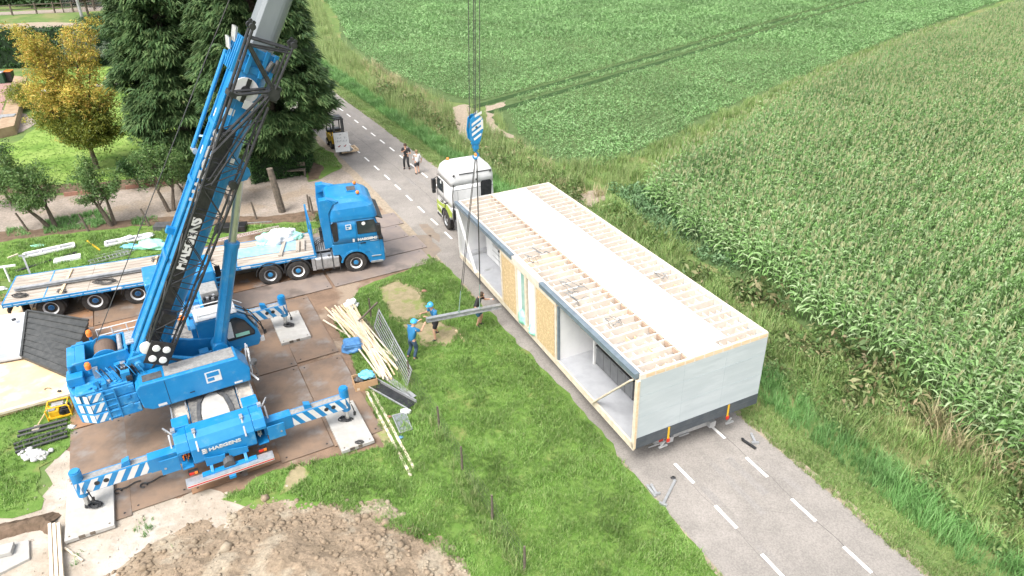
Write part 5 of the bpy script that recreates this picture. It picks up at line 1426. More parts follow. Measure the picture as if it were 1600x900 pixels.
for x in (7.35, 8.9):
    m = MB(); m.bar((x, .04, 1.2), (x, .04, 2.0), .05); m.build('stake', BLUE, tr)

def on_trailer(x, y, z=1.196): 
    return Vector((-21.0, 23.95, 0)) + rotz(A_TR) @ Vector((x, y, z))
o = MB(); o.bar((0, 0, .1), (5.9, .15, .1), .20, .014); o.bar((0, 0, .0), (5.9, .15, .0), .20, .014); o.bar((0, 0, .05), (5.9, .15, .05), .014, .09)
o = o.build('steel_beam', STEEL); o.location = on_trailer(.25, .95, 1.28); o.rotation_euler = (0, 0, A_TR-R(.8))
tag(o, 'long galvanised beam lying on wooden battens on the rear half of the flatbed', 'steel beam')
for k, (x, lab) in enumerate(((2.1, 'orange timber batten under the steel beam nearest the rear of the flatbed'), (5.6, 'orange timber batten under the steel beam beside the crane boom'))):
    b_ = MB().bar((0, .1, .03), (0, 2.35, .03), .10, .06).build('timber_batten', TIMBER); b_.location = on_trailer(x, 0); b_.rotation_euler = (0, 0, A_TR-R(2)); tag(b_, lab, 'batten', 'timber battens on the flatbed')
def coil(name, loc, r, mt, n=5, lab=None, cat='rope', tubes=.018, grp=None, flat=.5):
    m = MB()
    for k in range(n):
        rr = r*random.uniform(.65, 1.1); ox, oy = random.uniform(-r*.3, r*.3), random.uniform(-r*.3, r*.3); ph = random.uniform(0, 6)
        m.tube([(ox+rr*math.cos(ph+t*.5), oy+rr*flat*math.sin(ph+t*.5), .02+.012*k+.02*math.sin(t*1.3+k)) for t in range(13)], tubes, 5)
    o = m.build(name, mt); o.location = loc; return tag(o, lab, cat, grp)
coil('chain_coil', on_trailer(.55, .45), .28, ROPE, 6, 'dark chain heap at the rear corner of the flatbed', 'chain')
coil('chain_coil', on_trailer(3.7, .55), .42, ROPE, 7, 'long dark chain heap in front of the steel beam on the flatbed', 'chain')
coil('chain_coil', on_trailer(5.9, 1.9), .38, ROPE, 6, 'dark wire coil behind the steel beam beside the boom', 'chain')
coil('chain_coil', on_trailer(2.15, .25), .2, ROPE, 4, 'small chain heap on the near edge of the flatbed by the batten', 'chain')
# blue film, timber and wrapped insulation on the front half of the bed
m = MB(); vs, fs = [], []
for j in range(9):
    for i in range(19): vs.append((i*.165+.05*fnoise(i*.3, j*.5, 1, 2, 3), j*.13+.06*fnoise(i*.4, j*.3, 1, 2, 7), .012+.02*abs(fnoise(i*.6, j*.6, 1, 3))))
for j in range(8):
    for i in range(18): fs.append((j*19+i, j*19+i+1, (j+1)*19+i+1, (j+1)*19+i))
o = MB().add(vs, fs).build('plastic_sheet', mat('blue_film', (0.22, .42, .60), (.32, .50, .64), scale=3, rough=.4), smooth=True); o.location = on_trailer(8.9, .8); o.rotation_euler = (0, 0, A_TR); tag(o, 'thin pale blue plastic sheet lying flat on the front of the flatbed deck', 'plastic sheet')
for i, (x, y, rz, ln, lab) in enumerate(((11.05, .35, 78, 1.5, 'grey plank leaning crosswise on the front of the flatbed'), (11.85, .5, 84, 1.1, 'left upright wooden block beside the headboard of the flatbed'), (12.1, .55, 84, 1.1, 'right wooden block against the headboard of the flatbed'))):
    b_ = MB().bar((0, 0, .05), (ln, 0, .05), .16, .10).build('wooden_plank', PLANKDECK, bevel=.005); b_.location = on_trailer(x, y); b_.rotation_euler = (0, 0, A_TR+R(rz)); tag(b_, lab, 'plank')
m = MB(); m.box(0, .5, 0, .3, 0, .28); m.box(.1, .16, .1, .16, .28, .9); o = m.build('wooden_crate', TIMBER, bevel=.01); o.location = on_trailer(7.5, .9); o.rotation_euler = (0, 0, A_TR); tag(o, 'small wooden crate with an upright stick on the flatbed right of the boom', 'crate')
def lumpy(name, loc, sx, sy, sz, mt, seed, rz=0, sub=4, rough=.35, lab=None, cat=None, grp=None):
    bm_ = bmesh.new(); bmesh.ops.create_icosphere(bm_, subdivisions=sub, radius=1)
    for v in bm_.verts:
        n_ = mnoise.fractal(v.co*1.7+Vector((seed, 0, 0)), 1, 2, 5); v.co *= 1+rough*n_
        v.co.x *= sx; v.co.y *= sy; v.co.z = max(-.25, v.co.z)*sz+.25*sz
    me = bpy.data.meshes.new(name); bm_.to_mesh(me); bm_.free(); me.materials.append(mt); me.shade_smooth()
    o = bpy.data.objects.new(name, me); C.objects.link(o); o.location = loc; o.rotation_euler = (0, 0, rz); return tag(o, lab, cat, grp)
ins = empty('insulation_bundle', on_trailer(10.9, 2.0), A_TR, 'heap of white and mint plastic wrapped insulation on the flatbed behind the blue cab', 'insulation')
for nm, dx, dy, sx, sy, sz, mt, sd in (('white_wrap', .1, .1, .75, .50, .42, FILMW, 1.0), ('white_wrap', .6, .3, .5, .45, .40, FILMW, 2.0), ('mint_wrap', -.45, .1, .42, .38, .35, MINT, 3.0), ('mint_wrap', .95, .15, .38, .3, .22, MINT, 4.0)):
    o = lumpy(nm, (dx, dy, 0), sx, sy, sz, mt, sd); o.parent = ins

# ---- white tractor in front of the house module
A_WT = R(114.9); _wy = Vector((-math.sin(A_WT), math.cos(A_WT), 0))
wt = empty('tractor_truck', Vector((-3.58, 33.65, 0))-_wy*1.25, A_WT, 'white tractor truck with lime green lower side ahead of the house module', 'truck')
truck_cab(wt, WHITE, LIME, 1, 'white')
for s_ in (1, -1):
    m = MB()
    y0, y1 = sorted((s_*1.222, s_*1.232))
    m.prism([(-1.0, 1.05), (-.66, 1.05)]+[(.66*math.cos(R(a)), .52+.66*math.sin(R(a))) for a in range(150, 60, -15)]+[(.40, 1.12), (1.36, 1.02), (1.38, 1.24), (.55, 1.30), (.1, 1.42), (-.3, 1.52), (-1.0, 1.36)], 'y', y0, y1)
    m.prism([(.70, .62), (1.34, .62), (1.38, .98), (.72, .92)], 'y', y0, y1)
    m.build('green_panel', LIME, wt)
    m = MB(); m.prism([(-.45, 1.66), (.18, 1.42), (.18, 1.46), (-.45, 1.74)], 'y', y0, y1+.0); m.prism([(.3, 1.40), (.75, 1.34), (.75, 1.40), (.3, 1.47)], 'y', y0, y1); m.prism([(-.05, 1.25), (.12, 1.22), (.02, 1.5), (-.12, 1.5)], 'y', y0, y1)
    m.build('dark_trim', PLASTIC, wt)
m = MB(); m.prism([(-1.02, 2.20), (-1.02, 2.95)], 'y', 0, 0) if False else None
m.add([(-1.012, -.42, 2.05), (-1.012, -1.02, 2.05), (-1.012, -1.06, 2.75), (-1.012, -.96, 2.88), (-1.012, -.50, 2.88), (-1.012, -.42, 2.78)], [(0,1,2,3,4,5)])
m.build('rear_window', BLACKP, wt)
m = MB()
for y0, y1 in ((-.05, .75), (-.95, -.18)): m.box(-1.006, -.99, y0, y1, 3.36, 3.42)
for y in (1.05, -.98): m.box(-1.03, -1.0, y-.06, y+.06, 3.30, 3.42)
m.box(-1.01, -1.0, -1.15, 1.15, 2.55, 2.565); m.box(-1.01, -1.0, .85, .86, 1.6, 2.5); m.box(-1.01, -1.0, -.35, -.34, 1.6, 3.2); m.cyl((-1.0, -.2, 3.0), (-1.05, -.2, 3.0), .06, n=10)
m.build('rear_panel_seam', DGREY, wt)
m = MB()
for y in (-.40, .40): m.box(-3.3, .9, y-.05, y+.05, .72, 1.0)
m.box(-1.0, .9, -1.0, 1.0, .62, 1.05); m.box(-2.0, -1.05, -1.15, -.5, .45, 1.0); m.box(-2.0, -1.05, .5, 1.15, .45, 1.0)
for x in (0, -2.6): m.cyl((x, -1.0, .52), (x, 1.0, .52), .08, n=10)
m.build('chassis', DGREY, wt, bevel=.01)
for x in (0, -2.6):
    for s_ in (-1, 1): wheel(wt, x, s_*1.06, .52, .33, s_, STEEL, STEEL)
m = MB(); m.box(-1.16, -1.02, .8, 1.2, .9, 1.5); m.tube([(-1.05, 1.15, 1.5), (-1.1, 1.18, 2.3), (-1.05, 1.1, 2.9)], .03, 6); m.build('side_vent', BLACKP, wt, bevel=.02)

# ================================================================ THE HOUSE MODULE ON ITS LOW TRAILER
MH = Matrix(((0.9068450129916508, -0.4198045144326185, -0.03736699177303807, 3.77057511),
             (0.42038445012922, 0.9073020424905316, 0.00893967460610047, 15.82508541),
             (0.030150232200204716, -0.02381540162380201, 0.9992616224711978, 0.90),
             (0, 0, 0, 1)))
HL, HW, HH = 15.064, 4.909, 2.832
house = empty('house_module', (0, 0, 0), 0, 'long timber framed house module with open side and unfinished joist roof on the road', 'house module', mat4=MH)
MEMB = mat('pale_blue_membrane', (0.455, 0.495, 0.515), (0.415, 0.458, 0.478), scale=1.0, rough=0.55, bump=.012, bscale=1.3, stretch=(.6, 1, 3.5), c3=(.475, .515, .535), s3=.7)
DARKBAND = mat('dark_grey_band', (0.055, 0.065, 0.078), (0.075, 0.085, 0.095), scale=3, rough=.6)
INNER = mat('white_plasterboard', (0.72, 0.72, 0.72), (0.66, 0.66, 0.67), scale=1.2, rough=.8)
FLOORG = mat('grey_floor', (0.38, 0.39, 0.41), (0.33, 0.34, 0.36), scale=2.2, rough=.6)
GREYTRIM = mat('blue_grey_flashing', (0.19, .24, .275), (.15, .19, .225), scale=4, rough=.45, metal=.2)
ROOFWOOD = mat('sun_bleached_timber', (0.68, 0.62, 0.545), (0.62, 0.55, 0.47), scale=2.0, rough=.75, c3=(.58, .48, .38), s3=1.1, lo3=.58, hi3=.75)
SHEETW = mat('pale_roof_board', (0.70, .665, .615), (.655, .615, .56), scale=1.5, rough=.7)
ROOFIN = mat('roof_bay_foil', (0.46, .435, .425), (.37, .35, .345), scale=4, rough=.7, c3=(.30, .29, .29), s3=1.2, lo3=.52, hi3=.60, bump=.02, bscale=6)
KITG = mat('dark_kitchen_front', (0.12, .125, .13), (.15, .155, .16), scale=3, rough=.4)
KITB = mat('black_worktop', (0.03, .03, .032), rough=.35)
def h(mb, name, mats, parent=house, bevel=.004): return mb.build(name, mats, parent, bevel=bevel)
h(MB().box(.02, HW-.02, .06, HL-.02, .0, .20), 'floor', FLOORG)
m = MB(); m.box(0, .06, 0, HL, -.06, .21); h(m, 'floor_edge_beam', PALEWOOD)
m = MB(); m.box(HW-.12, HW, .03, HL, .0, 2.62); h(m, 'long_wall', MEMB)
m = MB(); m.box(.11, HW+.001, 0, .12, .40, 2.66, 0); h(m, 'end_wall', MEMB)
m = MB()
for z_ in (1.22, 2.02): m.box(.12, HW, -.0025, -.0005, z_, z_+.012)
for x_ in (1.7, 3.3): m.box(x_, x_+.008, -.0025, -.0005, .42, 2.62)
h(m, 'membrane_lap', mat('membrane_lap', (.40,.46,.49), rough=.6), bevel=0)['kind'] = 'stuff'
m = MB(); m.box(.09, HW+.004, -.012, .11, -.02, .40); m.box(.1, HW+.006, -.020, -.012, .22, .235); h(m, 'base_band', DARKBAND)
m = MB(); m.box(.0, .11, -.01, .12, .0, 2.62, 0); m.box(.01, .075, -.02, -.01, .0, 2.62, 1); h(m, 'corner_post', [PALEWOOD, TIMBER])
m = MB(); m.box(.06, HW-.1, HL-.12, HL, .2, 2.62); h(m, 'back_end_wall', INNER)
m = MB(); m.box(.0, .12, HL-.14, HL, .0, 2.62); h(m, 'corner_post', WHITE)
# inner long partition at x 2.5 and cross walls
m = MB(); m.box(2.42, 2.5, .12, 4.9, .2, 2.5); m.box(2.42, 2.5, 9.9, HL-.12, .2, 2.5); m.box(.12, 2.42, 4.98, 5.08, .2, 2.5); m.box(.12, 2.42, 6.60, 6.66, .2, 2.5); m.box(.12, 2.42, 9.70, 9.80, .2, 2.5); m.box(1.7, 1.8, 6.7, 9.7, .2, 2.5)
h(m, 'inner_wall', INNER)
m = MB()
for y in (.9, 1.9, 2.9, 3.9): m.box(2.412, 2.418, y, y+.01, .2, 2.5)
for x in (.9, 1.7): m.box(x, x+.01, 4.972, 4.978, .2, 2.5)
m.box(1.2, 1.32, 4.0, 4.1, .2, 2.5)
h(m, 'inner_post', WHITE)
# facade of the near long side
m = MB(); m.box(-.01, .06, 5.22, 6.62, .20, 2.55); h(m, 'osb_panel', OSB)
m = MB(); m.box(-.01, .06, 8.52, 9.78, .20, 2.60); h(m, 'osb_panel', OSB)
m = MB()
for y in (5.10, 6.70, 7.58, 8.42, 9.86): m.box(-.02, .10, y-.06, y+.06, .2, 2.62)
m.box(-.015, .10, 5.1, 9.9, 2.50, 2.64)
h(m, 'wall_stud', PALEWOOD)
m = MB(); m.box(.02, .10, 4.96, 5.06, .2, 2.5); h(m, 'wall_edge', GREYTRIM)
m = MB(); m.box(.05, .08, 6.76, 7.44, .26, 2.46); h(m, 'white_panel', INNER)
m = MB(); m.box(.04, .06, 7.66, 8.05, .26, 2.46); gl = h(m, 'window_pane', mat('misty_green_glass', (.28, .45, .40), (.40, .56, .50), scale=2, rough=.15))
m = MB(); m.box(.04, .08, 8.06, 8.40, .26, 2.46); h(m, 'white_panel', INNER)
lumps = [('mint_film', (.2, 7.1, .2), .30, .35, .30, MINT, 5.), ('mint_film', (.15, 8.0, .2), .28, .30, .5, MINT, 6.)]
for nm, lc_, a, b, c_, mt, sd in lumps: o = lumpy(nm, lc_, a, b, c_, mt, sd, sub=3); o.parent = house
# grey flashing along the top of the open side
m = MB()
m.box(-.05, .13, .08, 6.3, 2.68, 2.86); m.box(-.07, .12, .08, 6.3, 2.86, 2.875)
h(m, 'flashing', GREYTRIM, bevel=.006)
m = MB(); m.box(-.05, .13, 8.75, HL-.02, 2.68, 2.86); m.box(-.07, .12, 8.75, HL-.02, 2.86, 2.875); h(m, 'flashing', GREYTRIM, bevel=.006)
m = MB(); m.box(-.02, .12, 6.31, 8.74, 2.64, 2.84); h(m, 'top_plate', ROOFWOOD)
m = MB(); m.bar((-.03, .25, 2.55), (-.03, 2.42, .10), .05, .14, up=(1,0,0)); h(m, 'brace', PALEWOOD)
m = MB(); m.bar((-.03, HL-.25, 2.55), (-.03, HL-2.2, .10), .05, .12, up=(1,0,0)); h(m, 'brace', WHITE)
# kitchens
kit = MB(); kit.box(1.10, 1.68, 1.75, 4.05, .28, 1.08); kit = h(kit, 'kitchen_unit', KITG)
m = MB(); m.box(1.06, 1.70, 1.70, 4.08, 1.08, 1.12); h(m, 'worktop', KITB, kit)
m = MB(); 
for y in (2.2, 2.66, 3.12, 3.58): m.box(1.092, 1.10, y-.006, y+.006, .28, 1.08)
for y in (1.98, 2.43, 2.9, 3.35, 3.8): m.box(1.082, 1.092, y-.1, y+.1, .98, .99)
h(m, 'door_gap', KITB, kit)
m = MB(); m.box(1.18, 1.5, 2.3, 2.7, 1.125, 1.13, 0); m.box(1.2, 1.3, 2.35, 2.45, 1.13, 1.15, 1); m.box(1.36, 1.46, 2.5, 2.62, 1.13, 1.14, 2); h(m, 'leaflet', [WHITE, MINT, YELLOW], kit)
m = MB(); m.box(1.05, 1.13, 4.14, 4.22, .2, 2.5); h(m, 'column', WHITE)
k2 = MB(); k2.box(1.05, 1.65, 10.2, 13.4, .28, 1.08); k2 = h(k2, 'kitchen_unit', WHITE)
m = MB(); m.box(1.0, 1.68, 10.2, 12.6, 1.08, 1.12); m.box(1.15, 1.5, 12.0, 12.5, 1.12, 1.14); h(m, 'worktop', KITB, k2)
m = MB()
for z in (.55, .82): m.box(1.04, 1.05, 10.25, 13.35, z, z+.015)
for y in (11.0, 11.8, 12.6): m.box(1.04, 1.05, y, y+.012, .28, 1.08)
m.box(1.03, 1.04, 10.6, 10.9, .9, .92); m.box(1.03, 1.04, 11.2, 11.6, .9, .92)
h(m, 'drawer_gap', DGREY, k2)
m = MB(); m.box(1.1, 1.65, 13.42, 14.2, .2, 2.4); h(m, 'tall_cupboard', WHITE)
m = MB(); m.box(1.3, 1.7, 10.4, 12.8, 1.8, 2.4); h(m, 'wall_cupboard', WHITE)
# roof: underlay, joists, blocking, perimeter, long pale board
m = MB(); m.box(.1, HW-.08, .08, HL-.06, 2.46, 2.54); h(m, 'ceiling_board', ROOFIN)
m = MB(); m.box(.10, HW, .0, .07, 2.66, 2.84); h(m, 'rim_joist', ROOFWOOD)
m = MB()
for k in range(13): m.box(.30+.355*k, .30+.355*k+.30, -.006, -.0, 2.69, 2.81, 0)
h(m, 'end_block', TIMBER, bevel=0)['kind'] = 'stuff'
m = MB(); m.box(.10, HW, HL-.07, HL, 2.60, 2.84); h(m, 'rim_joist', ROOFWOOD)
m = MB(); m.box(HW-.12, HW+.01, .07, HL-.07, 2.622, 2.84); h(m, 'rim_joist', ROOFWOOD)
m = MB(); m.box(.13, .24, .07, HL-.07, 2.60, 2.83); h(m, 'rim_joist', ROOFWOOD)
NJ = 36
for k in range(1, NJ):
    y = HL*k/NJ
    m = MB(); wd_ = .05 if k % 12 else .13
    y += random.uniform(-.02, .02)
    m.box(.242, HW-.13, y-wd_/2, y+wd_/2, 2.542, 2.800)
    h(m, 'joist', ROOFWOOD, bevel=0)
m = MB()
for k in range(NJ):
    y0, y1 = HL*k/NJ, HL*(k+1)/NJ
    for x in (.60, .95, 1.30, 1.62, 3.3, 3.65, 4.0, 4.35, 4.62):
        if random.random() < .85: xx = x+random.uniform(-.08, .08); m.box(xx-.02, xx+.02, y0+.03, y1-.03, 2.542, 2.60+random.uniform(0, .13), 0 if random.random() < .85 else 1)
    if random.random() < .7:
        x = random.uniform(.4, 1.4); m.box(x, x+random.uniform(.15, .5), y0+.06, y1-.06, 2.542, 2.62, random.choice((0, 1, 2, 0)))
    if k in (18, 19, 24, 25): m.box(.3, 1.7, y0+.05, y1-.05, 2.542, 2.64, 1)
roofblk = h(m, 'blocking', [ROOFWOOD, TIMBER, ROOFIN], bevel=0); roofblk['kind'] = 'stuff'
m = MB()
for y0, y1 in ((.09, 3.3), (3.303, 6.0), (6.003, 8.7), (8.703, 11.4), (11.403, 14.0), (14.003, HL-.01)): m.box(1.86, 3.10, y0, y1, 2.803, 2.823)
h(m, 'roof_board', SHEETW)
m = MB(); m.box(3.102, 3.62, .40, HL-.01, 2.803, 2.821); h(m, 'roof_board', SHEETW)
m = MB(); 
for k in range(NJ):
    y0 = HL*k/NJ; m.box(1.80, 1.86, y0+.06, y0+.36, 2.62, 2.80)
hang = h(m, 'joist_hanger', mat('reddish_brown_ply', (.38, .27, .20), (.48, .36, .27), scale=3, rough=.7), bevel=0)
hang['kind'] = 'stuff'
m = MB()
for (x, y, r_) in ((1.0, 5.6, .5), (.8, 4.9, .6), (1.2, 8.6, .45), (.7, 8.2, .4), (1.0, 2.9, .35), (4.2, 4.7, .3)):
    for k in range(4):
        pts = []; a0 = random.uniform(0, 6)
        for t in range(8): pts.append((x+r_*random.uniform(.4, 1)*math.cos(a0+t*.3)*.8, y+r_*(.9*t/4-.9)+r_*.4*math.sin(a0+t*1.1), 2.815+.01*math.sin(t+k)))
        m.tube(pts, .008, 5, k % 2)
h(m, 'cable', [DGREY, GREYTRIM], bevel=0)['kind'] = 'stuff'
m = MB()
for x in (.105,): pass
for x in (1.31, 3.68):
    m.box(x-.035, x+.035, -.03, -.022, -.16, .40, 0); m.box(x-.05, x+.05, -.06, -.022, -.20, -.08, 1)
h(m, 'lashing_strap', [YELLOW, RED], bevel=0)

# step stool inside
m = MB(); 
for x in (0, .40):
    m.bar((x, 0, 0), (x, .10, .46), .045); m.bar((x, .40, 0), (x, .30, .46), .045)
m.box(-.03, .43, .06, .34, .44, .48); m.box(.0, .40, .0, .14, .22, .25); m.bar((0, .38, .1), (.4, .38, .1), .03); m.bar((0, .02, .12), (.4, .02, .12), .03)
st = m.build('step_stool', WHITE); st.matrix_world = MH @ Matrix.Translation((.75, 10.75, .20)) @ Matrix.Rotation(R(-60), 4, 'Z') @ Matrix.Scale(1.25, 4)
tag(st, 'white step stool on the grey floor in the open far room of the house module', 'step stool')

# low trailer under the module
A_LT = R(24.87)
lt = empty('low_trailer', (3.77, 15.83, 0), A_LT, 'low transport trailer mostly hidden under the house module, grey rear beam showing', 'trailer')
m = MB()
for x in (1.5, 3.2): m.box(x-.12, x+.12, .05, 15.5, .55, .78)
m.box(1.0, 3.4, .22, .42, .52, .72)
for k in range(9): m.box(.35, 4.5, .4+1.75*k, .55+1.75*k, .74, .82)
m.box(1.6, 3.1, 15.5, 17.4, .95, 1.15); m.box(1.6, 3.1, 15.0, 15.6, .6, 1.15)
m.build('frame', STEEL, lt, bevel=.008)
for y in (1.6, 2.9, 4.2):
    for x, s_ in ((1.12, -1), (3.58, 1)):
        o = wheel(lt, 0, 0, .42, .28, 1, STEEL, STEEL); o.location = (x, y, .42); o.rotation_euler = (0, 0, R(90) if s_ < 0 else R(-90))
m = MB()
for x in (1.25, ): m.box(x-.08, x+.08, .205, .22, .56, .66, 0)
for x in (.75, 1.95): m.bar((x, .18, .52), (x+.4, .18, .52), .03, .03, 1)
m.box(1.2, 1.32, .18, .22, .45, .56, 1)
m.build('rear_lamp', [RED, STEEL], lt)
for x in (1.2, 3.9):
    m = MB(); m.box(x-.16, x+.16, .0, .06, .50, .55); m.bar((x-.1, .03, .52), (x+.05, .03, .72), .04); m.build('lashing_bracket', ALU, lt)

# ================================================================ STEEL ROAD PLATES AND OUTRIGGER PADS
PN = Vector((math.cos(R(28.8)), math.sin(R(28.8)), 0)); PB = Vector((-PN.y, PN.x, 0))
def plate_pt(a, b, z=0): return Vector((-10.56, 18.8, 0)) + PN*(a-.0) + PB*(b-.0) + Vector((0, 0, z))
def road_plate(a0, b0, la, lb, mt, lab, rz=0.0, z=.035):
    m = MB(); m.box(0, la, 0, lb, 0, .02)
    for x, y in ((.18, .18), (la-.18, .18), (.18, lb-.18), (la-.18, lb-.18)): m.cyl((x, y, .0201), (x, y, .024), .035, n=8, mi=1)
    o = m.build('steel_road_plate', [mt, BLACKP], bevel=0); p = plate_pt(a0, b0, z); o.location = p; o.rotation_euler = (random.uniform(-.0015, .0015), random.uniform(-.0015, .0015), R(28.8+rz))
    return tag(o, lab, 'road plate', 'steel road plates under the crane and trucks')
A0 = -4.5
cols = [-4.5, -2.85, -1.2, .45, 1.5, 3.2]
# note: a measured from the crane centre
names_ = ['under the left outrigger beam', 'beside the left rear of the crane', 'under the crane tail left of its bumper', 'under the middle of the crane tail', 'right of the crane tail bumper', 'under the right striped outrigger beam', 'at the grass edge beside the cardboard box']
wid = [1.64, 1.64, 1.64, 1.04, 1.68, 1.64, 1.62]
for i, a in enumerate(cols):
    road_plate(a-.02+.0, -3.9+.12*(i % 2)+(-.2 if i > 4 else 0), wid[i], 4.98, ORANGERUST if i in (2, 3, 6) else RUST, 'rusty steel road plate in the front row, ' + names_[i], rz=random.uniform(-.5, .5), z=.035+.004*(i % 2))
names2 = ['beside the plywood deck', 'under the crane counterweight', 'behind the crane counterweight', 'under the crane turntable', 'under the crane cab side', 'left of the far concrete pad', 'under the far concrete pad']
for i, a in enumerate(cols):
    road_plate(a, 1.15+.1*(i % 2), wid[i], 4.9, RUST if i % 3 else ORANGERUST, 'rusty steel road plate in the second row, ' + names2[i], rz=random.uniform(-.6, .6), z=.037+.004*(i % 2))
tw = [(-14.0, 'beneath the rear wheels of the flatbed'), (-9.0, 'beneath the middle of the flatbed'), (-4.0, 'between the flatbed and the crane front'), (1.1, 'below the side ladder of the flatbed'), (6.2, 'under the front wheel of the blue truck'),]
for j in range(4):
    for i, (a, lab) in enumerate(tw):
        if j == 0 and i < 1: continue
        where = ('nearest strip', 'second strip', 'third strip', 'farthest strip')[j]
        road_plate(a+.35*(j % 2), 6.35+1.68*j-(.0), 4.95, 1.62, WETRUST if i >= 4 or (i == 3 and j == 0) else (RUST if (i+j) % 2 else ORANGERUST), f'steel plate {lab}, {where}', rz=random.uniform(-.5, .5)-(0), z=.034+.005*((i+j) % 2))

def pad(corners, lab, t=.13, marks=True):
    c = sum(corners, Vector())/4; e1 = (corners[2]-corners[1]); e0 = (corners[1]-corners[0])
    L_, W_ = e1.length, e0.length; ang = math.atan2(e1.y, e1.x)
    m = MB(); m.box(-L_/2, L_/2, -W_/2, W_/2, 0, t)
    o = m.build('concrete_pad', CONCRETE, bevel=.012); o.location = (c.x, c.y, .055); o.rotation_euler = (0, 0, ang); tag(o, lab, 'pad', 'pale concrete outrigger pads')
    m = MB()
    for x in (-L_/2+.12, L_/2-.12):
        for y in (-W_/2+.12, W_/2-.12): m.cyl((x, y, t), (x, y, t+.003), .03, n=8)
    m.box(L_/2-.02, L_/2+.003, -.28, -.12, .03, t+.002); m.box(L_/2-.02, L_/2+.003, .0, .14, .03, t+.002)
    m.build('lifting_hole', OLDWOOD, o)
    return c, ang
pA = pad([g(106,752,.12), g(176,738,.12), g(178,826,.12), g(106,846,.12)], 'pale concrete pad on sand under the left rear outrigger foot')
pB = pad([g(506,645,.12), g(552,627,.12), g(586,690,.12), g(531,704,.12)], 'pale concrete pad at the grass edge under the right rear outrigger foot')
pC = pad([g(422,497,.12), g(466,486,.12), g(486,526,.12), g(441,540,.12)], 'pale concrete pad on the steel plates under the far outrigger foot')
for (px, py), r_, lab in (((150,790), .2, 'black chain heap around the foot on the left concrete pad'), ((541,656), .2, 'dark chain around the foot on the grass side concrete pad'), ((451,509), .2, 'dark chain around the foot on the far concrete pad')):
    coil('chain', g(px, py, .19), r_, BLACKP, 6, lab, 'chain', .022, 'chains on the concrete pads')
coil('chain', g(560,692,.19), .12, ROPE, 4, 'small rusty chain near the front edge of the grass side concrete pad', 'chain', .02)
for (px, py), lab in (((186,766), 'lifting hook and chain on the plate right of the left concrete pad'), ((226,757), 'rusty chain hook on the plate below the striped outrigger beam')):
    m = MB(); m.tube([(0,0,.03), (.2,.1,.03), (.35,.3,.03), (.5,.38,.03)], .02, 5); m.tube([(.1*math.cos(t*.6), .1*math.sin(t*.6)-.05, .03) for t in range(10)], .022, 5)
    o = m.build('chain_hook', ROPE); o.location = g(px, py, .06); tag(o, lab, 'chain hook')

# traffic cones and tools on the crane deck
def cone(name, loc, lab, h_=.5):
    e = empty(name, loc, 0, lab, 'traffic cone')
    m = MB(); m.box(-.16, .16, -.16, .16, 0, .03); m.lathe((0,0,0), (0,0,1), [(.13,.03),(.11,.08),(.075,.22),(.05,.34),(.03,.5),(.02,.52)], 16); m.build('cone_body', ORANGE, e, bevel=.004)
    m = MB(); m.lathe((0,0,0), (0,0,1), [(.087,.20),(.089,.20),(.056,.34),(.054,.34)], 16); m.build('white_band', LAMPW, e); return e
q = Matrix.Translation(S0) @ RCm @ Vector((1.9, -.15, 1.66))
cone('traffic_cone', g(286,497,1.64), 'orange and white traffic cone standing on the crane deck beside the boom')

# ================================================================ LEFT SIDE: SHED, GENERATOR, PIPES
z_e = 2.15
hc, hr_, hb, hl = g(42,487,1.05), g(138,502,.95), g(104,588,.36), g(36,556,.5)
shed = empty('roof_element', (-17.2, 20.2, 0), 0, 'low roof element with black seamed slope and grey membrane beside the crane counterweight', 'roof element')
def loc_(v): return Vector(v)-Vector((-17.2, 20.2, 0))
BLKROOF = mat('black_seam_roof', (.035, .038, .038), (.06, .062, .06), scale=5, rough=.45, bump=.001)
GREYROOF = mat('grey_membrane_roof', (.40, .42, .45), (.50, .52, .54), scale=1.1, rough=.35, c3=(.30, .32, .35), s3=.6)

def slab(name, quad, t, mt, parent, bevel=.01):
    m = MB(); v = [loc_(p) for p in quad]; vs = v+[p-Vector((0,0,t)) for p in v]
    m.add(vs, [(0,1,2,3),(7,6,5,4),(0,4,5,1),(1,5,6,2),(2,6,7,3),(3,7,4,0)]); return m.build(name, mt, parent, bevel=bevel)
bl_ = g(33,557,.42)
r1 = slab('roof', [hc, hr_, hb, bl_], .10, BLKROOF, shed)
m = MB()
for k in range(9):
    t = k/8; a = loc_(hc.lerp(bl_, t)); b = loc_(hr_.lerp(hb, t)); m.bar(a+Vector((0,0,.02)), b+Vector((0,0,.02)), .025, .05)
m.bar(loc_(hc)+Vector((0,.03,.03)), loc_(hr_)+Vector((0,.03,.03)), .08, .08); m.bar(loc_(hc)+Vector((0,0,.03)), loc_(bl_)+Vector((0,0,.03)), .08, .07)
m.build('roof_seam', BLKROOF, r1)
r2 = slab('flat_roof', [g(-150,512,1.05), hc, bl_, g(-150,590,.42)], .10, GREYROOF, shed)
m = MB(); p = loc_(g(22,500,1.06)); m.cyl(p, p+Vector((0,0,.05)), .08, n=12); m.build('roof_drain', BLACKP, r2)
m = MB(); ctr = (loc_(hc)+loc_(hr_)+loc_(hb)+loc_(bl_))/4
ws_ = [loc_(p)+(ctr-loc_(p))*.05 for p in (hc, hr_, hb, bl_)]; vs = [Vector((p.x, p.y, 0)) for p in ws_]+[Vector((p.x, p.y, p.z-.08)) for p in ws_]
m.add(vs, [(0,4,5,1),(1,5,6,2),(2,6,7,3),(3,7,4,0)])
ws2 = [loc_(p) for p in (g(-150,512,1.05), hc, bl_, g(-150,590,.42))]; c2_ = sum(ws2, Vector())/4; ws2 = [p+(c2_-p)*.03 for p in ws2]
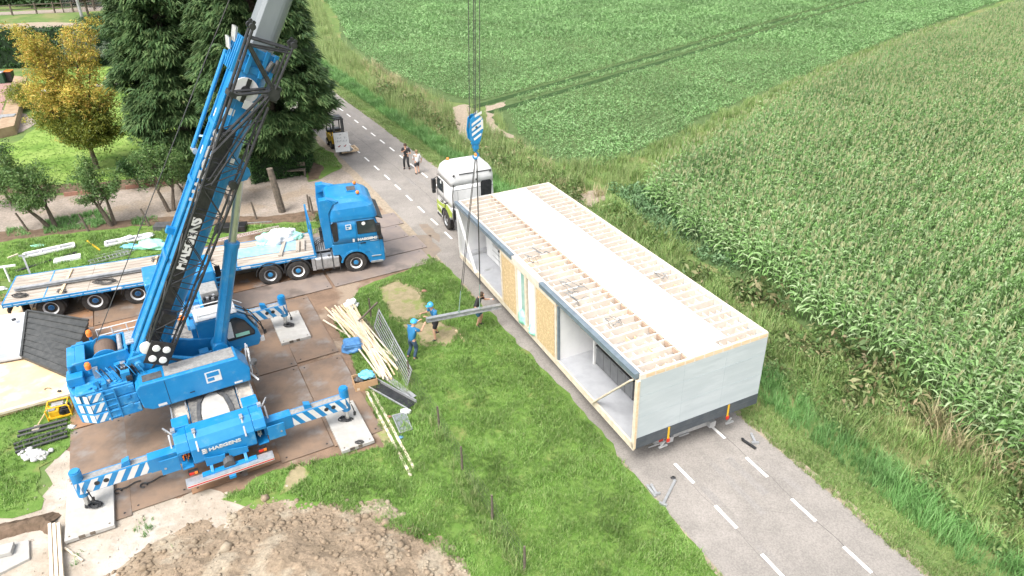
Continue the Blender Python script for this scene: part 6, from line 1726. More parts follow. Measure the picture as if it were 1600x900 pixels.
vs = [Vector((p.x, p.y, 0)) for p in ws2]+[Vector((p.x, p.y, p.z-.08)) for p in ws2]; m.add(vs, [(0,4,5,1),(1,5,6,2),(2,6,7,3),(3,7,4,0)])
m.build('wall', OLDWOOD, shed)
ann = empty('plywood_deck', (-16.8, 18.6, 0), 0, 'wide plywood deck with pale rim under the black seamed roof element', 'plywood deck')
PLY = mat('plywood', (.64, .48, .29), (.58, .42, .24), scale=1.3, rough=.7, c3=(.69, .54, .36), s3=.8)
aq = [g(-120,470,.24), g(60,480,.24), g(112,600,.24), g(116,612,.24), g(-120,676,.24)]
m = MB(); v = [Vector(p)-Vector((-16.8, 18.6, 0)) for p in aq]; n_ = len(v)
m.add(v+[Vector((p.x, p.y, 0)) for p in v], [tuple(range(n_)), tuple(range(2*n_-1, n_-1, -1))]+[(i, n_+i, n_+(i+1) % n_, (i+1) % n_) for i in range(n_)])
m.build('panel', PLY, ann)
m = MB(); m.bar(v[3]+Vector((0,-.04,-.02)), v[4]+Vector((0,-.04,-.02)), .12, .1); m.build('edge_trim', PALEWOOD, ann)
m = MB(); p = g(75,608,.25); m.tube([Vector((p.x+.12*math.cos(t), p.y+.06*math.sin(t), .26)) for t in (0,1,2,3,3.6,4.2)], .012, 5); o = m.build('cable_end', BLACKP); tag(o, 'short curled black cable on the plywood deck', 'cable')
p = g(93,612,.245); o = MB().box(-.06,.06,-.04,.04,0,.05).build('tape_roll', BLACKP, bevel=.01); o.location = p; tag(o, 'small black tape roll lying at the edge of the plywood deck', 'tape')

gen = empty('generator', g(97,648,0), R(24), 'yellow portable generator on the grass beside the crane counterweight', 'generator'); gen.scale = (.85,)*3
m = MB(); m.box(-.42, .42, -.30, .30, .08, .14, 0)
for x in (-.42, .42):
    for y in (-.30, .30): m.tube([(x, y, .05), (x, y, .55), (x*.86, y*.86, .62)], .03, 6)
for y in (-.26, .26): m.tube([(-.36, y, .62), (.36, y, .62)], .03, 6)
for x in (-.36, .36): m.tube([(x, -.26, .62), (x, .26, .62)], .03, 6)
m.build('frame', YELLOW, gen)
m = MB(); m.box(-.36, .02, -.24, .24, .14, .42); m.build('engine', YELLOW, gen, bevel=.04)
m = MB(); m.box(.05, .36, -.24, .24, .14, .40); m.cyl((.1, -.26, .3), (.1, -.30, .3), .1, n=14); m.box(.1, .3, -.2, .0, .4, .47); m.build('alternator', BLACKP, gen, bevel=.02)
m = MB(); m.box(-.25, .2, -.05, .20, .44, .56); m.box(.22, .33, .05, .2, .42, .5); m.box(-.36, -.1, -.22, -.08, .43, .48); m.build('tank', STEEL, gen, bevel=.03)
sp = empty('shovel', g(62,662,.05), R(100), 'wooden handled shovel with sand on it lying on the grass left of the generator', 'shovel')
MB().cyl((-.1, 0, .05), (.75, -.02, .08), .018, n=8).build('handle', TIMBER, sp); m = MB(); m.prism([(-.38, -.10), (-.1, -.12), (-.1, .12), (-.38, .10), (-.46, 0)], 'z', .02, .04); m.build('blade', SAND, sp)
for k in range(5):
    m = MB(); a = g(20+1.2*k, 683+6.2*k, .06); b = g(106, 656+6.5*k, .06)
    if k < 2: a = g(30-2*k, 676+7*k, .06)
    m.cyl((0,0,0), b-a, .055, n=12); m.cyl((b-a)*-.002, (b-a)*.001, .06, n=12)
    o = m.build('black_pipe', mat('black_hdpe', (.02,.021,.022), (.035,.036,.04), rough=.3) if k == 0 else MATS['black_hdpe'], bevel=0); o.location = a+Vector((0,0,.03))
    tag(o, ['black pipe on the grass below the generator, farthest of the five', 'second black pipe from the generator side on the grass', 'middle pipe of the five black pipes on the grass', 'fourth black pipe from the generator side on the grass', 'black pipe nearest the heap of white stones on the grass'][k], 'pipe', 'black pipes on the left grass')
Q = np.array([[*g(random.gauss(56, 9), random.gauss(713, 4.2), 0)] for _ in range(95)]); Q[:, 2] = rng.uniform(.03, .16, len(Q))
st_ = scatter('white_stones', rocks, Q, rng.uniform(0, 6.28, len(Q)), rng.uniform(.05, .13, len(Q)), [mat('white_stone', (.62,.61,.60), (.50,.49,.48), scale=6, rough=.8)]); tag(st_, 'heap of pale white stones on the grass below the black pipes', 'stone heap')
o = lumpy('plastic_bag', g(112,668,.05), .14, .1, .08, FILMW, 9., sub=3, lab='tiny white plastic scrap on the grass right of the generator', cat='plastic')
# lower left corner
sl_ = empty('foundation_slab', g(10,868,0), R(20), 'grey square concrete slab with a block on it at the lower left corner', 'concrete slab')
v = [g(-60,900,.1), g(-55,862,.1), g(45,843,.1), g(46,872,.1), g(-10,900,.1)]
sl_.rotation_euler = (0,0,0); v = [p-sl_.location for p in v]; n_ = len(v)
m = MB(); m.add(v+[Vector((p.x, p.y, 0.0)) for p in v], [tuple(range(n_)), tuple(range(2*n_-1, n_-1, -1))]+[(i, n_+i, n_+(i+1) % n_, (i+1) % n_) for i in range(n_)]); m.build('slab', CONCRETE, sl_, bevel=.015)
m = MB(T=rotz(R(20))); m.box(-.22, .22, -.16, .2, .10, .26); m.build('block', CONCRETE, sl_, bevel=.02)
for k, (x0, x1, lab) in enumerate(((77, 81, 'left one of the long pale planks standing out from the lower left corner'), (84, 89, 'middle one of the long pale planks at the lower left corner'), (91, 97, 'right one of the long pale planks at the lower left corner'))):
    a = g(x0+.5, 818, .18); b = g(x1, 905, .18); b = a+(b-a)*1.25
    m = MB(); m.bar((0,0,0), b-a, .085, .11); o = m.build('long_plank', PALEWOOD, bevel=.004); o.location = a+Vector((0,0,-.03+.01*k)); tag(o, lab, 'plank', 'pale planks at the lower left corner')
a = g(101,856,.06); m = MB().bar((0,0,0), g(129,876,.06)-a, .05, .04); o = m.build('short_lath', PALEWOOD); o.location = a; tag(o, 'short pale lath on the sand right of the long planks', 'lath')

# ================================================================ BESIDE THE GRASS: TIMBER, BOX, GATE
def lath(a, b, wd, hh, lab, grp, mt=None, name='timber_lath'):
    m = MB().bar((0,0,0), Vector(b)-Vector(a), wd, hh); o = m.build(name, mt or PALEWOOD); o.location = a; return tag(o, lab, 'lath', grp)
K = 0
for k in range(44):
    t = k/43; a = g(518+38*random.random(), 474+16*random.random(), .12+.22*random.random()); 
    if k < 6: a = g(508+6*k, 480+5*k, .2)
    b = g(594+28*random.random(), 560+34*random.random(), .08+.22*random.random())
    if k % 4 == 0: b = a.lerp(b, .6)
    o = lath(a, b, .055, .03, 'pale timber lath in the loose pile between the blue tarpaulin and the metal gate', 'loose timber laths in the pile', PALEWOOD if k % 3 else TIMBER, 'timber_lath')
for a, b, lab in (((505,500), (548,526), 'short pale lath lying left of the timber pile beside the blue tarpaulin'), ((512,492), (552,520), 'short pale lath between the pile and the steel plates')):
    lath(g(*a, .1), g(*b, .06), .07, .03, lab, None, PALEWOOD)
o = lath(g(560,502,.35), g(590,472,.9), .07, .05, 'dark old wooden pole leaning above the gate end of the timber pile', None, OLDWOOD, 'wooden_pole'); o['category'] = 'pole'
o = lath(g(566,498,.15), g(590,528,.1), .28, .04, 'dark brown board lying between the timber pile and the gate', None, OLDWOOD, 'wooden_board'); o['category'] = 'board'
lumpy('plastic_bag', g(549,478,.1), .32, .24, .24, FILMW, 12., lab='crumpled white plastic bag at the far end of the timber pile', cat='plastic bag')
tp = lumpy('tarpaulin_bundle', g(551,546,.0), .42, .36, .30, TARP, 14., sub=4, rough=.22, lab='folded blue tarpaulin bundle on the grass beside the timber pile', cat='tarpaulin')
m = MB(); m.box(-.34, .34, -.28, .28, .22, .36); m.box(-.30, .30, -.26, .26, .36, .42); o = m.build('fold', TARP, tp, bevel=.04); o.rotation_euler = (.05, .04, .3)
bx = empty('cardboard_box', g(571,603,0), R(24), 'open cardboard box on the grass at the end of the timber pile', 'cardboard box')
m = MB(); w_, d_, h_ = .42, .28, .42
m.box(-w_, w_, -d_, -d_+.015, 0, h_); m.box(-w_, w_, d_-.015, d_, 0, h_); m.box(-w_, -w_+.015, -d_+.015, d_-.015, 0, h_); m.box(w_-.015, w_, -d_+.015, d_-.015, 0, h_); m.box(-w_+.015, w_-.015, -d_+.015, d_-.015, .01, .03); m.build('carton', CARD, bx)
m = MB(); m.box(-w_+.06, -w_+.16, -d_-.003, -d_, .1, .2); m.build('label_patch', PALEWOOD, bx)
lumpy('blue_cloth', bx.location+Vector((.05, .1, .36)), .30, .20, .20, mat('light_blue_cloth', (.12,.42,.60), (.20,.52,.66), scale=5, rough=.6), 15., lab='light blue plastic bag stuffed in the open cardboard box', cat='plastic bag')
lumpy('tools', bx.location+Vector((-.2, -.05, .30)), .16, .14, .12, DGREY, 16., sub=3, rough=.6, lab='grey tools heaped in the left half of the cardboard box', cat='tools')
# metal gate panel lying slanted
ga, gb, gc_, gd = g(592,484,.9), g(643,578,.75), g(636,604,.05), g(585,510,.2)
gate = empty('metal_gate', ga, 0, 'galvanised tubular gate panel leaning beside the timber pile next to the workers', 'gate')
m = MB(); q = [Vector((0,0,0)), gb-ga, gc_-ga, gd-ga]
for a, b in ((0,1),(1,2),(2,3),(3,0)): m.tube([q[a], q[b]], .028, 8)
m.build('frame', STEEL, gate)
m = MB()
for k in range(1, 6): t = k/6; m.tube([q[0].lerp(q[3], t), q[1].lerp(q[2], t)], .016, 6)
m.tube([q[0].lerp(q[1], .5), q[3].lerp(q[2], .5)], .016, 6)
m.build('rail', STEEL, gate)
m = MB(); m.bar((0,0,.05), (.0,.0,-.9), .06, .06); m.build('post', OLDWOOD, gate)
# black trough, silver sheets, grey panel, two long laths
ta, tb = g(583,600,.12), g(644,634,.12)
tro = empty('black_trough', ta, 0, 'long black lined metal trough on the grass below the gate', 'trough')
d_ = (tb-ta); sd_ = Vector((-d_.y, d_.x, 0)).normalized()
m = MB(); m.bar(sd_*.0, d_, .40, .02); m.build('bottom', BLACKP, tro)
m = MB(); m.bar(sd_*.22+Vector((0,0,.06)), d_+sd_*.22+Vector((0,0,.06)), .03, .12); m.bar(sd_*-.22+Vector((0,0,.01)), d_+sd_*-.22+Vector((0,0,.01)), .04, .05); m.build('side', ALU, tro)
for k, (a, b, lab) in enumerate((((606,588), (648,620), 'upper crumpled silver sheet behind the black trough'), ((600,590), (640,618), 'lower silver metal strip between the black trough and the timber pile'))):
    o = lath(g(*a, .12), g(*b, .12), .16-.08*k, .015, lab, None, ALU, 'metal_sheet'); o['category'] = 'metal sheet'
lumpy('plastic_bag', g(634,644,.05), .2, .12, .1, FILMW, 17., sub=3, lab='small white plastic bag between the black trough and the grey panel', cat='plastic bag')
v = [g(613,650,.08), g(634,645,.08), g(644,671,.08), g(625,677,.08)]
m = MB(); v0 = v[0]; m.add([p-v0 for p in v]+[p-v0-Vector((0,0,.05)) for p in v], [(0,1,2,3),(7,6,5,4),(0,4,5,1),(1,5,6,2),(2,6,7,3),(3,7,4,0)])
o = m.build('slate_sheet', mat('slate_grey_panel', (.17,.19,.215), (.2,.22,.245), rough=.5), bevel=.008); o.location = v0; tag(o, 'small slate grey panel lying flat on the grass near the fence', 'panel')
m = MB()
for i in range(4): m.bar(v[i]-v0+Vector((0,0,.02)), v[(i+1) % 4]-v0+Vector((0,0,.02)), .03, .03)
m.build('panel_rim', ALU, o)
lath(g(573,612,.06), g(642,744,.03), .09, .045, 'left of the two long white battens lying on the grass near the pad', 'long white battens on the grass', PALEWOOD, 'long_batten')
lath(g(581,610,.06), g(648,734,.03), .09, .045, 'right of the two long white battens lying on the grass near the pad', 'long white battens on the grass', PALEWOOD, 'long_batten')
o = lumpy('glove', g(627,684,.04), .10, .07, .05, TARP, 21., sub=2, lab='small blue glove on the grass below the grey panel', cat='glove')
o = lath(g(712,516,.05), g(726,534,.05), .09, .05, 'short brown plank lying in the grass below the hanging beam', None, TIMBER, 'short_plank'); o['category'] = 'plank'
for (px, py), sc_, lab in (((663,456), .14, 'brick fragment on the dry grass near the steel plates'), ((608,652), .10, 'small stone at the edge of the plates by the battens')):
    o = lumpy('brick_piece', g(px, py, .03), sc_, sc_*.6, sc_*.6, BRICK, px*.1, sub=2, lab=lab, cat='brick')

# ================================================================ FENCES
def post(px, py, top, r_, lab, grp, lean=(0,0), name='fence_post'):
    p = g(px, py, 0); q = Vector((lean[0], lean[1], 1))*top
    m = MB(); m.tube([(0,0,-.05), q*.5+Vector((.01,0,0)), q], [r_, r_*.95, r_*.8], 8); m.cyl(q, q+Vector((0,0,.01)), r_*.8, n=8)
    o = m.build(name, OLDWOOD); o.location = p; return tag(o, lab, 'fence post', grp)
fp = [(819,893), (769,812), (722,735), (686,671), (640,598), (580,498)]
flab = ['old wooden fence post in the grass at the bottom edge of the picture', 'old wooden fence post in the grass, second from the bottom edge', 'old wooden fence post below the battens, third from the bottom edge', 'old wooden fence post right of the grey panel', 'dark fence post at the foot of the metal gate', 'dark fence post beside the white bag near the blue truck']
tops = []
for (px, py), lab in zip(fp, flab):
    post(px, py, 1.0, .04, lab, 'wire fence posts in the grass'); tops.append(g(px, py, 0))
wfm = MB()
for a, b in zip(tops[:-2], tops[1:-1]):
    for z in (.15, .35, .55, .78, .98): wfm.tube([a+Vector((0,0,z)), a.lerp(b, .5)+Vector((0,0,z-.05)), b+Vector((0,0,z))], .0035, 3)
    n_ = int((b-a).length/.3)
    for k in range(1, n_): p = a.lerp(b, k/n_); wfm.tube([p+Vector((0,0,.12)), p+Vector((0,0,.95))], .0022, 3)
o = wfm.build('wire_fence', DGREY); o['label'] = 'thin wire mesh fence strung between the old posts across the grass'; o['category'] = 'wire fence'
dl = [((44,361), 'dark driveway post at the left beside the weeds', (-.28, 0)), ((139,362), 'dark leaning driveway post between two small trees', (-.22, 0)), ((234,354), 'dark leaning driveway post left of the crane boom', (-.2, 0)), ((401,343), 'thin dark driveway post right of the crane cylinder', (-.1, 0)), ((484,331), 'short dark post behind the insulation bundle', (0, 0)), ((489,334), 'thicker dark post touching the one behind the insulation', (-.05, 0))]
for (px, py), lab, ln in dl: post(px, py, 1.05, .06, lab, 'posts along the gravel driveway', ln, 'driveway_post')
o = post(441,331, 2.6, .22, 'thick grey weathered gate post with chain beside the clipped hedge', None, (-.10, 0), 'gate_post'); o['category'] = 'post'
bench = empty('wooden_bench', g(461,276,0), R(8), 'old grey wooden bench in the shade beside the clipped hedge block', 'bench')
m = MB(); m.box(-.7, .7, -.2, .2, .42, .48); m.build('seat', OLDWOOD, bench, bevel=.01)
m = MB(); m.box(-.7, .7, .18, .22, .62, .9); m.build('backrest', OLDWOOD, bench, bevel=.01)
for x in (-.65, .65): MB().box(x-.04, x+.04, -.2, .2, 0, .42).build('leg', OLDWOOD, bench, bevel=.005)

# ================================================================ CLAMPS ON THE ROAD
def clamp(px0, py0, px1, py1, lab, foot=True, mt=STEEL, z=.06):
    a, b = g(px0, py0, z), g(px1, py1, z); m = MB(); d_ = b-a; m.bar((0,0,0), d_, .08, .07)
    if foot: n_ = Vector((-d_.y, d_.x, 0)).normalized(); m.bar(d_-n_*.12, d_+n_*.12, .07, .09)
    m.cyl((0,0,.03), (0,0,.05), .05, n=10)
    o = m.build('trailer_bracket', mt, bevel=.004); o.location = a; return tag(o, lab, 'bracket', 'steel brackets lying on the road')
clamp(1054,752,1036,788, 'long straight steel bracket on the left side of the road', True)
clamp(1012,760,1024,776, 'left one of two short steel brackets at the left road edge', False)
clamp(1018,759,1026,772, 'right one of two short steel brackets at the left road edge', True)
clamp(1160,687,1181,701, 'dark flat steel bracket on the right side of the road', False, BLACKP)
clamp(1174,679,1180,692, 'short upright steel bracket beside the dark one on the right', True)
o = lumpy('rag', g(1052,747,.02), .09, .06, .04, BLACKP, 31., sub=2, lab='small dark lump on the road above the long bracket', cat='rag')

# ================================================================ THINGS ON THE BACK LAWN
def gl(px, py, z=.05): return g(px, py, z)
def win_frame(a, b, wd, lab, glass=True):
    a, b = Vector(a), Vector(b); e = empty('window_frame', a, 0, lab, 'window frame'); d_ = b-a; n_ = Vector((-d_.y, d_.x, 0)).normalized()*wd
    m = MB(); 
    for p, q in ((Vector(), d_), (n_, d_+n_), (Vector(), n_), (d_, d_+n_), (d_*.33, d_*.33+n_), (d_*.7, d_*.7+n_)): m.bar(p, q, .10, .10)
    m.build('frame', WHITE_WORN, e, bevel=.004)
    m = MB(); m.add([Vector((0,0,.0)), d_, d_+n_, n_], [(0,1,2,3)]); m.build('pane', mat('grey_glass', (.30,.30,.33), rough=.1) if 'grey_glass' not in MATS else MATS['grey_glass'], e); return e
win_frame(gl(38,402,.12), gl(116,385,.12), .45, 'long grey window frame lying on the grass at the far left')
win_frame(gl(165,384,.12), gl(234,371,.12), .5, 'long dark window frame on the grass left of the crane boom')
o = lath(gl(186,376,.2), gl(206,369,.2), .35, .08, 'white board lying across the dark window frame', None, FILMW, 'white_board'); o['category'] = 'board'
o = lumpy('plastic_bag', gl(232,368,.1), .3, .2, .12, FILMW, 41., sub=3, lab='white plastic wrap at the right end of the dark window frame', cat='plastic bag')
o = lath(gl(84,408,.08), gl(126,400,.08), .5, .1, 'white flat panel lying on the grass behind the flatbed', None, FILMW, 'flat_sheet'); o['category'] = 'panel'
o = lath(gl(24,424,.06), gl(120,394,.06), .16, .05, 'dark green long beam lying on the grass behind the flatbed', None, BLACKP, 'dark_beam'); o['category'] = 'beam'
o = lath(gl(12,403,.06), gl(28,397,.06), .08, .06, 'short pale timber piece lying on the grass at the left edge', None, PALEWOOD, 'timber_piece'); o['category'] = 'timber'
o = lath(gl(136,376,.06), gl(156,391,.06), .07, .04, 'yellow plastic strip lying on the grass', None, YELLOW, 'yellow_strip'); o['category'] = 'strip'
lad = empty('aluminium_ladder', gl(140,413,.1), 0, 'aluminium ladder lying on the grass behind the flatbed deck', 'ladder')
a, b = Vector(), gl(204,396,.1)-gl(140,413,.1); n_ = Vector((-b.y, b.x, 0)).normalized()*.42
m = MB(); m.bar(a, b, .03, .07); m.bar(a+n_, b+n_, .03, .07); m.build('stile', ALU, lad)
for k in range(11): MB().bar(b*(k+.5)/11, b*(k+.5)/11+n_, .03, .03).build('rung', ALU, lad)
for i, (a, b, lab) in enumerate((((150,400), (232,382), 'long grey aluminium profile behind the ladder on the grass'), ((146,406), (240,384), 'second thin aluminium profile beside the ladder on the grass'), ((336,352), (425,346), 'long thin white pipe on the grass behind the flatbed, right of the boom'))):
    o = lath(gl(*a), gl(*b), .06, .04, lab, None, ALU, 'metal_profile'); o['category'] = 'profile'
pole = empty('trestle', gl(16,440,0), 0, 'white metal trestle stand on the grass at the left end of the flatbed', 'trestle')
MB().bar((0,0,0), (0,.0,.75), .07).build('leg', WHITE_WORN, pole); MB().bar((-.45,-.1,.78), (.45,.15,.8), .08).build('top_bar', WHITE_WORN, pole)
pole = empty('trestle', gl(48,430,0), 0, 'grey metal trestle leg leaning on the window frame behind the flatbed', 'trestle')
MB().bar((0,0,0), (-.25,.3,.9), .08).build('leg', ALU, pole); MB().bar((-.40,.25,.9), (-.1,.35,.9), .08).build('top_bar', ALU, pole)
lumpy('mint_sheet', gl(238,386,.05), .8, .4, .3, MINT, 44., lab='mint green plastic sheet draped on the grass beside the boom', cat='plastic sheet')
lumpy('blue_net', gl(208,386,.05), .6, .25, .12, MATS['light_blue_cloth'], 45., sub=3, rough=.5, lab='light blue net bundle on the grass near the ladder', cat='net')
lumpy('mint_sheet', gl(60,384,.03), .35, .15, .06, MINT, 46., sub=3, lab='small mint plastic scrap on the grass above the left window frame', cat='plastic sheet')
lumpy('plastic_bag', gl(2,452,.03), .3, .15, .1, FILMW, 47., sub=3, lab='white plastic scrap on the grass at the left picture edge', cat='plastic bag')
tru = empty('lattice_beam', gl(338,378,.25), 0, 'long grey lattice beam lying behind the flatbed right of the boom', 'lattice beam')
b = gl(438,356,.25)-gl(338,378,.25); n_ = Vector((-b.y, b.x, 0)).normalized()*.3
m = MB(); m.bar((0,0,0), b, .04); m.bar(n_, b+n_, .04)
for k in range(16): m.bar(b*k/16, b*(k+.5)/16+n_, .02); m.bar(b*(k+.5)/16+n_, b*(k+1)/16, .02)
m.build('truss', mat('pinkish_aluminium', (.50,.42,.40), (.42,.36,.35), rough=.5), tru)
bxx = MB().box(0, 1.6, 0, .7, 0, .35).build('black_crate', BLACKP, bevel=.02); bxx.location = gl(336,366,0); bxx.rotation_euler = (0,0,R(8)); tag(bxx, 'low black crate on the grass behind the flatbed beside the cylinder', 'crate')
bxx = MB().box(0, 1.2, 0, .6, 0, .3).build('dark_chest', DGREY, bevel=.02); bxx.location = gl(240,362,0); bxx.rotation_euler = (0,0,R(6)); tag(bxx, 'low dark grey chest on the grass left of the boom', 'chest')

# ================================================================ FORKLIFT WITH SIGN, BY THE ROAD IN THE BACK
fl = empty('forklift', g(530,231,0), R(118-180), 'small dark forklift at the roadside under the big conifer', 'forklift')
m = MB(); m.box(-1.3, .2, -.5, .5, .35, .95, 0); m.box(-1.3, -.8, -.5, .5, .95, 1.15, 1); m.build('body', [YELLOW, BLACKP], fl, bevel=.05)
m = MB(); 
for x in (-1.1, .1):
    for y in (-.45, .45): m.bar((x, y, .95), (x*.85, y, 2.05), .06)
m.box(-1.0, .15, -.5, .5, 2.02, 2.1); m.build('cab_frame', BLACKP, fl)
m = MB(); 
for y in (-.3, .3): m.box(.25, .37, y-.06, y+.06, .1, 2.3)
for z in (.3, 1.2, 2.2): m.box(.28, .35, -.3, .3, z, z+.08)
m.build('mast', DGREY, fl)
m = MB(); 
for y in (-.25, .25): m.box(.35, 1.4, y-.06, y+.06, .10, .15)
m.build('fork', DGREY, fl)
for x in (-1.0, -.05):
    for s_ in (-1, 1): wheel(fl, x, s_*.48, .28, .2, s_, STEEL, YELLOW)
pl = empty('pallet', g(545,238,.0), R(118-180), 'wooden pallet with sacks at the roadside in front of the forklift', 'pallet')
m = MB(); 
for k in range(5): m.box(-.5, .5, -.6+.27*k, -.48+.27*k, .28, .31)
m.build('top_board', TIMBER, pl); m = MB()
for x in (-.45, 0, .45): m.box(x-.05, x+.05, -.6, .6, .16, .28)
m.build('bearer', TIMBER, pl)
sk = lumpy('grey_sacks', g(541,234,.31), .45, .5, .22, mat('grey_sack', (.35,.37,.38), rough=.7), 51., sub=3, lab='pile of grey sacks on the pallet under the white sign', cat='sacks')
sg = empty('sign_board', g(536,237,.62), R(20), 'white notice board leaning on the forklift mast by the road', 'sign')
m = MB(); m.box(-.55, .55, -.02, .02, 0, 1.45); o = m.build('board', WHITE_WORN, sg, bevel=.01); sg.scale = (.88,)*3; o.rotation_euler = (R(-12), 0, 0)
m = MB()        # the lettering is too small to read in the photo: two rows of thin grey strokes
for zz, n_, h_ in ((1.04, 7, .12), (.80, 8, .15)):
    for k in range(n_):
        if n_ == 7 and k == 4: continue
        x = -.40+.8*k/(n_-1); m.box(x-.035, x-.018, -.0225, -.0205, zz-h_/2, zz+h_/2)
        if k % 2: m.box(x-.018, x+.03, -.0225, -.0205, zz+h_/2-.02, zz+h_/2)
        if k % 3: m.box(x-.018, x+.03, -.0225, -.0205, zz-.01, zz+.01)
m.box(-.12, .05, -.0225, -.0205, 1.26, 1.30)
m.build('lettering', mat('faded_print', (.22, .23, .25), rough=.7), o)['kind'] = 'stuff'
for x in (-.22, .22): MB().prism([(x-.12, .38), (x+.0, .36), (x+.12, .50), (x+.06, .52), (x-.02, .44), (x-.10, .45)], 'y', -.024, -.0205).build('pictogram', mat('faded_red_print', (.30, .05, .05), rough=.7) if 'faded_red_print' not in MATS else MATS['faded_red_print'], o)

# ================================================================ PEOPLE
def skin_mesh(name, pts, edges, rad, root_i, mt, parent, sub=2):
    me = bpy.data.meshes.new(name); me.from_pydata([tuple(p) for p in pts], edges, [])
    bm_ = bmesh.new(); bm_.from_mesh(me); lay = bm_.verts.layers.skin.verify(); bm_.verts.ensure_lookup_table()
    for i, v in enumerate(bm_.verts):
        r = rad[i]; v[lay].radius = (r, r) if not isinstance(r, tuple) else r; v[lay].use_root = (i == root_i)
    bm_.to_mesh(me); bm_.free(); me.materials.append(mt)
    o = bpy.data.objects.new(name, me); C.objects.link(o); o.parent = parent
    s_ = o.modifiers.new('skin', 'SKIN'); s_.use_smooth_shade = True
    u = o.modifiers.new('sub', 'SUBSURF'); u.levels = sub; u.render_levels = sub
    return o
SHIRTS = dict(black=mat('black_cloth', (.018,.018,.02), (.03,.03,.033), rough=.85), blue=mat('blue_cloth', (.015,.13,.28), (.02,.16,.33), rough=.8), white=mat('white_cloth', (.62,.62,.62), rough=.85), jeans=mat('dark_denim', (.03,.06,.10), (.045,.08,.13), scale=8, rough=.85), grey=mat('dark_grey_cloth', (.06,.06,.065), rough=.85), petrol=mat('petrol_shorts', (.04,.12,.18), rough=.85))
HAIRB = mat('brown_hair', (.06,.035,.02), rough=.7); HAIRG = mat('fair_hair', (.25,.17,.09), rough=.7); HELMET = mat('light_blue_helmet', (.05,.38,.68), rough=.3, coat=.4)
SHOE = mat('dark_shoe', (.02,.02,.022), rough=.6); GLOVE = mat('white_glove', (.6,.6,.58), rough=.8); EYE = mat('dark_eye', (.01,.01,.01), rough=.3)
def person(loc, face, hands, feet, lab, top, bottom, shorts=False, sleeves=.55, helmet=False, hair=HAIRB, bend=0.0, gloves=False, apron=None, headtilt=0.0, scale=1.0):
    """hands/feet: (x, y, z) of right then left, in a frame facing +x; bend leans the trunk forward"""
    e = empty('person', loc, face, lab, 'person'); e.scale = (scale,)*3
    pel = Vector((-.06*bend*3, 0, .93)); 
    def up(t, f=0.0): a = bend; return pel + Vector((math.sin(a)*t+math.cos(a)*f, 0, math.cos(a)*t-math.sin(a)*f))
    wa, chs, nk = up(.16), up(.38), up(.55); hd = up(.66, .02+headtilt); tp_ = up(.80, .03+headtilt*1.6)
    V = [pel, wa, chs, nk, hd, tp_]; Ed = [(0,1),(1,2),(2,3),(3,4),(4,5)]; Rr = [(.14,.10),(.12,.085),(.14,.09),.055,(.078,.092),(.062,.078)]
    V.append(hd+Vector((math.cos(bend)*.105, 0, .01-math.sin(bend)*.1))); Ed.append((4,6)); Rr.append(.016)     # nose
    for s_ in (-1, 1): V.append(hd+Vector((-.005, s_*.085, .02))); Ed.append((4, len(V)-1)); Rr.append(.014)  # ears
    arms = []
    for s_, hpos in zip((-1, 1), hands):
        sh = chs + Vector((0, s_*.19, .09)); hp_ = Vector(hpos); mid = (sh+hp_)/2; d = (hp_-sh); L_ = d.length; l = .58
        off = math.sqrt(max(0, (l/2)**2-(L_/2)**2)) if L_ < l else 0
        if L_ > l: hp_ = sh + d*(l/L_); mid = (sh+hp_)/2
        el = mid + Vector((-.25, s_*.5, -.8)).normalized()*off
        i0 = len(V); V += [sh, el, hp_]; Ed += [(2, i0), (i0, i0+1), (i0+1, i0+2)]; Rr += [.062, .043, .028]; arms.append((sh, el, hp_, s_))
    legs = []
    for s_, fpos in zip((-1, 1), feet):
        hp = pel + Vector((0, s_*.10, -.04)); ft_ = Vector(fpos)+Vector((0,0,.09)); d = ft_-hp; L_ = d.length; l = .86
        if L_ > l: ft_ = ft_; 
        off = math.sqrt(max(0, (l/2)**2-(L_/2)**2)) if L_ < l else 0
        kn = (hp+ft_)/2 + Vector((1, 0, .1)).normalized()*off
        toe = Vector(fpos)+Vector((.17, s_*.03, .035)); heel = Vector(fpos)+Vector((-.03, 0, .045))
        i0 = len(V); V += [hp, kn, ft_, toe]; Ed += [(0, i0), (i0, i0+1), (i0+1, i0+2), (i0+2, i0+3)]; Rr += [.095, .062, .043, .03]; legs.append((hp, kn, ft_, toe, heel))
    # hands: palm and five fingers growing from the wrist inside the same body
    for (sh, el, w_, s_) in arms:
        fd = (w_-el).normalized(); sd = fd.cross(Vector((0,0,1))).normalized()
        pm = w_+fd*.075; iw = V.index(w_); V.append(pm); Ed.append((iw, len(V)-1)); Rr.append((.036,.016)); ip = len(V)-1
        for k, (of, ln) in enumerate(((-.030,.068),(-.010,.080),(.012,.075),(.032,.058))):
            a = pm+sd*of+fd*.03; b = a+fd*ln*.55-Vector((0,0,.012)); c_ = b+fd*ln*.35-Vector((0,0,.030)); i0 = len(V); V += [a, b, c_]; Ed += [(ip, i0), (i0, i0+1), (i0+1, i0+2)]; Rr += [.009,.0085,.007]
        a = w_+fd*.03-sd*.04*s_; b = a+fd*.035-sd*.015*s_-Vector((0,0,.01)); i0 = len(V); V += [a, b]; Ed += [(iw, i0), (i0, i0+1)]; Rr += [.011,.009]
    skin_mesh('body', V, Ed, Rr, 0, SKIN, e)
    for s_ in (-1, 1):
        m = MB(); ep = hd+Vector((math.cos(bend)*.088, s_*.032, .028-math.sin(bend)*.08)); m.lathe(ep, (1,0,0), [(.001,-.01),(.011,-.005),(.011,.004),(.001,.009)], 8); m.build('eye', EYE, e)
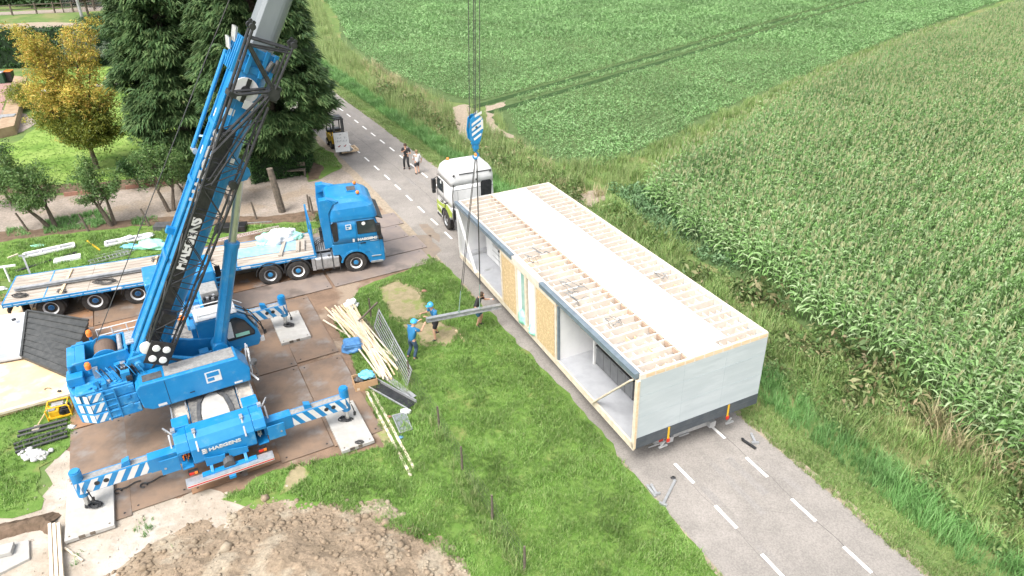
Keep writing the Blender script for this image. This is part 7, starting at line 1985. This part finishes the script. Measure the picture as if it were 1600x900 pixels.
    m = MB(); mp_ = hd+Vector((math.cos(bend)*.092, 0, -.038-math.sin(bend)*.08)); m.box(mp_.x-.006, mp_.x+.004, -.022, .022, mp_.z-.005, mp_.z+.005); m.build('mouth', RED, e)
    # shirt
    V2 = [up(-.10), wa, chs, up(.47)]; E2 = [(0,1),(1,2),(2,3)]; R2 = [(.185,.15),(.160,.125),(.19,.145),.09]
    for sh, el, w_, s_ in arms:
        i0 = len(V2); en = el.lerp(sh, 1-sleeves*1.6) if sleeves < .6 else el.lerp(w_, .9); 
        if sleeves < .6: V2 += [sh, sh.lerp(el, .75)]; E2 += [(2, i0), (i0, i0+1)]; R2 += [.082, .068]
        else: V2 += [sh, el, en]; E2 += [(2, i0), (i0, i0+1), (i0+1, i0+2)]; R2 += [.082, .058, .042]
    skin_mesh('shirt', V2, E2, R2, 0, SHIRTS[top], e)
    V3 = [up(.06), pel]; E3 = [(0,1)]; R3 = [(.160,.125),(.168,.13)]
    for hp, kn, ft_, toe, heel in legs:
        i0 = len(V3)
        if shorts: V3 += [hp, hp.lerp(kn, .95)]; E3 += [(1, i0), (i0, i0+1)]; R3 += [.115, .095]
        else: V3 += [hp, kn, kn.lerp(ft_, .93)]; E3 += [(1, i0), (i0, i0+1), (i0+1, i0+2)]; R3 += [.115, .080, .066]
    skin_mesh('shorts' if shorts else 'trousers', V3, E3, R3, 1, SHIRTS[bottom], e)
    for hp, kn, ft_, toe, heel in legs: skin_mesh('shoe', [heel+Vector((-.03,0,0)), heel+Vector((.06,0,.01)), toe, ft_+Vector((0,0,.0))], [(0,1),(1,2),(1,3)], [.045,.052,.042,.055], 1, SHOE, e)
    if gloves:
        for sh, el, w_, s_ in arms: fd = (w_-el).normalized(); skin_mesh('glove', [w_-fd*.02, w_+fd*.07, w_+fd*.13], [(0,1),(1,2)], [.036,(.048,.026),(.042,.022)], 0, GLOVE, e)
    c = hd+Vector((-.012, 0, .055)); m = MB()
    if helmet:
        m.lathe(c+Vector((0,0,-.0)), (math.sin(bend*.6),0,math.cos(bend*.6)), [(.135,-.01),(.135,.01),(.128,.05),(.105,.10),(.06,.135),(.01,.145)], 20); m.box(c.x+.08, c.x+.20, -.075, .075, c.z-.012, c.z+.006); m.build('helmet', HELMET, e, bevel=.008)
    else:
        m.lathe(c, (-.25,0,1), [(.098,-.055),(.106,-.01),(.104,.04),(.085,.08),(.05,.105),(.01,.112)], 16); m.build('hair', hair, e, smooth=True)
    return e
def at_face(px, py, ang): return g(px, py, .0), R(ang)
# two bystanders on the road
l, a = at_face(636, 264, -95); person(l, a, [(.22,-.06,1.32), (.14,.22,1.12)], [(0,-.16,0), (.02,.17,0)], 'man in black overalls with a hand at his chin, standing left on the road', 'black', 'black', hair=HAIRB)
l, a = at_face(653, 272, 115); person(l, a, [(.06,-.32,.92), (.18,.14,1.1)], [(.06,-.11,0), (-.06,.12,0)], 'person in white shirt and dark shorts standing right on the road', 'white', 'grey', shorts=True, hair=HAIRG, scale=.93)
# three workers guiding the beam
l, a = at_face(647, 559, 52); person(l, a, [(.52,-.16,1.36), (.52,.14,1.40)], [(-.12,-.14,0), (-.18,.16,0)], 'worker in blue shirt, jeans and blue helmet pushing the end of the beam', 'blue', 'jeans', helmet=True, bend=.28, gloves=False)
l, a = at_face(681, 527, 215); person(l, a, [(.42,-.22,1.22), (.42,.18,1.24)], [(-.22,-.22,0), (.14,.22,0)], 'worker in blue shirt, black shorts and blue helmet behind the beam', 'blue', 'black', shorts=True, helmet=True, bend=.30)
l, a = at_face(747, 509, -20); person(l, a, [(.16,-.34,1.05), (.46,.30,1.25)], [(0,-.12,0), (.05,.12,0)], 'worker in black shirt with white gloves reaching along the beam by the module', 'black', 'petrol', shorts=True, bend=.32, gloves=True, headtilt=.04, hair=HAIRB)

# ================================================================ TREES AND GARDEN
CONIF = leafmat('conifer_sprays', [(0.055,0.115,0.045),(0.085,0.16,0.06),(0.12,0.20,0.075),(0.175,0.245,0.10)], var=.28, big=.55, trans=.3)
YELL = leafmat('yellow_maple_leaves', [(0.26,0.32,0.06),(0.44,0.40,0.07),(0.55,0.42,0.09),(0.56,0.34,0.09)], var=.3, big=.35, trans=.3)
YELLG = leafmat('lower_maple_leaves', [(0.11,0.16,0.03),(0.20,0.25,0.04),(0.32,0.31,0.05)], var=.3, big=.4, trans=.3)
GARL = leafmat('garden_tree_leaves', [(0.06,0.13,0.035),(0.10,0.19,0.05),(0.17,0.25,0.08)], var=.3, big=.6, trans=.25)
HEDGE = leafmat('hedge_leaves', [(0.020,0.060,0.014),(0.035,0.095,0.02),(0.055,0.13,0.03)], var=.2, big=.4, trans=.1)
BLUEG = leafmat('silvery_bush_leaves', [(0.14,0.20,0.14),(0.22,0.28,0.20),(0.32,0.36,0.28)], var=.2, big=.6)
PURPLE = leafmat('purple_tree_leaves', [(0.05,0.022,0.03),(0.09,0.035,0.045)], var=.3, big=.6, trans=.1)
DARKG = leafmat('dark_wood_leaves', [(0.035,0.08,0.025),(0.06,0.12,0.035)], var=.3, big=.3, trans=.1)
BARK = mat('bark', (0.15,.12,.09), (.09,.07,.055), scale=6, rough=.95, bump=.02, bscale=18)

def proto_spray(n, ln, wd, seed):
    """drooping fan of scale-leaf shoots pointing along +x"""
    r = np.random.default_rng(seed); V, F = [], []
    for i in range(n):
        a = r.normal(0, .55); L_ = ln*r.uniform(.45, 1.1); dz = r.uniform(-.1, .25); x0 = r.uniform(-.25, .2)*ln; y0 = r.normal(0, .22)*ln; z0 = r.normal(0, .12)*ln
        dx, dy = np.cos(a), np.sin(a); w_ = wd*r.uniform(.6, 1.2); tw = r.normal(0, .5); sx, sy, sz = -dy*w_*np.cos(tw), dx*w_*np.cos(tw), w_*np.sin(tw)
        o = len(V); mx = (x0+dx*L_*.5, y0+dy*L_*.5, z0+dz*L_)
        V += [(x0, y0, z0), (mx[0]-sx, mx[1]-sy, mx[2]-sz), (x0+dx*L_, y0+dy*L_, z0+dz*L_-.30*L_), (mx[0]+sx, mx[1]+sy, mx[2]+sz)]
        F += [(o, o+1, o+2, o+3)]
    return np.array(V), F
sprays = [proto_spray(38, .50, .036, 400+s_) for s_ in range(6)]
def leafball(n, rad, ls, seed, elong=1.0): return proto_leaves(n, rad, ls, .8, seed, 0, .6)
leafc = [leafball(26, .34, .085, 500+s_) for s_ in range(6)]

def conifer(loc, height, rad, lab, grp, n=5200, base=1.0, seed=1):
    e = empty('conifer_tree', loc, 0, lab, 'tree', grp); r = np.random.default_rng(seed)
    m = MB(); m.tube([(0,0,-.1), (.05,0,height*.4), (0,.05,height*.95)], [.38, .24, .04], 10); m.build('trunk', BARK, e)
    m = MB()
    for k in range(60):
        z = base+ (height-base)*.9*k/60; a = r.uniform(0, 6.28); rr = rad*.6*(1-(z/height)**1.6); m.tube([(0,0,z), (rr*math.cos(a), rr*math.sin(a), z+.1*rr)], [.06, .015], 5)
    m.build('branch', BARK, e)
    # boughs: lumps on the envelope
    P_, Y_, S_ = [], [], []
    nb = 210
    bz = base + (height-base)*(np.arange(nb)+.5)/nb; ba = r.uniform(0, 6.28, nb)
    t = (bz-base)/(height-base); env = rad*np.minimum(1, (t*3.6+.42))*(1-t**2.2)**.75*(1+.16*np.sin(ba*3+t*9))
    br = env*r.uniform(.72, 1.0, nb); bw = r.uniform(.6, 1.05, nb)*(.5+.5*env/rad)
    k = r.integers(0, nb, n)
    d = r.normal(size=(n, 3)); d /= np.linalg.norm(d, axis=1)[:, None]; d *= (r.uniform(0, 1, n)**.4)[:, None]*bw[k][:, None]*np.array([1.05, 1.05, .75])
    c = np.c_[np.cos(ba[k])*br[k], np.sin(ba[k])*br[k], bz[k]] + d
    # droop the outer ends
    rr = np.hypot(c[:, 0], c[:, 1]); c[:, 2] -= np.clip(rr-br[k], 0, 2)*.45
    c = c[c[:, 2] > .5]; rr = np.hypot(c[:, 0], c[:, 1])
    yaw = np.arctan2(c[:, 1], c[:, 0])+r.normal(0, .45, len(c))
    o = scatter('crown', sprays, c, yaw, r.uniform(.8, 1.5, len(c)), CONIF, tilt=r.normal(0, .15, (len(c), 2)), parent=e)
    return e
conifer((-21.0, 42.8, 0), 17.5, 2.5, 'huge dark conifer behind the crane boom, left one of the pair', None, 6500, .6, 1)
conifer((-14.9, 41.8, 0), 18.5, 3.05, 'huge dark conifer beside the road, right one of the pair', None, 6800, 2.0, 2)
conifer((-19.5, 48.5, 0), 17, 2.6, 'dark conifer with dry brown patches standing behind the big pair', None, 3800, 1.0, 3)

def broadleaf(name, loc, trunk_h, crown, lab, leaf, nclump, seed, cat='tree', grp=None, protos=leafc, lsize=1.0, vase=False, stems=3, tilt=None, r0=.16, leaf2=None):
    """crown: (cx, cy, z0, z1, radius)"""
    e = empty(name, loc, 0, lab, cat, grp); r = np.random.default_rng(seed); cx_, cy_, z0, z1, rad = crown
    m = MB(); tips = []
    nl = max(9, int(rad*7))
    fork = Vector((tilt[0]*trunk_h, tilt[1]*trunk_h, trunk_h)) if tilt else Vector((0, 0, trunk_h))
    for k in range(stems):
        a = k*6.28/stems+r.uniform(0, 1); b = Vector((.12*math.cos(a), .12*math.sin(a), 0)) if stems > 1 else Vector()
        q = fork + Vector((math.cos(a), math.sin(a), 0))*rad*.25*(stems > 1); m.tube([b-Vector((0,0,.1)), b.lerp(q, .5)+Vector((0,0,.05)), q], [r0, r0*.8, r0*.6], 8); tips.append(q)
    m.build('trunk', BARK, e)
    m = MB(); ends = []
    for k in range(nl):
        s0 = tips[k % len(tips)]; a = r.uniform(0, 6.28)
        t = r.uniform(.15, 1) ; zz = z0+(z1-z0)*t
        rr = rad*(math.sin(math.pi*min(.97, max(.08, t)))**.6)*r.uniform(.5, .95) if not vase else rad*(.35+.65*t)*r.uniform(.35, 1)*(1 if t < .85 else .75)
        q = Vector((cx_+rr*math.cos(a), cy_+rr*math.sin(a), zz)); md = s0.lerp(q, .45)+Vector((0, 0, .1*rad)); m.tube([s0, md, q], [r0*.45, r0*.25, .01], 5)
        ends.append((s0, md, q))
    m.build('branch', BARK, e)
    P_ = []
    for i in range(nclump):
        if vase or r.uniform() < .75:
            s0, md, q = ends[r.integers(0, len(ends))]; t = r.uniform(.25, 1.08); p = (md.lerp(q, (t-.4)/.6) if t > .4 else s0.lerp(md, t/.4)); p = np.array(p)+r.normal(0, .16*rad*(.6+.4*(1-t)), 3)*np.array([1, 1, .55])
        else:
            v = r.normal(size=3); v /= np.linalg.norm(v); p = np.array([cx_, cy_, (z0+z1)/2])+v*np.array([rad, rad, (z1-z0)/2])*r.uniform(.5, 1.0)
        P_.append(p)
    P_ = np.array(P_); P_ = P_[P_[:, 2] > z0*.6]
    low = P_[:, 2] < z0+(z1-z0)*.42+r.normal(0, .5, len(P_))
    mi_ = low.astype(int) if leaf2 else np.zeros(len(P_), int)
    o = scatter('crown', protos, P_, r.uniform(0, 6.28, len(P_)), r.uniform(.7, 1.3, len(P_))*lsize, [leaf, leaf2] if leaf2 else leaf, mi=mi_, parent=e)
    return e
broadleaf('maple_tree', g(152,264,0), 1.3, (-.1, 0, 1.0, 8.7, 3.9), 'yellow and orange tinted tree with upright spreading branches on the garden lawn', YELL, 3200, 11, lsize=.85, vase=True, stems=1, r0=.2, leaf2=YELLG)
broadleaf('small_tree', g(84,356,0), 1.2, (-.7, .1, 1.3, 3.6, 1.75), 'small green tree with pale twisted trunk beside the driveway, leftmost of the row', GARL, 330, 12, stems=2, r0=.13, lsize=.75, tilt=(-.4, 0), grp='small garden trees along the driveway')
broadleaf('small_tree', g(176,352,0), 1.3, (-.3, .1, 1.3, 3.8, 1.35), 'small green tree with forked trunk between two leaning driveway posts', GARL, 260, 13, stems=3, r0=.11, lsize=.75, tilt=(-.2, 0), grp='small garden trees along the driveway')
broadleaf('small_tree', g(268,330,0), 1.3, (-.2, .1, 1.3, 3.9, 1.6), 'small green tree just left of the crane boom', GARL, 300, 14, stems=2, r0=.12, lsize=.75, grp='small garden trees along the driveway')
broadleaf('small_tree', g(362,318,0), 1.2, (.1, .1, 1.1, 3.8, 1.5), 'small light green tree right behind the crane cylinder', GARL, 300, 15, stems=2, r0=.12, lsize=.75, grp='small garden trees along the driveway')
broadleaf('small_tree', g(24,318,0), .9, (-.2, 0, .6, 2.9, 1.6), 'round green shrub at the driveway edge near the left picture border', GARL, 300, 16, stems=2, r0=.10, lsize=.75)
broadleaf('dark_bush', g(-6,290,0), .8, (0, 0, .5, 3.6, 1.6), 'dark green bush at the left picture border above the driveway', DARKG, 260, 17, cat='bush', stems=2, r0=.1, lsize=.75)
broadleaf('dark_bush', g(222,292,0), .5, (0, 0, .3, 2.2, 1.3), 'dark green rounded bush between two small driveway trees', HEDGE, 260, 18, cat='bush', stems=3, r0=.06, lsize=.7)
broadleaf('small_tree', g(290,300,0), .5, (0, 0, .4, 2.4, 1.2), 'pale green bush behind the small tree left of the boom', GARL, 200, 19, cat='bush', stems=2, r0=.08, lsize=.7)
broadleaf('silver_bush', g(142,104,0), .6, (0, 0, .3, 3.9, 2.5), 'silvery grey green bush in front of the tall clipped hedge', BLUEG, 520, 20, cat='bush', stems=3, r0=.1, lsize=.9)
broadleaf('purple_tree', g(139,26,0), 2.0, (0, 0, 1.8, 7.2, 3.0), 'dark purple leaved tree behind the rail fence at the top left', PURPLE, 420, 21, stems=1, r0=.2, lsize=1.3)
broadleaf('dark_bush', g(150,44,0), .4, (0, 0, .2, 1.6, 2.2), 'low dark bush on the bank beside the lamp post', DARKG, 200, 22, cat='bush', stems=2, r0=.06, lsize=1.1)
broadleaf('dark_bush', g(46,168,0), .5, (0, 0, .2, 2.2, 2.0), 'loose yellowish bush at the patio corner left of the maple', YELLG, 260, 23, cat='bush', stems=2, r0=.06, lsize=.8)
broadleaf('shrub', g(505,352,0), .3, (0, 0, .1, .8, .5), 'small green shrub behind the cab of the blue truck', GARL, 60, 24, cat='bush', stems=2, r0=.03, lsize=.5)
wood = [fillpoly([(-110,122),(-68,112),(-62,116),(-60,130),(-110,135)], .9)]
P_ = np.concatenate(wood); P_ = np.repeat(P_, 9, 0); P_[:, 2] = rng.uniform(.3, 7, len(P_))*(.7+.5*vnoise(P_, .2, 2)); P_[:, :2] += rng.normal(0, .6, (len(P_), 2))
tag(scatter('far_wood', leafc, P_, rng.uniform(0, 6.28, len(P_)), rng.uniform(2.2, 4.0, len(P_)), DARKG), kind='stuff')

def hedge(name, quad, h_, lab, dens=42, ls=.75, mt=HEDGE):
    """clipped hedge: solid dark core and a skin of small leaves"""
    e = empty(name, (0,0,0), 0, lab, 'hedge'); q = [Vector(p) for p in quad]; c = sum(q, Vector())/4
    o0 = Vector((c.x, c.y, 0)); e.location = o0; q = [p-o0 for p in q]; qi = [p*.97 for p in q]
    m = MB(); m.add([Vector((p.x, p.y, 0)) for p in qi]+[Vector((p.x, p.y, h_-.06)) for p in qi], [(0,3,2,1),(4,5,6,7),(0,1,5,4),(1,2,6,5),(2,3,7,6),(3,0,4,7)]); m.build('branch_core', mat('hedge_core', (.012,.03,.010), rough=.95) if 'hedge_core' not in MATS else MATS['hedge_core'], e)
    P_ = []
    for i in range(4):
        a, b = q[i], q[(i+1) % 4]; n_ = int((b-a).length*h_*dens)
        for _ in range(n_): t = random.random(); p = a.lerp(b, t); P_.append((p.x, p.y, random.random()*h_))
    A_ = (q[1]-q[0]).length*(q[2]-q[1]).length
    for _ in range(int(A_*dens)): u_, v_ = random.random(), random.random(); p = q[0].lerp(q[1], u_).lerp(q[3].lerp(q[2], u_), v_); P_.append((p.x, p.y, h_-.03))
    P_ = np.array(P_); sm = [proto_leaves(10, .13, .05, 1, 600+s_, 0, .4) for s_ in range(5)]
    scatter('foliage', sm, P_, rng.uniform(0, 6.28, len(P_)), rng.uniform(.8, 1.5, len(P_))*ls*1.4, mt, parent=e); return e
ha, hb_ = g(-150,112,0), g(236,100,0)
hedge('clipped_hedge', [ha, hb_, hb_+Vector((0,2.0,0)), ha+Vector((0,2.0,0))], 3.6, 'tall straight clipped hedge across the back of the garden', 9, 1.5)
ha, hb_ = g(396,288,0), g(480,272,0)
hedge('clipped_hedge', [ha, hb_, hb_+Vector((-.2,2.2,0)), ha+Vector((-.2,2.2,0))], 2.0, 'dark clipped hedge block below the big conifer beside the road', 55, .9)
ha, hb_ = g(150,298,0), g(240,284,0)
# low brown edging boards of the garden beds
for (a, b, lab) in (((196,293), (262,283), 'low brown wooden edging board behind the small trees'), ((100,304), (160,298), 'low brown wooden edging board at the left of the driveway'), ((262,282), (330,268), 'low brown wooden edging board left of the boom')):
    o = lath(g(*a, .12), g(*b, .12), .08, .24, lab, 'brown edging boards of the garden', BRICK, 'edging_board'); o['category'] = 'edging board'
# garden corner at the far left
pw = empty('garden_wall', g(20,215,0), 0, 'low brown planter wall at the left edge of the garden', 'planter wall')
v = [g(-60,214,.7), g(22,196,.7), g(42,120,.7), g(22,118,.7), g(2,186,.7), g(-60,200,.7)]; v = [p-pw.location for p in v]; n_ = len(v)
m = MB(); m.add(v+[Vector((p.x, p.y, 0)) for p in v], [tuple(range(n_)), tuple(range(2*n_-1, n_-1, -1))]+[(i, n_+i, n_+(i+1) % n_, (i+1) % n_) for i in range(n_)]); m.build('planter', mat('brown_planter', (.36,.26,.17), (.27,.19,.12), scale=2, rough=.9), pw, bevel=.02)
pv = sheet('brick_terrace', gp([(-60,205),(0,182),(18,130),(-60,132)]), .03, mat('pink_brick_paving', (.34,.22,.20), (.28,.18,.16), scale=3, rough=.9, coord='World'), .02)
for (px, py), c_, lid, lab in (((6,130), HEDGE, None, 'green wheeled bin beside the planter at the far left'), ((19,128), BLACKP, ORANGE, 'black wheeled bin with orange lid beside the green bin')):
    e = empty('wheeled_bin', g(px, py, 0), R(10), lab, 'wheeled bin', None)
    m = MB(); m.loft([[(-.25,-.28,.05),(.25,-.28,.05),(.25,.28,.05),(-.25,.28,.05)],[(-.30,-.36,1.0),(.30,-.36,1.0),(.30,.36,1.0),(-.30,.36,1.0)]]); m.build('bin_body', mat('green_bin', (.03,.09,.05), rough=.5) if lid is None else BLACKP, e, bevel=.03)
    m = MB(); m.box(-.33, .33, -.40, .38, 1.0, 1.08); m.build('lid', lid or STEEL, e, bevel=.03)
e = empty('grey_barrel', g(29,158,.0), 0, 'grey plastic water barrel beside the planter wall', 'barrel'); m = MB(); m.lathe((0,0,0), (0,0,1), [(.30,0),(.34,.3),(.34,.8),(.30,1.1),(.1,1.15)], 18); m.build('barrel_body', mat('grey_plastic', (.25,.27,.30), rough=.5), e)
e = empty('picnic_table', g(8,196,.0), R(20), 'grey wooden picnic table on the patio at the left edge', 'picnic table')
m = MB(); 
for k in range(5): m.box(-.9, .9, -.38+.155*k, -.24+.155*k, .72, .76)
m.build('tabletop', STEEL, e)
for y in (-.7, .7):
    MB().box(-.9, .9, y-.13, y+.13, .42, .46).build('bench_seat', STEEL, e)
for x in (-.6, .6):
    m = MB(); m.bar((x, -.65, 0), (x, .2, .72), .05, .08); m.bar((x, .65, 0), (x, -.2, .72), .05, .08); m.bar((x, -.75, .4), (x, .75, .4), .05, .08); m.build('leg', STEEL, e)
broadleaf('shrub', g(14,204,0), .1, (0, 0, .05, .5, .45), 'small yellow green shrub on the patio beside the picnic table', YELLG, 50, 25, cat='bush', stems=2, r0=.03, lsize=.5)
sh_ = MB(); sh_.lathe((0,0,0), (0,0,1), [(.9,0),(.85,.12),(.6,.2),(.01,.22)], 20); o = sh_.build('sandbox', WHITE_WORN); o.location = g(66,146,0); tag(o, 'round white lid lying on the garden lawn behind the maple', 'lid')
o = lath(g(150,134,.1), g(184,132,.1), .6, .1, 'pale flat slab on the lawn between the maple and the conifer', None, CONCRETE, 'stone_slab'); o['category'] = 'slab'
# rail fence, lamp post, netting at the top left
fe = empty('rail_fence', g(60,22,0), 0, 'dark wooden post and rail fence along the far path at the top left', 'fence')
pts_f = [g(x, y, 0)-g(60,22,0) for x, y in ((-120,30), (-60,27), (-20,25), (20,24), (58,21.5), (86,20), (115,19), (148,16.5), (182,14))]
for p in pts_f: MB().box(p.x-.09, p.x+.09, p.y-.09, p.y+.09, 0, 1.5).build('post', OLDWOOD, fe)
for a, b in zip(pts_f, pts_f[1:]):
    for z in (.75, 1.3): MB().bar(a+Vector((0,0,z)), b+Vector((0,0,z)), .06, .14).build('rail', OLDWOOD, fe)
lp = empty('lamp_post', g(131,36,0), 0, 'slender grey metal lamp post beside the far path at the top left', 'lamp post')
m = MB(); m.cyl((0,0,0), (0,0,9), .22, .14, n=14); m.build('pole', STEEL, lp); m = MB(); m.box(-.1, 1.0, -.15, .15, 9, 9.15); m.build('lamp_head', STEEL, lp, bevel=.03)
nf = empty('ball_net', g(118,19,0), 0, 'tall wire net fence behind the lamp post at the top left', 'net fence')
m = MB(); p0_ = g(100,20,0)-g(118,19,0); p1_ = g(240,4,0)-g(118,19,0)
for k in range(60): p = p0_.lerp(p1_, k/60); m.bar(p, p+Vector((0,0,3.2 if k > 14 else 5.5)), .02)
for k in range(12): m.bar(p0_+Vector((0,0,.3+.27*k)), p1_+Vector((0,0,.3+.27*k)), .02)
m.build('mesh', STEEL, nf)
for k in range(4): p = p0_.lerp(p1_, k/3); MB().cyl(p, p+Vector((0,0,3.4)), .08, n=8).build('post', OLDWOOD, nf)

# separate loose pieces of a few parts into parts of their own
def split_loose(o):
    me = o.data; n = len(me.vertices); par = list(range(n))
    def find(a):
        while par[a] != a: par[a] = par[par[a]]; a = par[a]
        return a
    for e_ in me.edges:
        a, b = find(e_.vertices[0]), find(e_.vertices[1])
        if a != b: par[a] = b
    gr = {}
    for p in me.polygons: gr.setdefault(find(p.vertices[0]), []).append(p.index)
    if len(gr) < 2 or len(gr) > 12: return
    nm = o.name.split('.')[0]
    for fs_ in gr.values():
        mp_ = {}; vs_, ff, mi_ = [], [], []
        for pi in fs_:
            p = me.polygons[pi]; f_ = []
            for vi in p.vertices:
                if vi not in mp_: mp_[vi] = len(vs_); vs_.append(me.vertices[vi].co[:])
                f_.append(mp_[vi])
            ff.append(f_); mi_.append(p.material_index)
        m2 = bpy.data.meshes.new(nm); m2.from_pydata(vs_, [], ff)
        for mm in me.materials: m2.materials.append(mm)
        m2.polygons.foreach_set('material_index', mi_)
        c = o.copy(); c.data = m2; C.objects.link(c)
    bpy.data.objects.remove(o)
for o in [o for o in bpy.data.objects if o.type == 'MESH' and o.parent is not None and o.name.split('.')[0] in ('cab_fitting', 'lashing_strap', 'rear_strap', 'engine_cover', 'locking_pin', 'mud_flap', 'tail_light_x', 'rod_bracket', 'inner_wall', 'wall_stud', 'fork', 'bearer', 'dark_trim_x', 'tank_strap', 'stile')]:
    split_loose(o)
